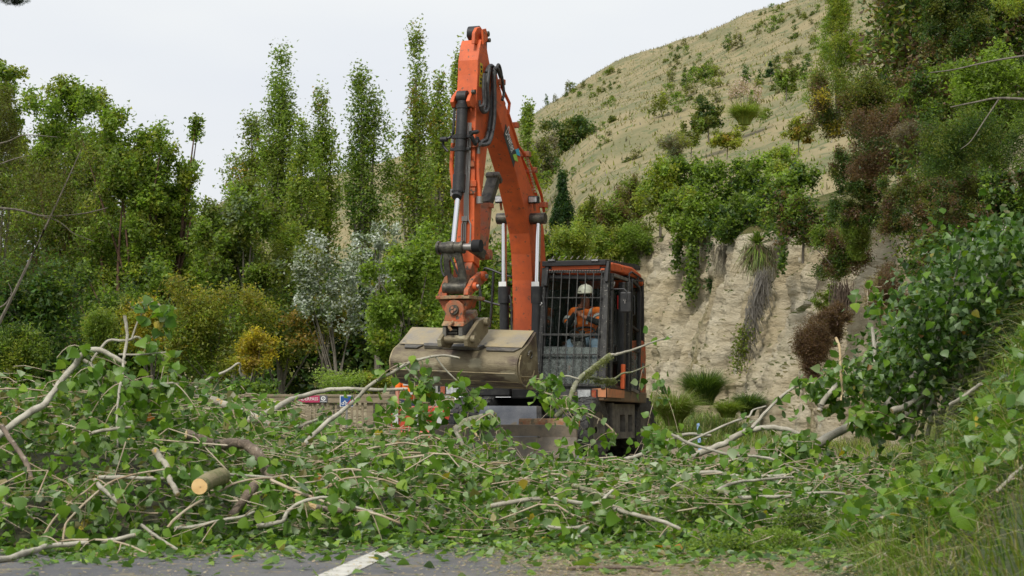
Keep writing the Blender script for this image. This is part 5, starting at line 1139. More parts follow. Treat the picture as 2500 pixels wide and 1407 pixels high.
# vegetation on the hill side and above the cliff
def hz(px_, D): return float(hill_z(X(px_, D), D))
hl = [('round_crowned_tree', 'round dark crowned tree with pale forked trunk standing alone on the grassy hill', 1335, 1455, 275, 385, 132, pal(('gd', 5), ('ol', 3)), 'round', dict(px=6, asp=.5, ground=Z(402, 132), bark=m_bark, limbr=1.6, lay=4.5), 'tree'),
      ('grey_shrub', 'brownish grey bare thicket under the lone hill tree', 1300, 1365, 330, 450, 125, pal(('gy', 4), ('ol', 3), ('gd', 2)), 'round', dict(px=6, asp=.3), 'shrub'),
      ('hill_shrub', 'rounded dark green shrub right of the lone hill tree', 1468, 1522, 292, 320, 140, pal(('gd', 5), ('pn', 3)), 'round', dict(px=5), 'shrub'),
      ('hill_shrub', 'pair of small dark shrubs above the rounded one on the hill', 1455, 1500, 278, 294, 150, pal(('gd', 5), ('gg', 3)), 'round', dict(px=5), 'shrub'),
      ('pine_sapling', 'young dark green pine with upswept boughs behind the cab', 1325, 1420, 415, 640, 62, pal(('pn', 6), ('gd', 3)), 'pine', dict(px=8, asp=.2, bark=m_bark_d, ncl=110, lay=3.6), 'pine'),
      ('feathery_shrub', 'light green feathery shrub just above the cab roof', 1340, 1470, 540, 650, 56, pal(('yg', 4), ('gm', 4), ('lm', 1)), 'spray', dict(px=6, asp=.3), 'shrub'),
      ('olive_tree', 'dark olive rounded tree on the terrace below the pampas plume', 1690, 1770, 235, 330, 92, pal(('ol', 4), ('gd', 4)), 'round', dict(px=6, lay=4.5), 'tree'),
      ('olive_tree', 'small olive tree left of the dark terrace tree', 1660, 1715, 290, 360, 88, pal(('ol', 5), ('gm', 2)), 'round', dict(px=6), 'tree'),
      ('golden_shrub', 'yellow olive bush at the right foot of the terrace tree', 1735, 1815, 305, 365, 84, pal(('yg', 4), ('or_', 1.5), ('ol', 3)), 'round', dict(px=6), 'shrub'),
      ('dead_shrub', 'pale grey bare branched shrub above the green thicket', 1600, 1690, 320, 400, 76, pal(('gy', 4), ('sg', 2), ('yg', 2)), 'spray', dict(px=6, asp=.2, lay=2.2), 'shrub'),
      ('thicket_shrub', 'yellow green bush at the left end of the cliff top thicket', 1555, 1670, 375, 545, 61, pal(('yg', 5), ('gm', 3)), 'round', dict(px=7), 'shrub'),
      ('thicket_shrub', 'dark green bush in the middle of the cliff top thicket', 1625, 1720, 370, 500, 61, pal(('gd', 3), ('gm', 4)), 'round', dict(px=7), 'shrub'),
      ('thicket_shrub', 'largest dense green bush crowning the cliff', 1690, 1880, 360, 585, 57.5, pal(('gm', 6), ('gd', 3), ('gb', 1)), 'broad', dict(px=8, lay=4.6), 'shrub'),
      ('thicket_shrub', 'lime green bush at the right of the cliff top thicket', 1860, 1965, 350, 440, 66, pal(('lm', 5), ('yg', 3)), 'round', dict(px=7), 'shrub'),
      ('thicket_shrub', 'mid green bush below the lime green one', 1850, 2010, 400, 570, 52, pal(('gm', 5), ('gd', 4), ('ol', 1)), 'broad', dict(px=8), 'shrub'),
      ('thicket_shrub', 'leafy bright bush hanging over the cliff edge left of the cabbage tree', 1650, 1760, 460, 620, 57, pal(('gb', 3), ('yg', 2), ('gm', 4)), 'round', dict(px=7), 'shrub'),
      ('thicket_shrub', 'brown tinged bush at the left shoulder of the cliff', 1465, 1590, 480, 620, 60.5, pal(('br', 2), ('ol', 5), ('gm', 3)), 'round', dict(px=7, asp=.4), 'shrub'),
      ('thicket_shrub', 'grassy green bush where the cliff meets the cab roof rail', 1500, 1590, 550, 660, 59.5, pal(('gb', 4), ('gm', 4), ('br', 1)), 'spray', dict(px=6, asp=.2), 'shrub'),
      ('thicket_shrub', 'dark bush on the cliff lip above the cabbage tree', 1740, 1900, 470, 610, 55, pal(('gd', 5), ('gm', 3)), 'round', dict(px=8), 'shrub'),
      ('thicket_shrub', 'yellow green bush behind the cab roof left of the cliff', 1440, 1540, 540, 650, 59.5, pal(('yg', 4), ('gm', 4)), 'round', dict(px=7, asp=.4), 'shrub'),
      ('thicket_shrub', 'dry brownish bush on the grass left of the thicket', 1500, 1590, 430, 540, 66, pal(('br', 3), ('ol', 4), ('gm', 2)), 'round', dict(px=7, asp=.3), 'shrub'),
      ('thicket_shrub', 'pale green bush low beside the boom lift cylinder', 1300, 1400, 560, 660, 60, pal(('gb', 4), ('yg', 3), ('gd', 2)), 'round', dict(px=7), 'shrub'),
      ('thicket_shrub', 'mid green bush filling the middle of the thicket front', 1590, 1700, 440, 580, 59.5, pal(('gm', 5), ('yg', 2), ('ol', 2)), 'round', dict(px=7.5), 'shrub'),
      ('thicket_shrub', 'green and brown bush at the right end of the cliff lip', 1880, 2040, 440, 600, 48, pal(('gm', 4), ('br', 2), ('gd', 3)), 'round', dict(px=7.5), 'shrub'),
      ('thicket_shrub', 'olive bush between the lone pine and the cliff shoulder', 1395, 1490, 470, 590, 67, pal(('ol', 4), ('gm', 3), ('yg', 2)), 'round', dict(px=7, asp=.4), 'shrub'),
      ('hill_shrub', 'bushy green shrub on the slope below the upper pine', 1895, 1945, 155, 225, 88, pal(('gm', 4), ('ol', 4)), 'round', dict(px=6), 'shrub'),
      ('hill_shrub', 'yellow orange bush beside the gorse on the upper slope', 1915, 1985, 285, 350, 62, pal(('yg', 3), ('or_', 3), ('ol', 2)), 'round', dict(px=6), 'shrub'),
      ('hill_conifer', 'small dark blue green conifer high on the slope', 1870, 1892, 150, 188, 120, pal(('pn', 5)), 'pine', dict(px=5, asp=.4), 'pine')]
for nm_, lab, x0, x1, y0, y1, D, pl_, kd, kw, ct in hl:
    kw = dict(kw); kw.setdefault('lay', 4.0)
    plant(nm_, lab, x0, x1, y0, y1, D, pl_, kind=kd, cat=ct, limbs=5, **kw)
# near right slope: pine, gorse, shrubs
rt = [('gorse_bush', 'tangled brown green undergrowth filling the upper right slope', 2150, 2600, -240, 420, 43, pal(('gd', 5), ('br', 2.5), ('ol', 3), ('gm', 2)), 'fill', dict(px=14, asp=.5, lay=6, ncl=420, depth=2), 'gorse bush'),
      ('gorse_bush', 'tangled green undergrowth filling the lower right slope', 2215, 2600, 300, 680, 36, pal(('gd', 5), ('br', 2.5), ('ol', 3), ('gm', 2)), 'fill', dict(px=11, asp=.4, lay=3.2, ncl=300, depth=2), 'gorse bush'),
      ('pine_tree', 'bright green young pine at the top of the right slope against the hill', 1965, 2130, -60, 260, 46, pal(('yg', 5), ('gb', 5), ('gm', 1)), 'pine', dict(px=6, asp=.25, ncl=150, lay=3.4, bark=m_bark_d), 'pine'),
      ('gorse_bush', 'large brown and green gorse bush with yellow flowers at its left edge', 1985, 2190, 150, 340, 42, pal(('br', 3.5), ('ol', 4), ('gd', 3), ('ye', .5)), 'broad', dict(px=6, asp=.3, lay=4.6), 'gorse bush'),
      ('gorse_bush', 'rust brown dying gorse bush in the middle of the right slope', 2060, 2250, 250, 440, 38, pal(('rb', 5), ('br', 4), ('gd', 2)), 'broad', dict(px=6, asp=.25, lay=4.6), 'gorse bush'),
      ('gorse_bush', 'dark green gorse bush with brown dead patches hanging over the bank', 2030, 2180, 370, 560, 40, pal(('gd', 5), ('br', 2), ('ol', 2)), 'broad', dict(px=6.5, asp=.3, lay=4.6), 'gorse bush'),
      ('gorse_bush', 'yellow flowering gorse on the upper slope edge', 2140, 2300, -60, 120, 44, pal(('ol', 3), ('ye', 2), ('gm', 3), ('br', 2)), 'broad', dict(px=6, asp=.3), 'gorse bush'),
      ('gorse_bush', 'dark gorse mass in the upper right corner', 2240, 2420, -80, 150, 36, pal(('gd', 5), ('ol', 3), ('br', 1)), 'broad', dict(px=7, asp=.3, lay=4.6), 'gorse bush'),
      ('broadleaf_shrub', 'small leaved bright green shrub at the right edge upper half', 2330, 2560, 120, 330, 31, pal(('gm', 5), ('gb', 3)), 'broad', dict(px=8, lay=4), 'shrub'),
      ('broadleaf_shrub', 'green leafy shrub under the corner gorse', 2200, 2380, 130, 290, 35, pal(('gm', 5), ('gd', 3), ('br', 2)), 'broad', dict(px=7, lay=4), 'shrub'),
      ('gorse_bush', 'blue green spiny gorse bush overhanging at the right edge', 2250, 2520, 270, 440, 29, pal(('gd', 6), ('gm', 1.5), ('ol', 1)), 'broad', dict(px=6.5, asp=.25, lay=4.4), 'gorse bush'),
      ('broadleaf_shrub', 'dark green shrub at the far right edge below the blue green gorse', 2380, 2560, 400, 560, 27, pal(('gd', 5), ('gm', 2), ('br', 1)), 'broad', dict(px=8, lay=4.2), 'shrub'),
      ('gorse_bush', 'grey brown dead gorse spray in the gully beside bare earth', 2180, 2300, 300, 390, 36, pal(('br', 4), ('gy', 4)), 'spray', dict(px=5.5, asp=.2), 'gorse bush'),
      ('gorse_bush', 'mixed brown green shrub on the bare slope above the leaves', 2150, 2300, 410, 580, 34, pal(('br', 4), ('gd', 3), ('ol', 3)), 'broad', dict(px=6.5, asp=.3), 'gorse bush'),
      ('broom_shrub', 'tall thin stemmed green broom below the dark gorse', 2040, 2150, 490, 640, 42, pal(('gm', 4), ('ol', 4)), 'spray', dict(px=6, asp=.15), 'shrub'),
      ('gorse_bush', 'brown and green overhanging bush with pale dead stem on the cliff', 1975, 2110, 545, 690, 43, pal(('br', 3), ('gm', 4), ('gd', 3)), 'round', dict(px=6, asp=.35), 'gorse bush'),
      ('dead_gorse', 'dead rust brown gorse clump at the foot of the cliff', 1935, 2035, 780, 960, 37, pal(('rb', 6), ('br', 4)), 'spray', dict(px=5.5, asp=.2, lay=4.2), 'gorse bush'),
      ('dead_gorse', 'upper dead rust brown gorse tuft against the pale cliff', 1990, 2080, 740, 850, 37.5, pal(('rb', 6), ('br', 4)), 'spray', dict(px=5.5, asp=.2, lay=3.5), 'gorse bush'),
      ('dead_gorse', 'reddish brown dry bush behind the fallen leaves at the right', 2120, 2240, 640, 780, 31, pal(('rb', 5), ('br', 4), ('st', 1)), 'round', dict(px=5.5, asp=.2), 'gorse bush'),
      ('broadleaf_shrub', 'low green shrub on the slope under the mixed shrub', 2230, 2420, 560, 680, 28, pal(('gm', 4), ('gd', 4), ('br', 2)), 'broad', dict(px=8), 'shrub'),
      ('broadleaf_shrub', 'dark filler shrub at the right edge above the fallen crown', 2370, 2580, 540, 720, 24, pal(('gd', 5), ('gm', 3)), 'round', dict(px=9), 'shrub'),
      ('gorse_bush', 'dark brown gorse deep in the right slope', 2260, 2460, 420, 570, 32, pal(('gd', 4), ('br', 3), ('ol', 2)), 'broad', dict(px=7, asp=.3), 'gorse bush'),
      ('acacia_spray', 'yellow green leafy spray in the top right corner', 2400, 2540, -40, 50, 20, pal(('yg', 5), ('lm', 3)), 'spray', dict(px=8, asp=.35, lay=1.0), 'shrub'),
      ('hanging_plant', 'green trailing plant on the cliff near the dead gorse', 1985, 2070, 700, 760, 41, pal(('gm', 5), ('ol', 3)), 'round', dict(px=6, asp=.4), 'shrub')]
for nm_, lab, x0, x1, y0, y1, D, pl_, kd, kw, ct in rt:
    kw = dict(kw); kw.setdefault('lay', 3.9); lg = kw.pop('limbs', 6); kw.setdefault('trunk', ct == 'pine')
    plant(nm_, lab, x0, x1, y0, y1, D, pl_, kind=kd, cat=ct, limbs=lg, **kw)
for pts_, r_, D, lab in (([(2540, 130), (2420, 150), (2330, 170), (2270, 178)], 4, 22, 'upper bare arching branch crossing the top right shrubs'), ([(2540, 245), (2440, 240), (2380, 250), (2320, 262)], 5, 22, 'dark bare branch crossing the right edge shrubs'),
                         ([(2440, 240), (2400, 300), (2370, 345), (2345, 365)], 3, 22, 'thin drooping side branch below the dark one'), ([(1995, 610), (2015, 630), (2032, 650)], 2, 42, 'pale dead stem lying on the cliff shrub')):
    p_ = [P(x, y, D) for x, y in pts_]; tag(MB().tube([q-p_[0] for q in p_], [r_/F*D*.7, r_/F*D*.25], 7, per=5).build('bare_branch', m_bark, None, smooth=True, loc=p_[0]), lab, 'branch')
# dark twigs hanging into the top left corner
plant('hanging_twig', 'dark twiggy foliage hanging into the top left corner', 0, 75, -30, 26, 9, pal(('dk', 1)), 'round', px=5, asp=.25, lay=1.6, trunk=False, cat='twig')

# small shrubs dotted over the hill: six built ones, then copies
protos = []
for i in range(6):
    r_ = make_plant('scattered_shrub', 'x', 'shrub', (0, 0, -500), 1.5, 1.5+.3*i, 1.5, [pal(('gd', 4), ('ol', 4)), pal(('gm', 4), ('ol', 5)), pal(('ol', 5), ('yg', 2)), pal(('gd', 5), ('gm', 2)), pal(('gy', 3), ('ol', 4)), pal(('gm', 5), ('gd', 1))][i], kind=('round', 'peaks')[i % 2], ncl=34, nlf=520, lsize=.17, asp=.6, trunk=False)
    protos.append(r_)
def ground_at(px_, D_lo, py):
    """distance at which the hill shows at pixel (px,py)"""
    for D in np.arange(D_lo, 262, 2.0):
        if hill_z(X(px_, D), D) >= Z(py, D): return D
    return None
spots = []
n_try = 0
while len(spots) < 272 and n_try < 4000:
    n_try += 1
    x = rng.uniform(1275, 2110); ridge = np.interp(x, [1275, 1300, 1500, 1700, 1930, 2110], [285, 270, 175, 95, 5, -60])
    y = ridge+abs(rng.normal())*150+3
    if y > 480 or y < -20 or (1300 < x < 1470 and 250 < y < 420): continue
    if y > 330 and x > 1560: continue
    if noise.noise(Vector((x*.008, y*.012, 3))) < -.05: continue
    D = ground_at(x, 78, y)
    if D: spots.append((x, D, rng.uniform(.3, 1.0)))
for x in np.arange(805, 960, 22):
    y = np.interp(x, [800, 960], [425, 385])+rng.uniform(5, 90); D = ground_at(x, 90, y)
    if D: spots.append((x, D, rng.uniform(.7, 1.3)))
for x, y, s in ((1390, 228, 1.7), (1400, 222, 1.4), (1425, 215, 1.2), (1483, 188, 1.3), (1492, 186, 1.4), (1335, 258, 1.1), (1355, 250, .9), (1700, 205, 1.5), (1714, 198, 1.6), (1728, 192, 1.5), (1745, 190, 1.3), (1775, 130, 1.6), (1800, 125, 1.9), (1885, 80, 1.6), (1940, 95, 1.5), (1450, 240, 1.3), (1610, 290, 1.5)):
    D = ground_at(x, 90, y) or 248; spots.append((x, D, s))
for i, (x, D, s) in enumerate(spots):
    src = protos[i % 6]
    if i < 6: r_ = src
    else:
        r_ = src.copy(); SC.collection.objects.link(r_)
        for ch in src.children: c = ch.copy(); SC.collection.objects.link(c); c.parent = r_
    wx = X(x, D); r_.location = (wx, D, float(hill_z(wx, D))-.12); s *= .46 if i >= 40 else .52; r_.scale = (s*1.1, s*1.1, s*rng.uniform(.6, 1.1)); r_.rotation_euler = (0, 0, rng.uniform(0, 6.28))
    r_['label'] = ('small %s shrub dotted on the %s of the dry grassy hill' % (('dark', 'green', 'olive', 'bushy dark', 'greyish', 'leafy green')[i % 6], 'skyline part' if D > 215 else 'upper slope' if D > 160 else 'lower slope')); r_['group'] = 'small shrubs dotted over the hill'

# ---------------------------------------------------------------- grasses
m_grass = leaf_mat('grass_blades', rough=.55, trans=.3)
def blades(B, height, droop, width, tint, lean=None, seg=3, name='grass', parent=None, flow=None):
    n = len(B); h = np.broadcast_to(height, (n,))*(.55+.7*rng.random(n)); a = rng.random(n)*6.283
    d = np.stack([np.cos(a), np.sin(a), np.zeros(n)], 1)
    if flow is not None: d = unit(d*.7+flow)
    dr = np.broadcast_to(droop, (n,))*(.5+rng.random(n)); t = np.linspace(0, 1, seg+1)
    up = np.array([0, 0, 1.])
    Pk = B[:, None, :]+(up[None, None]*(t-.75*dr[:, None]*t**2.4)[..., None]+d[:, None, :]*(dr[:, None]*.8*t**1.7+.12*t)[..., None])*h[:, None, None]
    side = unit(np.cross(d, up)+rand_unit(n)*.35); w = (np.broadcast_to(width, (n,))[:, None]*(1-t*.86)[None])[..., None]*.5
    V = np.stack([Pk-side[:, None]*w, Pk+side[:, None]*w], 2).reshape(-1, 3)
    i = np.arange(n*(seg+1)*2).reshape(n, seg+1, 2)
    Fq = np.stack([i[:, :-1, 0], i[:, :-1, 1], i[:, 1:, 1], i[:, 1:, 0]], -1).reshape(-1, 4)
    return np_mesh(name, V, Fq, m_grass, parent, tint=np.repeat(tint, (seg+1)*2, 0))
def tints(n, cols, w, j=.2):
    c = np.array([C[k] for k in cols])[rng.choice(len(cols), size=n, p=np.array(w)/sum(w))]; return np.clip(c*(1+rng.normal(size=(n, 1))*j), .005, .8)
# the steep bank at right: tussocky long grass
n = 46000; y = 5.5+rng.random(n)*25; dd = rng.random(n)**1.1*5.5-.15; x = np.interp(y, XF_Y, XF_X)+dd
cl = np.array([noise.noise(Vector((float(a)*2.2, float(b)*1.6, 0))) for a, b in zip(x[::6], y[::6])]).repeat(6)[:n]
B = np.stack([x, y, ground_z(x, y)-.01], 1)
tt = tints(n, ['gm', 'gg', 'st', 'gb', 'yg'], [5, 3.5, 1.6, 4, 1.2])
dry = (cl > .2)[:, None]; tt = np.where(dry & (rng.random((n, 1)) < .55), np.array(C['st'])*1.05*(1+rng.normal(size=(n, 1))*.2), tt)
g_ = blades(B, .34+.22*np.clip(cl, -.3, 1), .75, .0105, np.clip(tt, .01, .7), name='bank_grass', flow=np.array([-.75, -.45, 0])); tag(g_, 'long green and straw coloured grass draping down the right bank', 'grass', kind='stuff')
# verge grass left of the cliff foot and behind the machine
n = 20000; y = rng.uniform(40, 60, n); x = rng.uniform(-6, 9, n); k = (x > road_c(y)+2.5) | (x < road_c(y)-6.9); x, y = x[k], y[k]; n = len(x)
B = np.stack([x, y, np.where(y > 30, -.05, 0)+0*x], 1)
g_ = blades(B, .28, .5, .016, tints(n, ['gb', 'yg', 'st', 'gm'], [3, 3, 2.5, 3]), seg=3, name='verge_grass'); tag(g_, 'mixed green and straw verge grass beyond the machine', 'grass', kind='stuff')
n = 15000; x = X(rng.uniform(1545, 1990, n), 52)+rng.normal(size=n)*.15; y = rng.uniform(47, 57, n); B = np.stack([x*y/52, y, 0*x+np.clip((y-49)*.10, -.1, .8)], 1)
g_ = blades(B, .55, .55, .02, tints(n, ['gm', 'gb', 'gg', 'st'], [4, 3, 3, 2]), seg=3, name='long_grass'); tag(g_, 'long rank grass along the foot of the pale cliff', 'grass', kind='stuff')
n = 12000; i = rng.integers(0, nP, n); q = path[i]; k = (q[:, 1] > 24) & (q[:, 1] < 60); q = q[k]; o = out[i[k]]; s = -rng.random(len(q))**1.3*1.9+.25
B = np.stack([q[:, 0]+o[:, 0]*s, q[:, 1]+o[:, 1]*s, np.full(len(q), -.05)], 1); B[:, 2] = np.maximum(B[:, 2], ground_z(B[:, 0], B[:, 1]))
g_ = blades(B, .42, .6, .016, tints(len(B), ['gm', 'gb', 'st', 'yg', 'gg'], [4, 3, 2.5, 1.5, 2]), name='foot_grass'); tag(g_, 'tangled green grass growing along the whole foot of the cutting', 'grass', kind='stuff')
# shoulder strip: short dry grass right of the far road
n = 9000; y = rng.uniform(27, 43, n); x = road_c(y)+2.3+rng.random(n)**1.3*3; B = np.stack([x, y, ground_z(x, y)], 1)
g_ = blades(B, .16, .5, .010, tints(n, ['st', 'yg', 'gb'], [5, 2, 2]), seg=3, name='shoulder_grass'); tag(g_, 'short dry grass along the road shoulder below the bank', 'grass', kind='stuff')
def tussock(lab, px0, px1, py0, py1, D, cols, w, n=2600, base=None, droop=.55, cat='grass clump', name='tussock'):
    W = (px1-px0)/F*D; h = (py1-py0)/F*D; b0 = P((px0+px1)/2, py1, D)
    r_ = empty(name, b0); tag(r_, lab, cat)
    a = rng.random(n)*6.283; q = rng.random(n)**.6*W*.22; B = np.stack([np.cos(a)*q, np.sin(a)*q, 0*a], 1); fl = np.stack([np.cos(a), np.sin(a), 0*a], 1)*(.6+1.2*q/(W*.22))[:, None]
    blades(B, h*.98, droop, .0035*D/10+.004, tints(n, cols, w), name='blades', parent=r_, flow=fl, seg=5); return r_
tussock('big blue green tussock of toetoe grass at the foot of the cliff', 1665, 1770, 895, 990, 50, ['gg', 'gm', 'gd'], [5, 4, 2], 3800, droop=.45)
tussock('smaller dark green tussock right of the big toetoe clump', 1790, 1862, 950, 1015, 49, ['gg', 'gd', 'gm'], [5, 3, 3], 2400)
tussock('soft green tussock between cab and big toetoe clump', 1600, 1690, 935, 1040, 48, ['gm', 'st', 'gb'], [5, 2, 3], 2400)
tussock('bright green tussock lower right of the big toetoe clump', 1740, 1815, 970, 1020, 48.5, ['gb', 'yg'], [5, 2], 1800)
pg = tussock('pampas grass clump with pinkish plumes high on the hill terrace', 1785, 1850, 240, 305, 96, ['gb', 'lm', 'yg'], [4, 3, 3], 2400, cat='pampas grass', name='pampas_grass')
for dx, dz in ((-.6, 1.15), (-.4, 1.35), (-.2, 1.5), (-.05, 1.45), (.15, 1.3), (.5, 1.2), (.7, 1.1)):
    n = 120; Cc = np.array([[dx, 0, dz+.25]])+rng.normal(size=(n, 3))*np.array([.07, .07, .22]); V, Fq = rhombs(Cc, .14, .35)
    np_mesh('plume', V, Fq, m_grass, pg, tint=np.repeat(np.clip(np.array([[.50, .40, .34]])*(1+rng.normal(size=(n, 1))*.1), .1, .8), 4, 0))
    MB().tube([(dx*.4, 0, .1), (dx, 0, dz)], .012, 5).build('stalk', m_bark, pg)
# hill tufts give the slope its grain
n = 70000; x = rng.uniform(-40, 75, n); y = 70+rng.random(n)**1.2*180; B = np.stack([x, y, hill_z(x, y)-.03], 1)
g_ = blades(B, .32, .5, .10, np.where((rng.random((n, 1)) < .62*ss(150, 85, y)[:, None]), tints(n, ['gm', 'yg', 'ol'], [3, 4, 3])*.8, tints(n, ['st', 'od', 'yg', 'ol', 'gy'], [8, .6, 1.2, 2.0, 2.6], .22)*.95), seg=1, name='hill_tufts'); tag(g_, 'dry straw grass tufts covering the hillside', 'grass', kind='stuff')
# grass and low growth along the cliff top slope
n = 16000; i = rng.integers(0, nP, n); s = rng.random(n)**.8*7; q = path[i]; o = out[i]
cx = q[:, 0]+o[:, 0]*(.28*q[:, 2]+s); cy = q[:, 1]+o[:, 1]*(.28*q[:, 2]+s); cz = q[:, 2]+s*q[:, 3]
g_ = blades(np.stack([cx, cy, cz-.05], 1), .5, .7, .016, tints(n, ['gm', 'st', 'ol', 'gd', 'br'], [4, 4, 3, 3, 2]), seg=3, name='slope_grass', flow=np.array([-.5, -.4, 0])); tag(g_, 'rough grass and weeds on the slope above the cliff', 'grass', kind='stuff')
# cabbage tree like plant over the cliff with its skirt of dead leaves
cb = empty('cabbage_tree', P(1850, 600, 52.5)); tag(cb, 'cabbage tree with arching sword leaves drooping over the cliff face', 'cabbage tree')
n = 460; v = rand_unit(n)*np.array([1, .8, 1]); v[:, 1] = -np.abs(v[:, 1])*.9; 
t = np.linspace(0, 1, 6); L_ = .50+.22*rng.random(n)
Pk = (v[:, None, :]*t[None, :, None]*L_[:, None, None]); Pk[..., 2] -= .42*(t**2)[None]*L_[:, None]*(1.1-v[:, 2:3]*.4)
sd_ = unit(np.cross(v, np.array([0, 0, 1.])))*.5; w = np.interp(t, [0, .3, 1], [.02, .032, .002])
V = np.stack([Pk-sd_[:, None]*w[None, :, None], Pk+sd_[:, None]*w[None, :, None]], 2).reshape(-1, 3); i = np.arange(n*12).reshape(n, 6, 2)
np_mesh('sword_leaves', V, np.stack([i[:, :-1, 0], i[:, :-1, 1], i[:, 1:, 1], i[:, 1:, 0]], -1).reshape(-1, 4), m_grass, cb, tint=np.repeat(tints(n, ['gm', 'gb', 'gd'], [5, 2, 3]), 12, 0))
def dead_strands(name, lab, pts, D, n, spread, ln, col, parent=None):
    pa = smooth_path([(*P(x, y, D), 0) for x, y in pts], 6)[:, :3]; o0 = pa[0]
    i = rng.integers(0, len(pa), n); B = pa[i]+rng.normal(size=(n, 3))*np.array([spread, .05, .05]); t = np.linspace(0, 1, 4)
    dv = np.stack([rng.normal(size=n)*.22, rng.normal(size=n)*.1, -1+rng.random(n)*.3], 1)*(ln*(.5+rng.random(n)))[:, None]
    Pk = B[:, None]+dv[:, None]*t[None, :, None]; V, Fq = tubes(Pk-o0, np.full((n, 4), .008), 3)
    ob = np_mesh(name, V, Fq, m_grass, parent, tint=np.clip(np.array(col)*(1+rng.normal(size=(len(V), 1))*.04), 0, 1))
    if parent is None: ob.location = o0; tag(ob, lab, 'dead leaves', kind='stuff')
    else: ob.location = o0-np.array(parent.location)
    return ob
dead_strands('dead_leaf_skirt', '', [(1838, 605), (1862, 608)], 52.3, 260, .14, .55, (.30, .25, .16), cb)
dead_strands('hanging_dead_leaves', 'grey hanging dead leaves trailing down the cliff below the cabbage tree', [(1862, 655), (1858, 700), (1840, 740), (1832, 790), (1815, 850)], 51.6, 420, .09, .42, (.27, .25, .23))
dead_strands('hanging_roots', 'thin pale roots and stems hanging over the cliff left of the cabbage tree', [(1760, 600), (1790, 610), (1800, 640), (1815, 620)], 55, 260, .18, .5, (.24, .21, .16))
dead_strands('hanging_roots', 'brown roots hanging in the gully of the right cliff', [(2050, 690), (2060, 710), (2045, 730)], 40, 160, .10, .4, (.17, .13, .10))
# creepers hanging on the cliff
def creeper(lab, pts, D, n, spread, cols, w, ls=.09):
    pa = smooth_path([(*P(x, y, D), 0) for x, y in pts], 8)[:, :3]; o0 = Vector(pa[0]); r_ = empty('creeper', o0); tag(r_, lab, 'creeper')
    Cc = pa[rng.integers(0, len(pa), n)]+rng.normal(size=(n, 3))*np.array([spread, .08, .10])-pa[0]; V, Fq = rhombs(Cc, ls, .8)
    np_mesh('foliage', V, Fq, m_leaf, r_, tint=np.repeat(tints(n, cols, w), 4, 0)); MB().tube(pa-pa[0], .012, 5).build('stem', m_bark, r_)
creeper('ivy strand hanging on the pale cliff, leftmost, short', [(1652, 590), (1654, 620), (1650, 655)], 57.5, 420, .07, ['gd', 'gm'], [4, 2])
creeper('long leafy creeper hanging down the pale cliff under the bright bush', [(1690, 560), (1692, 620), (1688, 680), (1684, 725)], 56.8, 1000, .10, ['gm', 'gb', 'gd'], [4, 2, 3])
creeper('dark thin ivy strand in the middle of the pale cliff', [(1735, 600), (1738, 640), (1733, 700)], 56.5, 420, .06, ['gd', 'pn'], [4, 2])
creeper('dark narrow creeper right of the cabbage tree', [(1905, 560), (1912, 620), (1905, 660)], 50.5, 360, .05, ['gd', 'gm'], [4, 2])
creeper('green moss plant halfway down the cliff beside the hanging dead leaves', [(1815, 800), (1808, 850), (1800, 900)], 51.4, 500, .12, ['ol', 'gm'], [4, 2], .07)
creeper('small green tuft growing near the cliff top left', [(1580, 600), (1583, 612)], 59.5, 160, .06, ['gd', 'gm'], [3, 3])
# ---------------------------------------------------------------- the heap of cut poplar branches
m_plf = leaf_mat('poplar_leaf', rough=.40, under=(.22, .30, .16), trans=.32, spec=.4)
m_pbark = mat('pale_poplar_bark', (.47, .44, .36), (.31, .285, .225), scale=10, rough=.85, bump=.4, bscale=60, c3=(.10, .085, .06), s3=38, t3=.66)
m_lbark = mat('lichen_bark', (.43, .40, .32), (.22, .20, .15), scale=9, rough=.9, bump=.6, bscale=50, c3=(.42, .27, .06), s3=14, t3=.60)
m_mbark = mat('mossy_bark', (.25, .24, .17), (.17, .19, .08), scale=16, rough=.95, bump=.8, bscale=60, c3=(.34, .33, .26), s3=30, t3=.58)
m_bbark = mat('brown_thick_bark', (.22, .17, .125), (.13, .10, .075), scale=14, rough=.9, bump=.8, bscale=40, stretch=(1, 1, 1), c3=(.33, .28, .22), s3=30, t3=.6)
m_twig = mat('brown_twig', (.33, .24, .15), (.48, .41, .30), scale=5, rough=.8)
m_cut = mat('fresh_cut_wood', (.66, .53, .33), (.58, .42, .23), scale=26, rough=.8, bump=.2)
LC = np.array([(.10, .20, .018), (.14, .255, .022), (.062, .14, .014), (.21, .32, .035), (.11, .205, .04), (.30, .37, .22), (.042, .095, .012), (.38, .30, .03), (.40, .17, .03), (.26, .22, .10), (.17, .16, .07)])  # pale tint: undersides and painted gloss; darkest tint: painted shade of the gaps
LW = np.array([5, 4.5, 4.5, 2.8, 3, 1.6, 3.0, .14, .08, .7, .9]); LW = LW/LW.sum()
def leaf_tints(n): return np.clip(LC[rng.choice(len(LC), size=n, p=LW)]*(1+rng.normal(size=(n, 1))*.16), .006, .8)
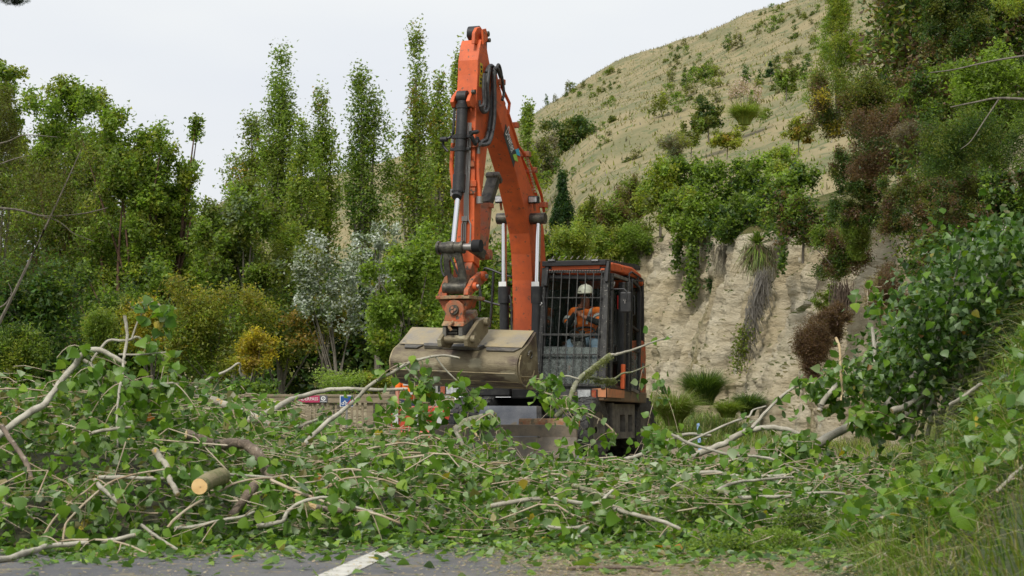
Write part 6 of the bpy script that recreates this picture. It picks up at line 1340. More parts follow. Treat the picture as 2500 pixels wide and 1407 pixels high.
# single leaf meshes, shared by all the picked-out leaves
OUT = [(0, 0, 0), (.20, .03, .04), (.43, .16, .09), (.50, .32, .09), (.40, .55, .05), (.20, .80, .0), (0, 1.06, -.08)]
leaf_meshes = []
for k in range(16):
    tw = rng.normal()*.12; cu = .10+rng.random()*.16; s = .9+.25*rng.random(); vv = [(0, .0, 0), (0, .35, -.01), (0, .75, -.05*cu*6), (0, 1.06, -.10-cu*.5)]; ff = []
    mid = len(vv)
    for sg_ in (1, -1):
        b0 = len(vv); prof_ = OUT[1:6]
        for (x_, y_, z_) in prof_: vv.append((sg_*x_*s, y_, z_*(1+tw*sg_*3)-cu*y_*y_*.5+rng.normal()*.012))
        ids = [b0+i for i in range(5)]
        q = [(0, ids[0], ids[1], 1), (1, ids[1], ids[2], ids[2]), (1, ids[2], ids[3], 2), (2, ids[3], ids[4], 3)]
        for f_ in q:
            f_ = tuple(dict.fromkeys(f_)); ff.append(f_ if sg_ > 0 else f_[::-1])
    # petiole
    p0 = len(vv); vv += [(-.012, 0, 0), (.012, 0, 0), (.012, -.45, .06), (-.012, -.45, .06)]; ff.append((p0, p0+1, p0+2, p0+3))
    me = bpy.data.meshes.new('leaf'); me.from_pydata(vv, [], ff); me.update()
    at = me.color_attributes.new('tint', 'FLOAT_COLOR', 'POINT')
    ti = [0, 1, 2, 3, 4, 0, 1, 2, 3, 4, 5, 6, 0, 1, 7, 5][k]; c_ = LC[ti]*(1+rng.normal()*.12)
    for i, d_ in enumerate(at.data): d_.color = (*(c_ if i < p0 else (.34, .30, .10)), 1)
    me.materials.append(m_plf); me.polygons.foreach_set('use_smooth', np.ones(len(me.polygons), bool)); leaf_meshes.append(me)
LP_ = np.array([6, 6, 5, 4, 5, 6, 6, 5, 4, 4, 2, 4, 6, 6, .25, 2]); LP_ = LP_/LP_.sum()
def put_leaf(p, d, nrm, size, parent, base):
    me = leaf_meshes[rng.choice(16, p=LP_)]; o = bpy.data.objects.new('leaf', me); SC.collection.objects.link(o)
    y_ = Vector(d).normalized(); z_ = Vector(nrm); z_ = (z_-y_*z_.dot(y_)).normalized(); x_ = y_.cross(z_)
    M = Matrix(((x_.x, y_.x, z_.x), (x_.y, y_.y, z_.y), (x_.z, y_.z, z_.z))).to_quaternion()
    o.rotation_mode = 'QUATERNION'; o.rotation_quaternion = M; o.location = Vector(p)-Vector(base); o.scale = (size,)*3
    if parent: o.parent = parent
    return o
# litter under the heap, its colour darkened for the shaded gaps between leaves
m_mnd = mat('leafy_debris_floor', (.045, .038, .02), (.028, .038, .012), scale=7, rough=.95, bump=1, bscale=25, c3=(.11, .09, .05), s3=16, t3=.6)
xs = np.linspace(-7, 6.5, 150); ys = np.linspace(11.5, 26, 130)
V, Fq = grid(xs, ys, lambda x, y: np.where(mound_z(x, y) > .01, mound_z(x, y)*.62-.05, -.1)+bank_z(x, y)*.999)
tag(np_mesh('debris_floor', V, Fq, m_mnd, smooth=True), 'leaf litter deep inside the heap of branches, painted dark like shaded gaps', 'leaf litter', kind='stuff')
def heap_top(x, y): return mound_z(x, y)+bank_z(x, y)
# loose leaves through the heap, one mass
def leaf_mass(name, label, Cc, size, parent=None, flat=.55, hang=0.0, base=None):
    n = len(Cc); nrm = unit(rand_unit(n)*.9+np.array([0, -.25, flat])); a = unit(rand_unit(n)+np.array([0, 0, -hang])); a = unit(a-nrm*(a*nrm).sum(1, keepdims=True))
    if base is not None: Cc = Cc-np.array(base)
    V, Fq = broadleaves(Cc, a, nrm, size*(.7+.6*rng.random(n))); t_ = np.repeat(leaf_tints(n), 6, 0)
    o = np_mesh(name, V, Fq, m_plf, parent, tint=t_); return tag(o, label, 'leaves' if parent is None else None, kind='stuff')
n = 84000; x = rng.uniform(-6.2, 5.6, n); y = 12.0+rng.random(n)**1.0*13.5
lim = np.interp(y, [12, 26], [12*.26, 26*.26]); k = np.abs(x) < lim+.4; x, y = x[k], y[k]; top = heap_top(x, y); mz = mound_z(x, y)
k = (rng.random(len(x)) < ss(.0, .12, mz)*1.0+.05); x, y, top, mz = x[k], y[k], top[k], mz[k]
# thin out near the front edge patches and where the machine stands
dens = np.array([noise.noise(Vector((float(a)*1.1, float(b)*.9, 4))) for a, b in zip(x[::8], y[::8])]).repeat(8)[:len(x)]
k = (rng.random(len(x)) < .72+.6*dens) & ~((y > 25.2) & (x > -1.2)) & ((bank_z(x, y) < .3) | (rng.random(len(x)) < .3)); x, y, top, mz = x[k], y[k], top[k], mz[k]
z = top*1.0+rng.random(len(x))**1.3*.18*np.clip(mz*4, .1, 1)-.14*rng.random(len(x))*np.clip(mz*4, 0, 1)
leaf_mass('heap_leaves', 'mass of green poplar leaves covering the heap of cut branches', np.stack([x, y, np.maximum(z, .01)], 1), .058, flat=.55)
# brush: thin twigs through the heap
n = 3400; x = rng.uniform(-5.5, 4.5, n); y = rng.uniform(12.2, 24.5, n); k = (mound_z(x, y) > .04) & (bank_z(x, y) < .15); x, y = x[k], y[k]; n = len(x)
z = heap_top(x, y)+rng.random(n)**1.6*.19; a = rng.normal(size=n)*.55+np.where(rng.random(n) < .5, 0, math.pi); ln = .35+rng.random(n)**2*1.1
t = np.linspace(-.5, .5, 7); dv = np.stack([np.cos(a), np.sin(a)*.8, rng.normal(size=n)*.12], 1)*ln[:, None]
wob = rng.normal(size=(n, 1, 3))*.07*np.sin(t*6.3)[None, :, None]*ln[:, None, None]
Pk = np.stack([x, y, z], 1)[:, None]+dv[:, None]*t[None, :, None]+wob; Pk[..., 2] -= (t**2)[None]*ln[:, None]*rng.uniform(-.1, .5, (n, 1))
Pk[..., 2] = np.maximum(Pk[..., 2], .02)
kk = rng.integers(0, n, 30000); ti = rng.integers(1, 7, 30000); Q = Pk[kk, ti]+rng.normal(size=(30000, 3))*np.array([.035, .035, .022])+np.array([0, 0, .012]); Q = Q[Q[:, 2] > .01]
leaf_mass('twig_leaves', 'poplar leaves still attached in rows along the thin twigs of the heap', Q, .054, flat=.5, hang=.35)
Rk = (.0026+.0055*rng.random((n, 1))**3)*np.linspace(1, .45, 7)[None]
V, Fq = tubes(Pk, Rk, 3)
m_brush = mat('dry_brush_twigs', (.32, .235, .145), (.56, .49, .37), scale=1.4, rough=.85, lo=.35, hi=.65)
tag(np_mesh('brush', V, Fq, m_brush, smooth=True), 'tangle of thin brown twigs lying through the heap', 'twigs', kind='stuff')

# traced branches: (label, points, distances, radii px, bark, number of leaves, leafy part, side twigs)
BRS = [
 ('long grey branch arching up from the left edge over the heap', [(-30, 1085), (0, 1062), (60, 1015), (110, 985), (145, 935), (180, 895), (205, 862), (240, 854), (275, 870), (304, 888)], (13.6, 14.4), (10, 6), 'p', 20, (.6, 1), 2),
 ('branch forking down right from the top of the big arch', [(205, 880), (255, 915), (300, 945), (325, 962), (372, 985)], (14.2, 14.6), (5, 4), 'p', 90, (.2, 1), 6),
 ('upright thin stem with a blunt cut top at the heap crest', [(304, 772), (309, 800), (310, 830), (303, 870), (298, 920), (290, 960), (285, 1030), (288, 1090)], (14.0, 14.0), (5, 3), 'p', 36, (.45, 1), 4),
 ('high thin branch angling right then falling from the arch top', [(240, 860), (265, 832), (310, 832), (338, 824), (370, 855), (405, 885), (445, 925), (475, 950)], (14.5, 14.9), (4, 3), 'p', 44, (.55, 1), 4),
 ('bent twig carrying the highest bunch of green leaves', [(322, 828), (335, 790), (355, 750), (378, 738), (410, 770), (405, 815)], (14.4, 14.4), (3, 2), 'p', 64, (.55, 1), 5),
 ('short level twig right of the upright stem', [(290, 866), (340, 866), (405, 860)], (14.3, 14.4), (3, 2), 'p', 0, (0, 1), 0),
 ('drooping twig hanging from the arch inside the leaves', [(238, 862), (222, 885), (232, 910), (245, 945), (255, 962)], (14.1, 14.0), (3.5, 2.5), 'p', 30, (.3, 1), 3),
 ('grey branch curving right across the left heap', [(330, 960), (370, 945), (410, 936), (438, 936)], (14.6, 14.8), (4, 3), 'p', 40, (.2, 1), 4),
 ('thin branch with a hooked tip standing against the golden shrub', [(445, 965), (480, 945), (510, 925), (555, 905), (580, 888), (587, 892), (585, 905), (589, 918)], (15.5, 15.8), (4, 2.5), 'p', 16, (.1, .6), 2),
 ('thick lichen covered cut limb pointing left above the fence', [(475, 958), (500, 970), (540, 985), (580, 1003), (606, 1010), (660, 1040)], (16.0, 16.6), (11, 9), 'l', 12, (.5, 1), 1),
 ('long pale branch lying level in front of the fence signs', [(560, 1050), (620, 1020), (670, 1000), (705, 978), (740, 968), (780, 956), (830, 950), (880, 951), (935, 952), (995, 950)], (16.6, 17.4), (9, 4), 'p', 34, (.0, .35), 3),
 ('smooth grey branch rising right in front of the bucket', [(742, 1085), (760, 1068), (800, 1030), (830, 1008), (870, 975), (905, 940), (960, 908), (1000, 886), (1045, 873), (1085, 868), (1121, 874)], (16.4, 17.8), (8, 3), 'p', 22, (.3, .8), 3),
 ('leafy twig hanging from the rising branch before the bucket', [(1064, 872), (1085, 900), (1110, 925), (1135, 948), (1145, 972), (1150, 990)], (17.7, 17.9), (2.6, 1.8), 'p', 64, (.4, 1), 5),
 ('knobbly twig dropping leaves below the bucket corner', [(985, 893), (1010, 915), (1030, 935), (1055, 942)], (17.5, 17.7), (3, 2), 'p', 80, (.2, 1), 6),
 ('orange lichened short branch under the signs', [(728, 1045), (760, 1030), (790, 1022), (820, 1017)], (16.2, 16.4), (5, 4), 'l', 20, (0, 1), 2),
 ('broken pale ended limb lying by the left heap middle', [(183, 1083), (205, 1068), (240, 1053), (290, 1047), (318, 1043)], (13.8, 14.2), (6, 4), 'l', 28, (.2, 1), 2),
 ('dark stained stem leaning at the far left', [(5, 1040), (30, 1080), (52, 1110), (68, 1140), (75, 1168)], (13.6, 13.4), (7, 8), 'b', 20, (0, 1), 2),
 ('thick brown barked trunk bending down through the heap', [(455, 1062), (490, 1074), (530, 1085), (570, 1082), (606, 1090), (632, 1112), (648, 1145), (672, 1172)], (14.6, 13.8), (13, 15), 'b', 16, (0, 1), 1),
 ('lower piece of the thick brown trunk half buried in leaves', [(622, 1185), (600, 1215), (580, 1240), (562, 1262)], (13.4, 13.2), (13, 10), 'b', 14, (0, 1), 1),
 ('lichen spotted pale branch curving down near the cut log', [(378, 1100), (392, 1120), (410, 1142), (414, 1170), (425, 1190), (433, 1206)], (13.6, 13.3), (9, 7), 'l', 16, (0, .5), 1),
 ('long straight pale branch lying across the left heap', [(240, 1167), (290, 1166), (345, 1168), (400, 1170), (440, 1164), (490, 1156), (545, 1158), (600, 1162), (690, 1168)], (13.2, 13.6), (6.5, 4), 'p', 24, (.5, 1), 3),
 ('pale stub going down right from the splintered end', [(232, 1172), (246, 1190), (268, 1208), (290, 1224)], (13.1, 13.0), (6, 8), 'p', 8, (.5, 1), 0),
 ('thin brown branch climbing right towards the log', [(407, 1290), (430, 1265), (470, 1235), (520, 1208), (575, 1180), (640, 1168), (690, 1172)], (12.9, 13.4), (4, 3), 't', 30, (.4, 1), 4),
 ('pair of thin twigs entering from the left edge', [(-10, 1222), (30, 1236), (60, 1252), (84, 1268)], (13.0, 12.9), (3.4, 2.6), 't', 22, (0, 1), 2),
 ('tall bowed twig on the lower left of the heap', [(154, 1318), (160, 1282), (178, 1258), (222, 1215), (270, 1178), (330, 1158), (402, 1146)], (12.7, 13.2), (3.2, 2.6), 't', 26, (.3, 1), 3),
 ('second bowed twig just left of the tall bowed one', [(100, 1318), (130, 1270), (170, 1228), (215, 1195), (240, 1170)], (12.7, 13.0), (3, 2), 't', 20, (.1, 1), 2),
 ('smooth grey branch lying on the asphalt at the lower left corner', [(-40, 1392), (0, 1378), (40, 1358), (80, 1345), (120, 1334), (190, 1327), (255, 1322), (330, 1306)], (11.6, 12.6), (10, 5), 'p', 26, (.3, 1), 3),
 ('thin branch running right from the lower left corner branch', [(115, 1342), (150, 1322), (200, 1318), (265, 1320), (315, 1332), (360, 1352), (400, 1368)], (12.2, 12.0), (3.4, 2.4), 't', 28, (.2, 1), 3),
 ('short straight pale stick sloping down to the asphalt', [(345, 1282), (380, 1308), (410, 1328), (437, 1344)], (12.6, 12.3), (4.5, 3.5), 'p', 14, (.2, 1), 1),
 ('mid heap branch lying level under the cut log', [(428, 1290), (480, 1285), (530, 1272), (590, 1262), (620, 1250)], (12.9, 13.2), (5, 3.4), 'p', 26, (0, 1), 3),
 ('grey branch with an elbow in the lower middle of the heap', [(628, 1285), (660, 1280), (690, 1272), (702, 1250), (728, 1230), (765, 1218), (806, 1216), (845, 1232), (910, 1250)], (12.9, 13.3), (7, 3.5), 'p', 26, (.3, 1), 4),
 ('brown branch falling right from the trunk across the middle', [(662, 1172), (700, 1190), (740, 1206), (800, 1228), (860, 1244), (920, 1256), (990, 1282), (1040, 1300)], (13.4, 13.0), (4.5, 3), 't', 44, (.3, 1), 6),
 ('thick half hidden limb behind the splintered wood', [(772, 1238), (800, 1244), (842, 1246)], (13.3, 13.5), (8, 8), 'b', 6, (0, 1), 0),
 ('bowed twig high in the centre of the heap', [(868, 1112), (890, 1100), (930, 1090), (985, 1082), (1038, 1089)], (15.6, 15.9), (3.4, 2.8), 't', 26, (0, 1), 3),
 ('long bowed branch dropping right below the blade', [(905, 1120), (950, 1110), (1000, 1106), (1060, 1108), (1105, 1112), (1150, 1130), (1200, 1155)], (15.2, 15.6), (4, 2.6), 't', 34, (.1, 1), 4),
 ('lower companion of the long bowed branch', [(900, 1132), (960, 1122), (1010, 1116), (1062, 1108)], (15.0, 15.3), (4, 3), 't', 26, (0, 1), 3),
 ('arched brown twigs in the heap centre', [(780, 1200), (810, 1185), (840, 1170), (885, 1165), (930, 1170), (975, 1185)], (14.2, 14.4), (3, 2.4), 't', 30, (0, 1), 4),
 ('slim arched twig behind the arched brown ones', [(808, 1150), (845, 1146), (880, 1148), (925, 1160), (972, 1178)], (14.8, 15.0), (3, 2.4), 't', 30, (0, 1), 4),
 ('pale limb lying level under the dozer blade', [(1200, 1236), (1250, 1226), (1290, 1220), (1340, 1218), (1385, 1222)], (14.2, 14.4), (7, 6), 'p', 20, (0, 1), 2),
 ('limb with an upturned stub in front of the wheels', [(1385, 1224), (1430, 1230), (1465, 1226), (1480, 1212), (1496, 1197)], (14.4, 14.6), (6, 4), 'p', 14, (0, .6), 1),
 ('straight pale limb sloping right down to the gravel', [(1476, 1230), (1520, 1248), (1570, 1262), (1620, 1274), (1660, 1292)], (14.3, 14.2), (7, 5), 'p', 22, (.2, 1), 3),
 ('short cut stick at the front edge of the heap', [(1338, 1286), (1375, 1290), (1425, 1287)], (13.0, 13.0), (4.5, 4.5), 'p', 10, (0, 1), 0),
 ('small broken stick end beside the low green herb', [(1414, 1310), (1424, 1296), (1436, 1288)], (12.9, 13.0), (5, 4), 'p', 3, (0, 1), 0),
 ('twisted brown stick lying on the littered asphalt at the bottom', [(1386, 1391), (1410, 1385), (1440, 1387), (1500, 1386), (1560, 1386), (1600, 1394), (1630, 1390)], (10.9, 10.9), (6, 4), 'b', 5, (0, 1), 1),
 ('grey lichened stump limb standing at the left end of the blade', [(1082, 1135), (1090, 1105), (1104, 1078), (1118, 1048), (1135, 1030), (1178, 1018)], (20, 21.5), (13, 8), 'm', 26, (.4, 1), 3),
 ('stub with a broken pale end leaning off the grey stump', [(1110, 1042), (1118, 1062), (1130, 1086)], (19.6, 19.4), (8, 6), 'p', 8, (0, .6), 0),
 ('pale peeled stick leaning on the blade', [(1158, 1055), (1180, 1082), (1200, 1108)], (19, 18.8), (3, 2.6), 'c', 6, (0, 1), 1),
 ('curled twig with leaves in front of the blade cover', [(1120, 1055), (1150, 1040), (1175, 1020), (1195, 1010), (1208, 1008), (1214, 1025), (1208, 1040)], (18.4, 18.6), (2.4, 1.6), 't', 40, (.2, 1), 4),
 ('mossy limb slanting up across the cab front', [(1358, 1018), (1385, 990), (1395, 965), (1403, 942), (1420, 920), (1440, 905), (1465, 885), (1490, 866)], (19.4, 20.0), (8, 7), 'm', 10, (0, .3), 2),
 ('slender end of the mossy limb pointing right past the cab', [(1488, 868), (1510, 864), (1540, 856), (1570, 845), (1605, 832), (1642, 822)], (20.0, 20.2), (4.4, 1.6), 'p', 3, (.7, 1), 1),
 ('side branch with moss curving right below the cab door', [(1418, 921), (1450, 923), (1475, 926), (1500, 925), (1520, 912), (1545, 908), (1588, 890)], (19.8, 20.2), (4.5, 1.8), 'm', 4, (.6, 1), 1),
 ('thin twig bowed left off the mossy limb', [(1412, 926), (1390, 919), (1365, 920), (1348, 938), (1343, 950)], (19.7, 19.6), (2.4, 1.6), 'p', 70, (.6, 1), 6),
 ('leafy twig hanging at the right corner of the cab', [(1586, 892), (1600, 915), (1612, 938), (1622, 958)], (20.1, 20.0), (2.2, 1.6), 't', 34, (.5, 1), 4),
 ('brown twig running down right over the tyres', [(1382, 998), (1420, 1005), (1460, 1022), (1490, 1045), (1505, 1062)], (19.0, 18.8), (2.8, 2), 't', 34, (.1, 1), 5),
 ('grey branch rising right beside the blue marker post', [(1495, 1130), (1530, 1122), (1570, 1108), (1600, 1092), (1650, 1068), (1685, 1060), (1735, 1064)], (19, 20), (7, 4), 'p', 22, (0, .7), 3),
 ('thin branch above the far road going up right', [(1640, 1095), (1690, 1075), (1740, 1052), (1790, 1030), (1828, 1018), (1838, 1002), (1870, 992)], (19, 20), (4, 2.2), 'p', 14, (0, .8), 2),
 ('big smooth arched branch over the far road', [(1690, 1115), (1730, 1098), (1770, 1082), (1810, 1058), (1850, 1047), (1900, 1045), (1945, 1058), (1985, 1082), (2010, 1108), (2032, 1135)], (17.2, 16.6), (9, 5), 'p', 36, (.3, 1), 5),
 ('branch rising from the arch towards the dead gorse', [(1836, 1045), (1862, 1015), (1890, 985), (1925, 955), (1960, 938), (2020, 937), (2110, 941)], (17.4, 17.8), (5, 2.4), 'p', 40, (.3, 1), 5),
 ('thick pale trunk slanting up the right bank', [(1865, 1138), (1905, 1122), (1960, 1100), (2010, 1075), (2060, 1048), (2110, 1025), (2160, 1000), (2215, 972), (2262, 948)], (17.6, 17.2), (15, 8), 'p', 30, (.2, 1), 3),
 ('long dark twigged branch under the arch over the far road', [(1640, 1062), (1690, 1085), (1740, 1100), (1790, 1112), (1850, 1115), (1895, 1125), (1950, 1150)], (17.6, 17.0), (4.5, 3.5), 'p', 44, (.1, 1), 6),
 ('bowed limb lying left of the right bank', [(1640, 1172), (1680, 1162), (1725, 1153), (1775, 1158), (1820, 1166), (1880, 1163), (1960, 1158)], (16.4, 16.6), (6.5, 5), 'p', 20, (0, 1), 3),
 ('pale limb curving down left in front of the bowed one', [(1696, 1218), (1735, 1207), (1765, 1190), (1800, 1178), (1850, 1172), (1935, 1165)], (15.4, 15.8), (6, 3.6), 'p', 22, (0, 1), 3),
 ('long level limb reaching the grassy bank foot', [(1800, 1216), (1860, 1214), (1920, 1212), (1970, 1206), (2020, 1203), (2062, 1206)], (15.2, 15.0), (6, 4), 'p', 20, (0, 1), 3),
 ('grey brown branch lying among leaves left of the bank', [(1400, 1186), (1430, 1195), (1460, 1208), (1500, 1214)], (16, 16), (7, 6), 'm', 20, (0, 1), 2),
 ('mossy fuzzy limb between the heap and the bank', [(1650, 1188), (1690, 1196), (1740, 1200), (1800, 1206)], (15.8, 15.8), (8, 7), 'm', 16, (0, 1), 1),
 ('straight smooth limb in the fallen crown, left one', [(2062, 930), (2090, 902), (2115, 870), (2146, 838)], (17.6, 18.0), (8, 7), 'p', 18, (0, 1), 2),
 ('pale limb low in the fallen crown bending upright', [(2000, 1004), (2010, 980), (2030, 955), (2046, 938)], (17.2, 17.4), (8, 7), 'p', 12, (0, 1), 1),
 ('thin peeled whitish stem standing before the cliff', [(2040, 824), (2050, 850), (2052, 900), (2056, 950), (2053, 978)], (17.4, 17.2), (4, 3), 'c', 8, (.3, 1), 1),
 ('straight limb in the middle of the fallen crown', [(2150, 1008), (2178, 975), (2200, 950), (2225, 925), (2242, 902)], (16.6, 17.2), (9, 7), 'p', 16, (0, 1), 2),
 ('thick limb on the grass at the top of the bank', [(2178, 1004), (2215, 990), (2245, 970), (2268, 950)], (16.2, 16.4), (9, 6), 'p', 6, (0, 1), 0),
 ('short peeled limb end sticking out of the bank grass', [(2320, 988), (2345, 973), (2370, 955), (2396, 938)], (13.6, 14.0), (5, 5.5), 'p', 4, (.3, 1), 0),
 ('thin branch fanning through the fallen crown top', [(2270, 760), (2300, 820), (2325, 880), (2345, 925)], (17.2, 16.6), (4.5, 6), 'p', 20, (0, 1), 4),
 ('curved stem in the fallen crown left half', [(2130, 800), (2135, 850), (2140, 900), (2165, 930), (2185, 960)], (17.4, 17.0), (5, 4), 'p', 20, (0, 1), 4),
 ('bent grey stick at the very bottom right of the bank foot', [(2062, 1412), (2075, 1392), (2110, 1378), (2150, 1360), (2172, 1345)], (11.6, 12.2), (6, 4), 'p', 14, (.2, 1), 2),
 ('straight pale stick beside the bent one at the bank foot', [(2098, 1412), (2125, 1385), (2160, 1352)], (11.4, 12.0), (4, 3), 'p', 10, (.2, 1), 1),
 ('long thin stick low on the bank', [(2255, 1412), (2290, 1388), (2325, 1365), (2365, 1345)], (10.8, 11.2), (4.5, 3.5), 'p', 14, (.2, 1), 2),
 ('leaning grey stick halfway up the bank grass', [(2338, 1242), (2360, 1210), (2385, 1175), (2414, 1130)], (11.6, 12.0), (6, 4.5), 'p', 16, (0, 1), 2),
 ('thin forked stick lower on the bank', [(2140, 1255), (2180, 1282), (2215, 1300), (2238, 1325), (2262, 1390)], (12.2, 11.2), (4, 3), 't', 30, (.3, 1), 4),
 ('sloping stick near the right edge of the bank', [(2435, 1200), (2470, 1165), (2515, 1125)], (10.8, 11.2), (6, 6), 'p', 8, (0, 1), 1),
]
BM = {'p': m_pbark, 'l': m_lbark, 'm': m_mbark, 'b': m_bbark, 't': m_twig, 'c': m_cut}
PET = []
YH = np.arange(10.5, 19.5, .06)
def heap_D(x, y):
    """distance at which the sight line through a photo pixel first meets the heap or the bank"""
    zt = heap_top(X(x, YH), YH)+.17*ss(0, .1, mound_z(X(x, YH), YH)); hit = np.nonzero(Z(y, YH) <= zt)[0]
    return float(YH[hit[0]]) if len(hit) else None

for lab, pts, (D0, D1), (r0, r1), bk, nlv, (la, lb_), ntw in BRS:
    m_ = len(pts); P3 = []
    hd = [heap_D(x, y) for x, y in pts]; Ds = []
    ok = [i for i, h_ in enumerate(hd) if h_]
    for i, (x, y) in enumerate(pts):
        D = D0+(D1-D0)*i/(m_-1)
        if ok and bk != 'X' and max(D0, D1) < 18.6:
            j = np.array(ok, float); hv = np.array([hd[k] for k in ok]); D = float(np.interp(i, j, hv)); D -= (.20+r0/F*16)
        Ds.append(D)
    Ds = [sum(Ds[max(0, i-1):i+2])/len(Ds[max(0, i-1):i+2]) for i in range(m_)]
    Ds = [sum(Ds[max(0, i-2):i+3])/len(Ds[max(0, i-2):i+3]) for i in range(m_)]
    D0, D1 = Ds[0], Ds[-1]
    for (x, y), D in zip(pts, Ds): P3.append((*P(x, y, D), 0))
    pa = smooth_path(P3, 5)[:, :3]; nseg = len(pa)
    jit = np.array([[noise.noise(Vector((i*.45, hash(lab) % 97 if False else len(lab), a))) for a in (0, 5, 9)] for i in range(nseg)])
    rad = np.interp(np.linspace(0, 1, nseg), [0, 1], [r0/F*D0, r1/F*D1])*(.86 if r0 < 9 else .95); pa = pa+jit*rad[:, None]*.4
    pa[:, 2] = np.maximum(pa[:, 2], rad*.9)
    base = Vector(pa[0]); root = empty('fallen_branch', base); tag(root, lab, 'branch', 'cut poplar branches heaped across the road')
    rr = rad*(1+.04*np.sin(np.arange(nseg)*1.7)+.05*np.sin(np.arange(nseg)*.6))
    MB().tube(pa-pa[0], list(rr), 10 if r0 > 5 else 7, cap=False).build('stem', BM[bk], root, smooth=True)
    for e, s_ in ((0, 1), (-1, -1)):       # cut faces
        if r0 > 4:
            T = Vector(pa[1]-pa[0]).normalized() if e == 0 else Vector(pa[-1]-pa[-2]).normalized()
            q = Vector(pa[e]-pa[0]); rj = float(rr[e]); MB().tube([q-T*.002*s_, q+T*.004*s_*-1], rj*.93, 10).build('cut_face', m_cut if r0 > 5.5 else BM[bk], root)
    # knots
    # side twigs and their leaves
    tw = []
    for j in range(ntw):
        u = la+(lb_-la)*((j+.5)/ntw if ntw > 1 else rng.random()); i = int(u*(nseg-1)); L_ = .10+.20*rng.random()
        d = unit(rng.normal(size=3)*np.array([1, .6, .7])+np.array([0, -.3, .25])); c0_ = pa[i]; dr = rng.uniform(.2, .9)
        tt_ = np.linspace(0, 1, 6)[:, None]; q = c0_+d*L_*tt_+np.array([0, 0, -1])*dr*L_*tt_**2
        q[:, 2] = np.maximum(q[:, 2], .015); tw.append(q)
    if tw:
        for q in tw:
            V, Fq = tubes((q-pa[0])[None], np.linspace(.0042, .0018, 6)[None], 5); np_mesh('twig', V, Fq, m_twig, root, smooth=True)
    for j in range(nlv):
        if tw and rng.random() < .8:
            q = tw[rng.integers(len(tw))]; s_ = q[rng.integers(1, 6)]
        else: s_ = pa[int((la+(lb_-la)*rng.random())*(nseg-1))]
        off = rng.normal(size=3)*np.array([.04, .035, .03])+np.array([0, 0, -.02]); p_ = s_+off; p_[2] = max(p_[2], .02)
        nv = unit(rng.normal(size=3)+np.array([0, -.6, .55])); dv_ = unit(rng.normal(size=3)*.8+np.array([0, -.1, -.75]))
        put_leaf(p_, dv_, nv, .052+.036*rng.random(), root, base)
# moss tufts hanging from the mossy limb
n = 1500; pa = smooth_path([(*P(x, y, 19.75), 0) for x, y in [(1420, 922), (1440, 907), (1465, 887), (1488, 868)]], 6)[:, :3]; pb_ = smooth_path([(*P(x, y, 19.95), 0) for x, y in [(1450, 925), (1475, 929), (1500, 927)]], 6)[:, :3]
al = np.vstack([pa, pb_]); B = al[rng.integers(0, len(al), n)]+rng.normal(size=(n, 3))*.018; B[:, 2] -= .02
V, Fq = rhombs(B, .022, .4); tag(np_mesh('lichen', V, Fq, m_leaf, tint=np.repeat(np.array([[.19, .20, .09]])*(1+rng.normal(size=(n, 1))*.25), 4, 0)), 'shaggy grey green lichen on the mossy limb across the cab', 'lichen', kind='stuff')

# the sawn log facing the camera
lo = P(488, 1188, 12.35); lg = empty('sawn_log', lo); tag(lg, 'sawn log end with fresh yellow cut face in the left heap', 'log', )
MB().tube([(0, 0, 0), (.03, .22, .03), (.05, .55, .04)], [.050, .052, .055], 18).build('log_body', mat('green_mossy_bark', (.16, .17, .06), (.30, .25, .14), scale=12, rough=.9, bump=.8, bscale=50), lg, smooth=True)
cf = MB().lathe([(0, -.006), (.046, -.005), (.047, .004)], (-.002, -.003, 0), 'y', 24).build('cut_face', mat('sawn_face', (.80, .55, .25), (.70, .44, .18), scale=14, rough=.7, bump=.2), lg)
MB().lathe([(0, -.002), (.003, -.001)], (.004, -.010, -.002), 'y', 8).build('pith', m_bbark, cf)
# splintered pale wood
for (lab, pl_, D) in (('split slab of pale splintered wood in the lower middle heap', [(717, 1208), (728, 1212), (745, 1225), (752, 1232), (776, 1238), (774, 1247), (755, 1243), (735, 1238), (718, 1224), (726, 1222), (716, 1216)], 13.0),
                      ('pale torn wood end at the start of the long straight branch', [(205, 1172), (222, 1165), (242, 1162), (246, 1172), (236, 1177), (222, 1174)], 13.1),
                      ('torn brown yellow wood end in the left heap', [(140, 1090), (155, 1082), (182, 1080), (186, 1088), (165, 1096), (148, 1097)], 13.6)):
    p0 = P(*pl_[0], D); v_ = [P(x, y, D+.02*math.sin(i*2))-p0 for i, (x, y) in enumerate(pl_)]
    o_ = MB().prism_dir(v_, (.01, .035, .01)).build('splintered_wood', mat('splinter_wood', (.66, .50, .27), (.52, .34, .15), scale=20, rough=.85, bump=.5, stretch=(1, 1, 8)), None, bevel=.003, loc=p0); tag(o_, lab, 'wood')

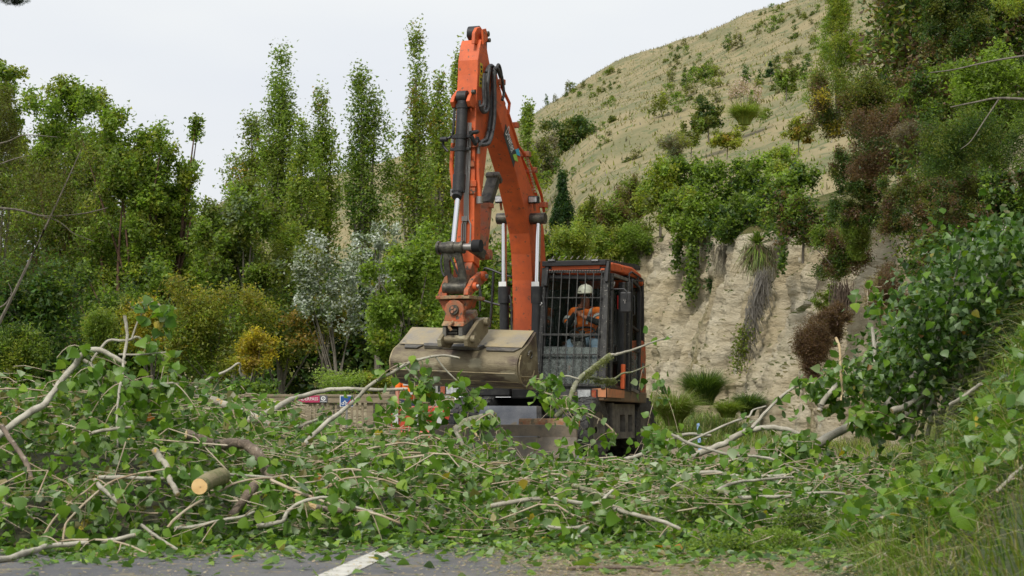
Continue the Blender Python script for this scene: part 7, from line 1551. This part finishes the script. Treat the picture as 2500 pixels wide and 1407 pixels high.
# fallen crown on the bank: limbs, big leaves
fc = empty('felled_treetop', P(2250, 950, 17.2)); tag(fc, 'leafy dark green poplar crown lying over the right bank', 'treetop')
fb = Vector(fc.location)
Vtx = [(2140, 890), (2210, 790), (2270, 705), (2320, 640), (2400, 600), (2520, 560), (2520, 760), (2380, 850), (2260, 950), (2160, 960)]
def in_poly(x, y, poly):
    c = False; j = len(poly)-1
    for i in range(len(poly)):
        xi, yi = poly[i]; xj, yj = poly[j]
        if (yi > y) != (yj > y) and x < (xj-xi)*(y-yi)/(yj-yi)+xi: c = not c
        j = i
    return c
pts = []
ctr = []
while len(ctr) < 105:   # leafy ends gather in bunches
    x, y = rng.uniform(1990, 2530), rng.uniform(560, 1020)
    if in_poly(x, y, Vtx): ctr.append(P(x, y, rng.uniform(15.8, 19.5)))
ctr = np.array(ctr)
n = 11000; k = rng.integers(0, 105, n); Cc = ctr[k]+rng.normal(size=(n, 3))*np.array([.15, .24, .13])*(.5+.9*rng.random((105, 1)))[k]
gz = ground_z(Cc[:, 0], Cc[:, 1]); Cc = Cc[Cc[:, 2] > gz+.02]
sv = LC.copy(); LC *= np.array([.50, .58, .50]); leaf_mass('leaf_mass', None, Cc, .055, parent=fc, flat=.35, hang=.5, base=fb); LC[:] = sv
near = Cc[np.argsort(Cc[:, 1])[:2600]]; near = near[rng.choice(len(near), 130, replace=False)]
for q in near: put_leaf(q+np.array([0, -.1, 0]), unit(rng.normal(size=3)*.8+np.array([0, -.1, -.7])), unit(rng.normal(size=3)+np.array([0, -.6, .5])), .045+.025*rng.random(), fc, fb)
for j in range(34):
    q = Vector(ctr[rng.integers(105)])-fb; s_ = Vector((rng.uniform(-.2, .6), rng.uniform(-.5, .5), -.25-.2*rng.random())); MB().tube([s_, s_*.5+q*.5+Vector((0, 0, .12)), q, q+(q-s_)*.15], [.020, .014, .008, .003], 6, per=4).build('limb', m_pbark, fc, smooth=True)
# sparse leafy sprays before the cliff, left of the fallen crown
for (lab, x0, x1, y0, y1, D, n) in (('loose leafy spray in front of the dead gorse, left of the fallen crown', 1930, 2110, 850, 1000, 17.6, 230), ('leafy spray hanging over the far road under the arch', 1860, 2000, 1050, 1130, 17.0, 170),
                                ('leafy spray on the lower bank beside the forked stick', 2200, 2380, 1180, 1330, 11.9, 200), ('leafy spray high on the bank at the right edge', 2330, 2500, 1000, 1130, 12.4, 130),
                                ('leafy spray at the bottom right corner of the bank', 2300, 2500, 1280, 1400, 10.8, 160), ('leafy spray at the bank foot left of the tussocks', 2030, 2200, 1250, 1400, 12.0, 240),
                                ('leafy spray beside the rear wheel of the excavator', 1560, 1640, 1050, 1110, 19.5, 80), ('leafy twigs drooping in front of the fence boards', 560, 650, 985, 1050, 16.4, 50), ('leafy twigs in front of the fence signs', 780, 930, 1020, 1060, 16.8, 60), ('leafy twigs before the road barrier', 940, 1100, 950, 1050, 17.2, 120), ('leafy twigs against the blade cover', 1150, 1230, 1040, 1100, 18.6, 35), ('leafy twigs against the lower blade board', 1330, 1480, 1075, 1140, 18.8, 60), ('leafy spray over the trunk on the right bank', 2080, 2240, 1000, 1100, 16.6, 190),
                                ('leaf bunch hanging at the left cab corner', 1325, 1385, 945, 1005, 19.3, 60), ('tip of leaves before the cliff left of the crown top', 2110, 2160, 700, 745, 18, 22)):
    c_ = P((x0+x1)/2, (y0+y1)/2, D); r_ = empty('leafy_spray', c_); tag(r_, lab, 'leafy twig')
    hub = [P(rng.uniform(x0, x1), rng.uniform(y0, y1), D+rng.normal()*.3) for _ in range(7)]; tw = []
    for h in hub:
        a_ = np.array(h); b_ = a_+rng.normal(size=3)*np.array([.15, .12, .10])+np.array([.12, 0, -.12]); tw.append(np.linspace(a_, b_, 5)+rng.normal(size=(5, 3))*.008)
    for i in range(6): tw.append(np.linspace(np.array(hub[i]), np.array(hub[i+1]), 5)+rng.normal(size=(5, 3))*.012)
    
    for q in tw: V, Fq = tubes((q-np.array(c_))[None], np.full((1, 5), .003), 5); np_mesh('twig', V, Fq, m_twig, r_, smooth=True)
    for j in range(n):
        t_ = tw[rng.integers(len(tw))]; q = t_[rng.integers(5)]+rng.normal(size=3)*np.array([.05, .05, .045]); q[2] = max(q[2], float(ground_z(q[0], q[1]))+(.16+.1*rng.random() if bank_z(q[0], q[1]) > .1 else .03))
        put_leaf(q, unit(rng.normal(size=3)*.8+np.array([0, -.1, -.6])), unit(rng.normal(size=3)+np.array([0, -.6, .55])), .055+.035*rng.random(), r_, c_)

# herbs at the front right
def herb(lab, px_, py_, D, W, Hh, n, cols, w, ls=.022):
    b0 = P(px_, py_, D); b0.z = max(0.0, b0.z-.0); r_ = empty('herb', b0); tag(r_, lab, 'weed')
    Cc = rng.normal(size=(n, 3))*np.array([W*.33, W*.25, 0])+np.stack([0*np.arange(n), 0*np.arange(n), rng.random(n)**.8*Hh], 1); Cc[:, 2] *= np.exp(-(Cc[:, 0]/W)**2*3)
    V, Fq = rhombs(Cc, ls, .6, up=.8); np_mesh('foliage', V, Fq, m_leaf, r_, tint=np.repeat(tints(n, cols, w), 4, 0))
    st = np.array([np.linspace([rng.normal()*W*.1, rng.normal()*W*.1, 0], [rng.normal()*W*.3, rng.normal()*W*.2, Hh*.8], 4) for _ in range(14)]); V, Fq = tubes(st, np.full((14, 4), .002), 4); np_mesh('stem', V, Fq, m_twig, r_)
herb('dense dark green herb clump at the front edge of the heap', 1485, 1318, 13.0, .22, .14, 1500, ['gg', 'gd', 'gm'], [4, 2, 4])
herb('mid green weed patch in the front right of the heap', 1700, 1260, 13.4, .34, .20, 1500, ['gm', 'gb'], [4, 2])
herb('low spreading green weed on the littered road edge', 1780, 1370, 12.0, .42, .11, 1900, ['gm', 'gb', 'gg'], [4, 3, 2])
herb('wide low weed patch left of the bank foot', 1900, 1345, 12.2, .36, .12, 1600, ['gm', 'gb'], [4, 3])
herb('low weeds at the right of the littered gravel', 1960, 1290, 13.0, .30, .14, 1200, ['gm', 'gd'], [4, 3])

# litter on the asphalt: tiny chips, then single leaves
def litter_ok(x, y): return (y < 14.6)
n = 70000; y = 9.9+rng.random(n)*4.9; x = rng.uniform(-3.6, 3.3, n); c_ = np.array([noise.noise(Vector((float(a)*1.6, float(b)*1.1, 8))) for a, b in zip(x[::4], y[::4])]).repeat(4)[:n]
pr_ = .14+.6*ss(11.3, 12.4, y)+.95*ss(-.5, .3, x)*ss(9.3, 10.6, y)+c_*.5; k = rng.random(n) < pr_; x, y = x[k], y[k]; n = len(x)
V, Fq = rhombs(np.stack([x, y, np.full(n, .008)+bank_z(x, y)+.006*rng.random(n)], 1), .010+.026*rng.random(n)**2, .5, up=3.5)
pc = np.array([(.42, .33, .20), (.27, .20, .11), (.20, .24, .09), (.12, .16, .04), (.42, .36, .24), (.30, .30, .16)]); t_ = pc[rng.choice(6, size=n, p=[.28, .2, .17, .12, .10, .13])]*(1+rng.normal(size=(n, 1))*.15)
tag(np_mesh('leaf_litter', V, Fq, m_grass, tint=np.repeat(np.clip(t_, .01, .8), 4, 0)), 'fine chips, straw and leaf scraps strewn over the asphalt', 'litter', kind='stuff')
n = 9000; y = 10.6+rng.random(n)*3.8; x = rng.uniform(-3.4, 2.6, n); k = rng.random(n) < ss(10.9, 12.8, y+.35*np.sin(x*2.1)+.25*(x > .3)); x, y = x[k], y[k]
leaf_mass('scattered_leaves', 'flat green leaves strewn thickly along the front edge of the heap', np.stack([x, y, .012+.05*rng.random(len(x))*ss(11.8, 13, y)+bank_z(x, y)], 1), .058, flat=2.6)
cnt = 0
for j in range(290):
    y = 10.0+rng.random()*2.6; x = rng.uniform(-2.6, 2.4)
    if y < 10.9 and rng.random() < .45: continue
    z = float(bank_z(x, y))+.012
    o_ = put_leaf((x, y, z), unit(np.array([rng.normal(), rng.normal(), .12*rng.normal()])), unit(np.array([rng.normal()*.45, rng.normal()*.45, 1.0])), .05+.03*rng.random(), None, (0, 0, 0)); o_.name = 'fallen_leaf'
    tag(o_, 'single green poplar leaf lying on the asphalt in front of the heap', 'leaf', 'single leaves on the road in front of the heap')
for (px_, py_, c_, lab) in ((562, 1371, 8, 'orange autumn leaf lying on the asphalt at lower left'), (921, 1374, 7, 'small yellow leaf lying near the white road line'), (2320, 1262, 7, 'yellow leaf caught in the grass of the bank'), (1620, 1345, 8, 'blurred brown leaf at the front right of the gravel')):
    D = min(13, CH*F/(py_-HZ)) if px_ < 2000 else 11.7; q = P(px_, py_, D); me = leaf_meshes[0].copy(); me.name = 'leaf'
    for d_ in me.color_attributes['tint'].data: d_.color = (*LC[c_], 1)
    o_ = bpy.data.objects.new('autumn_leaf', me); SC.collection.objects.link(o_); o_.location = (q.x, q.y, q.z+.015); o_.rotation_euler = (.35, .1, rng.random()*6); o_.scale = (.075,)*3; tag(o_, lab, 'leaf')
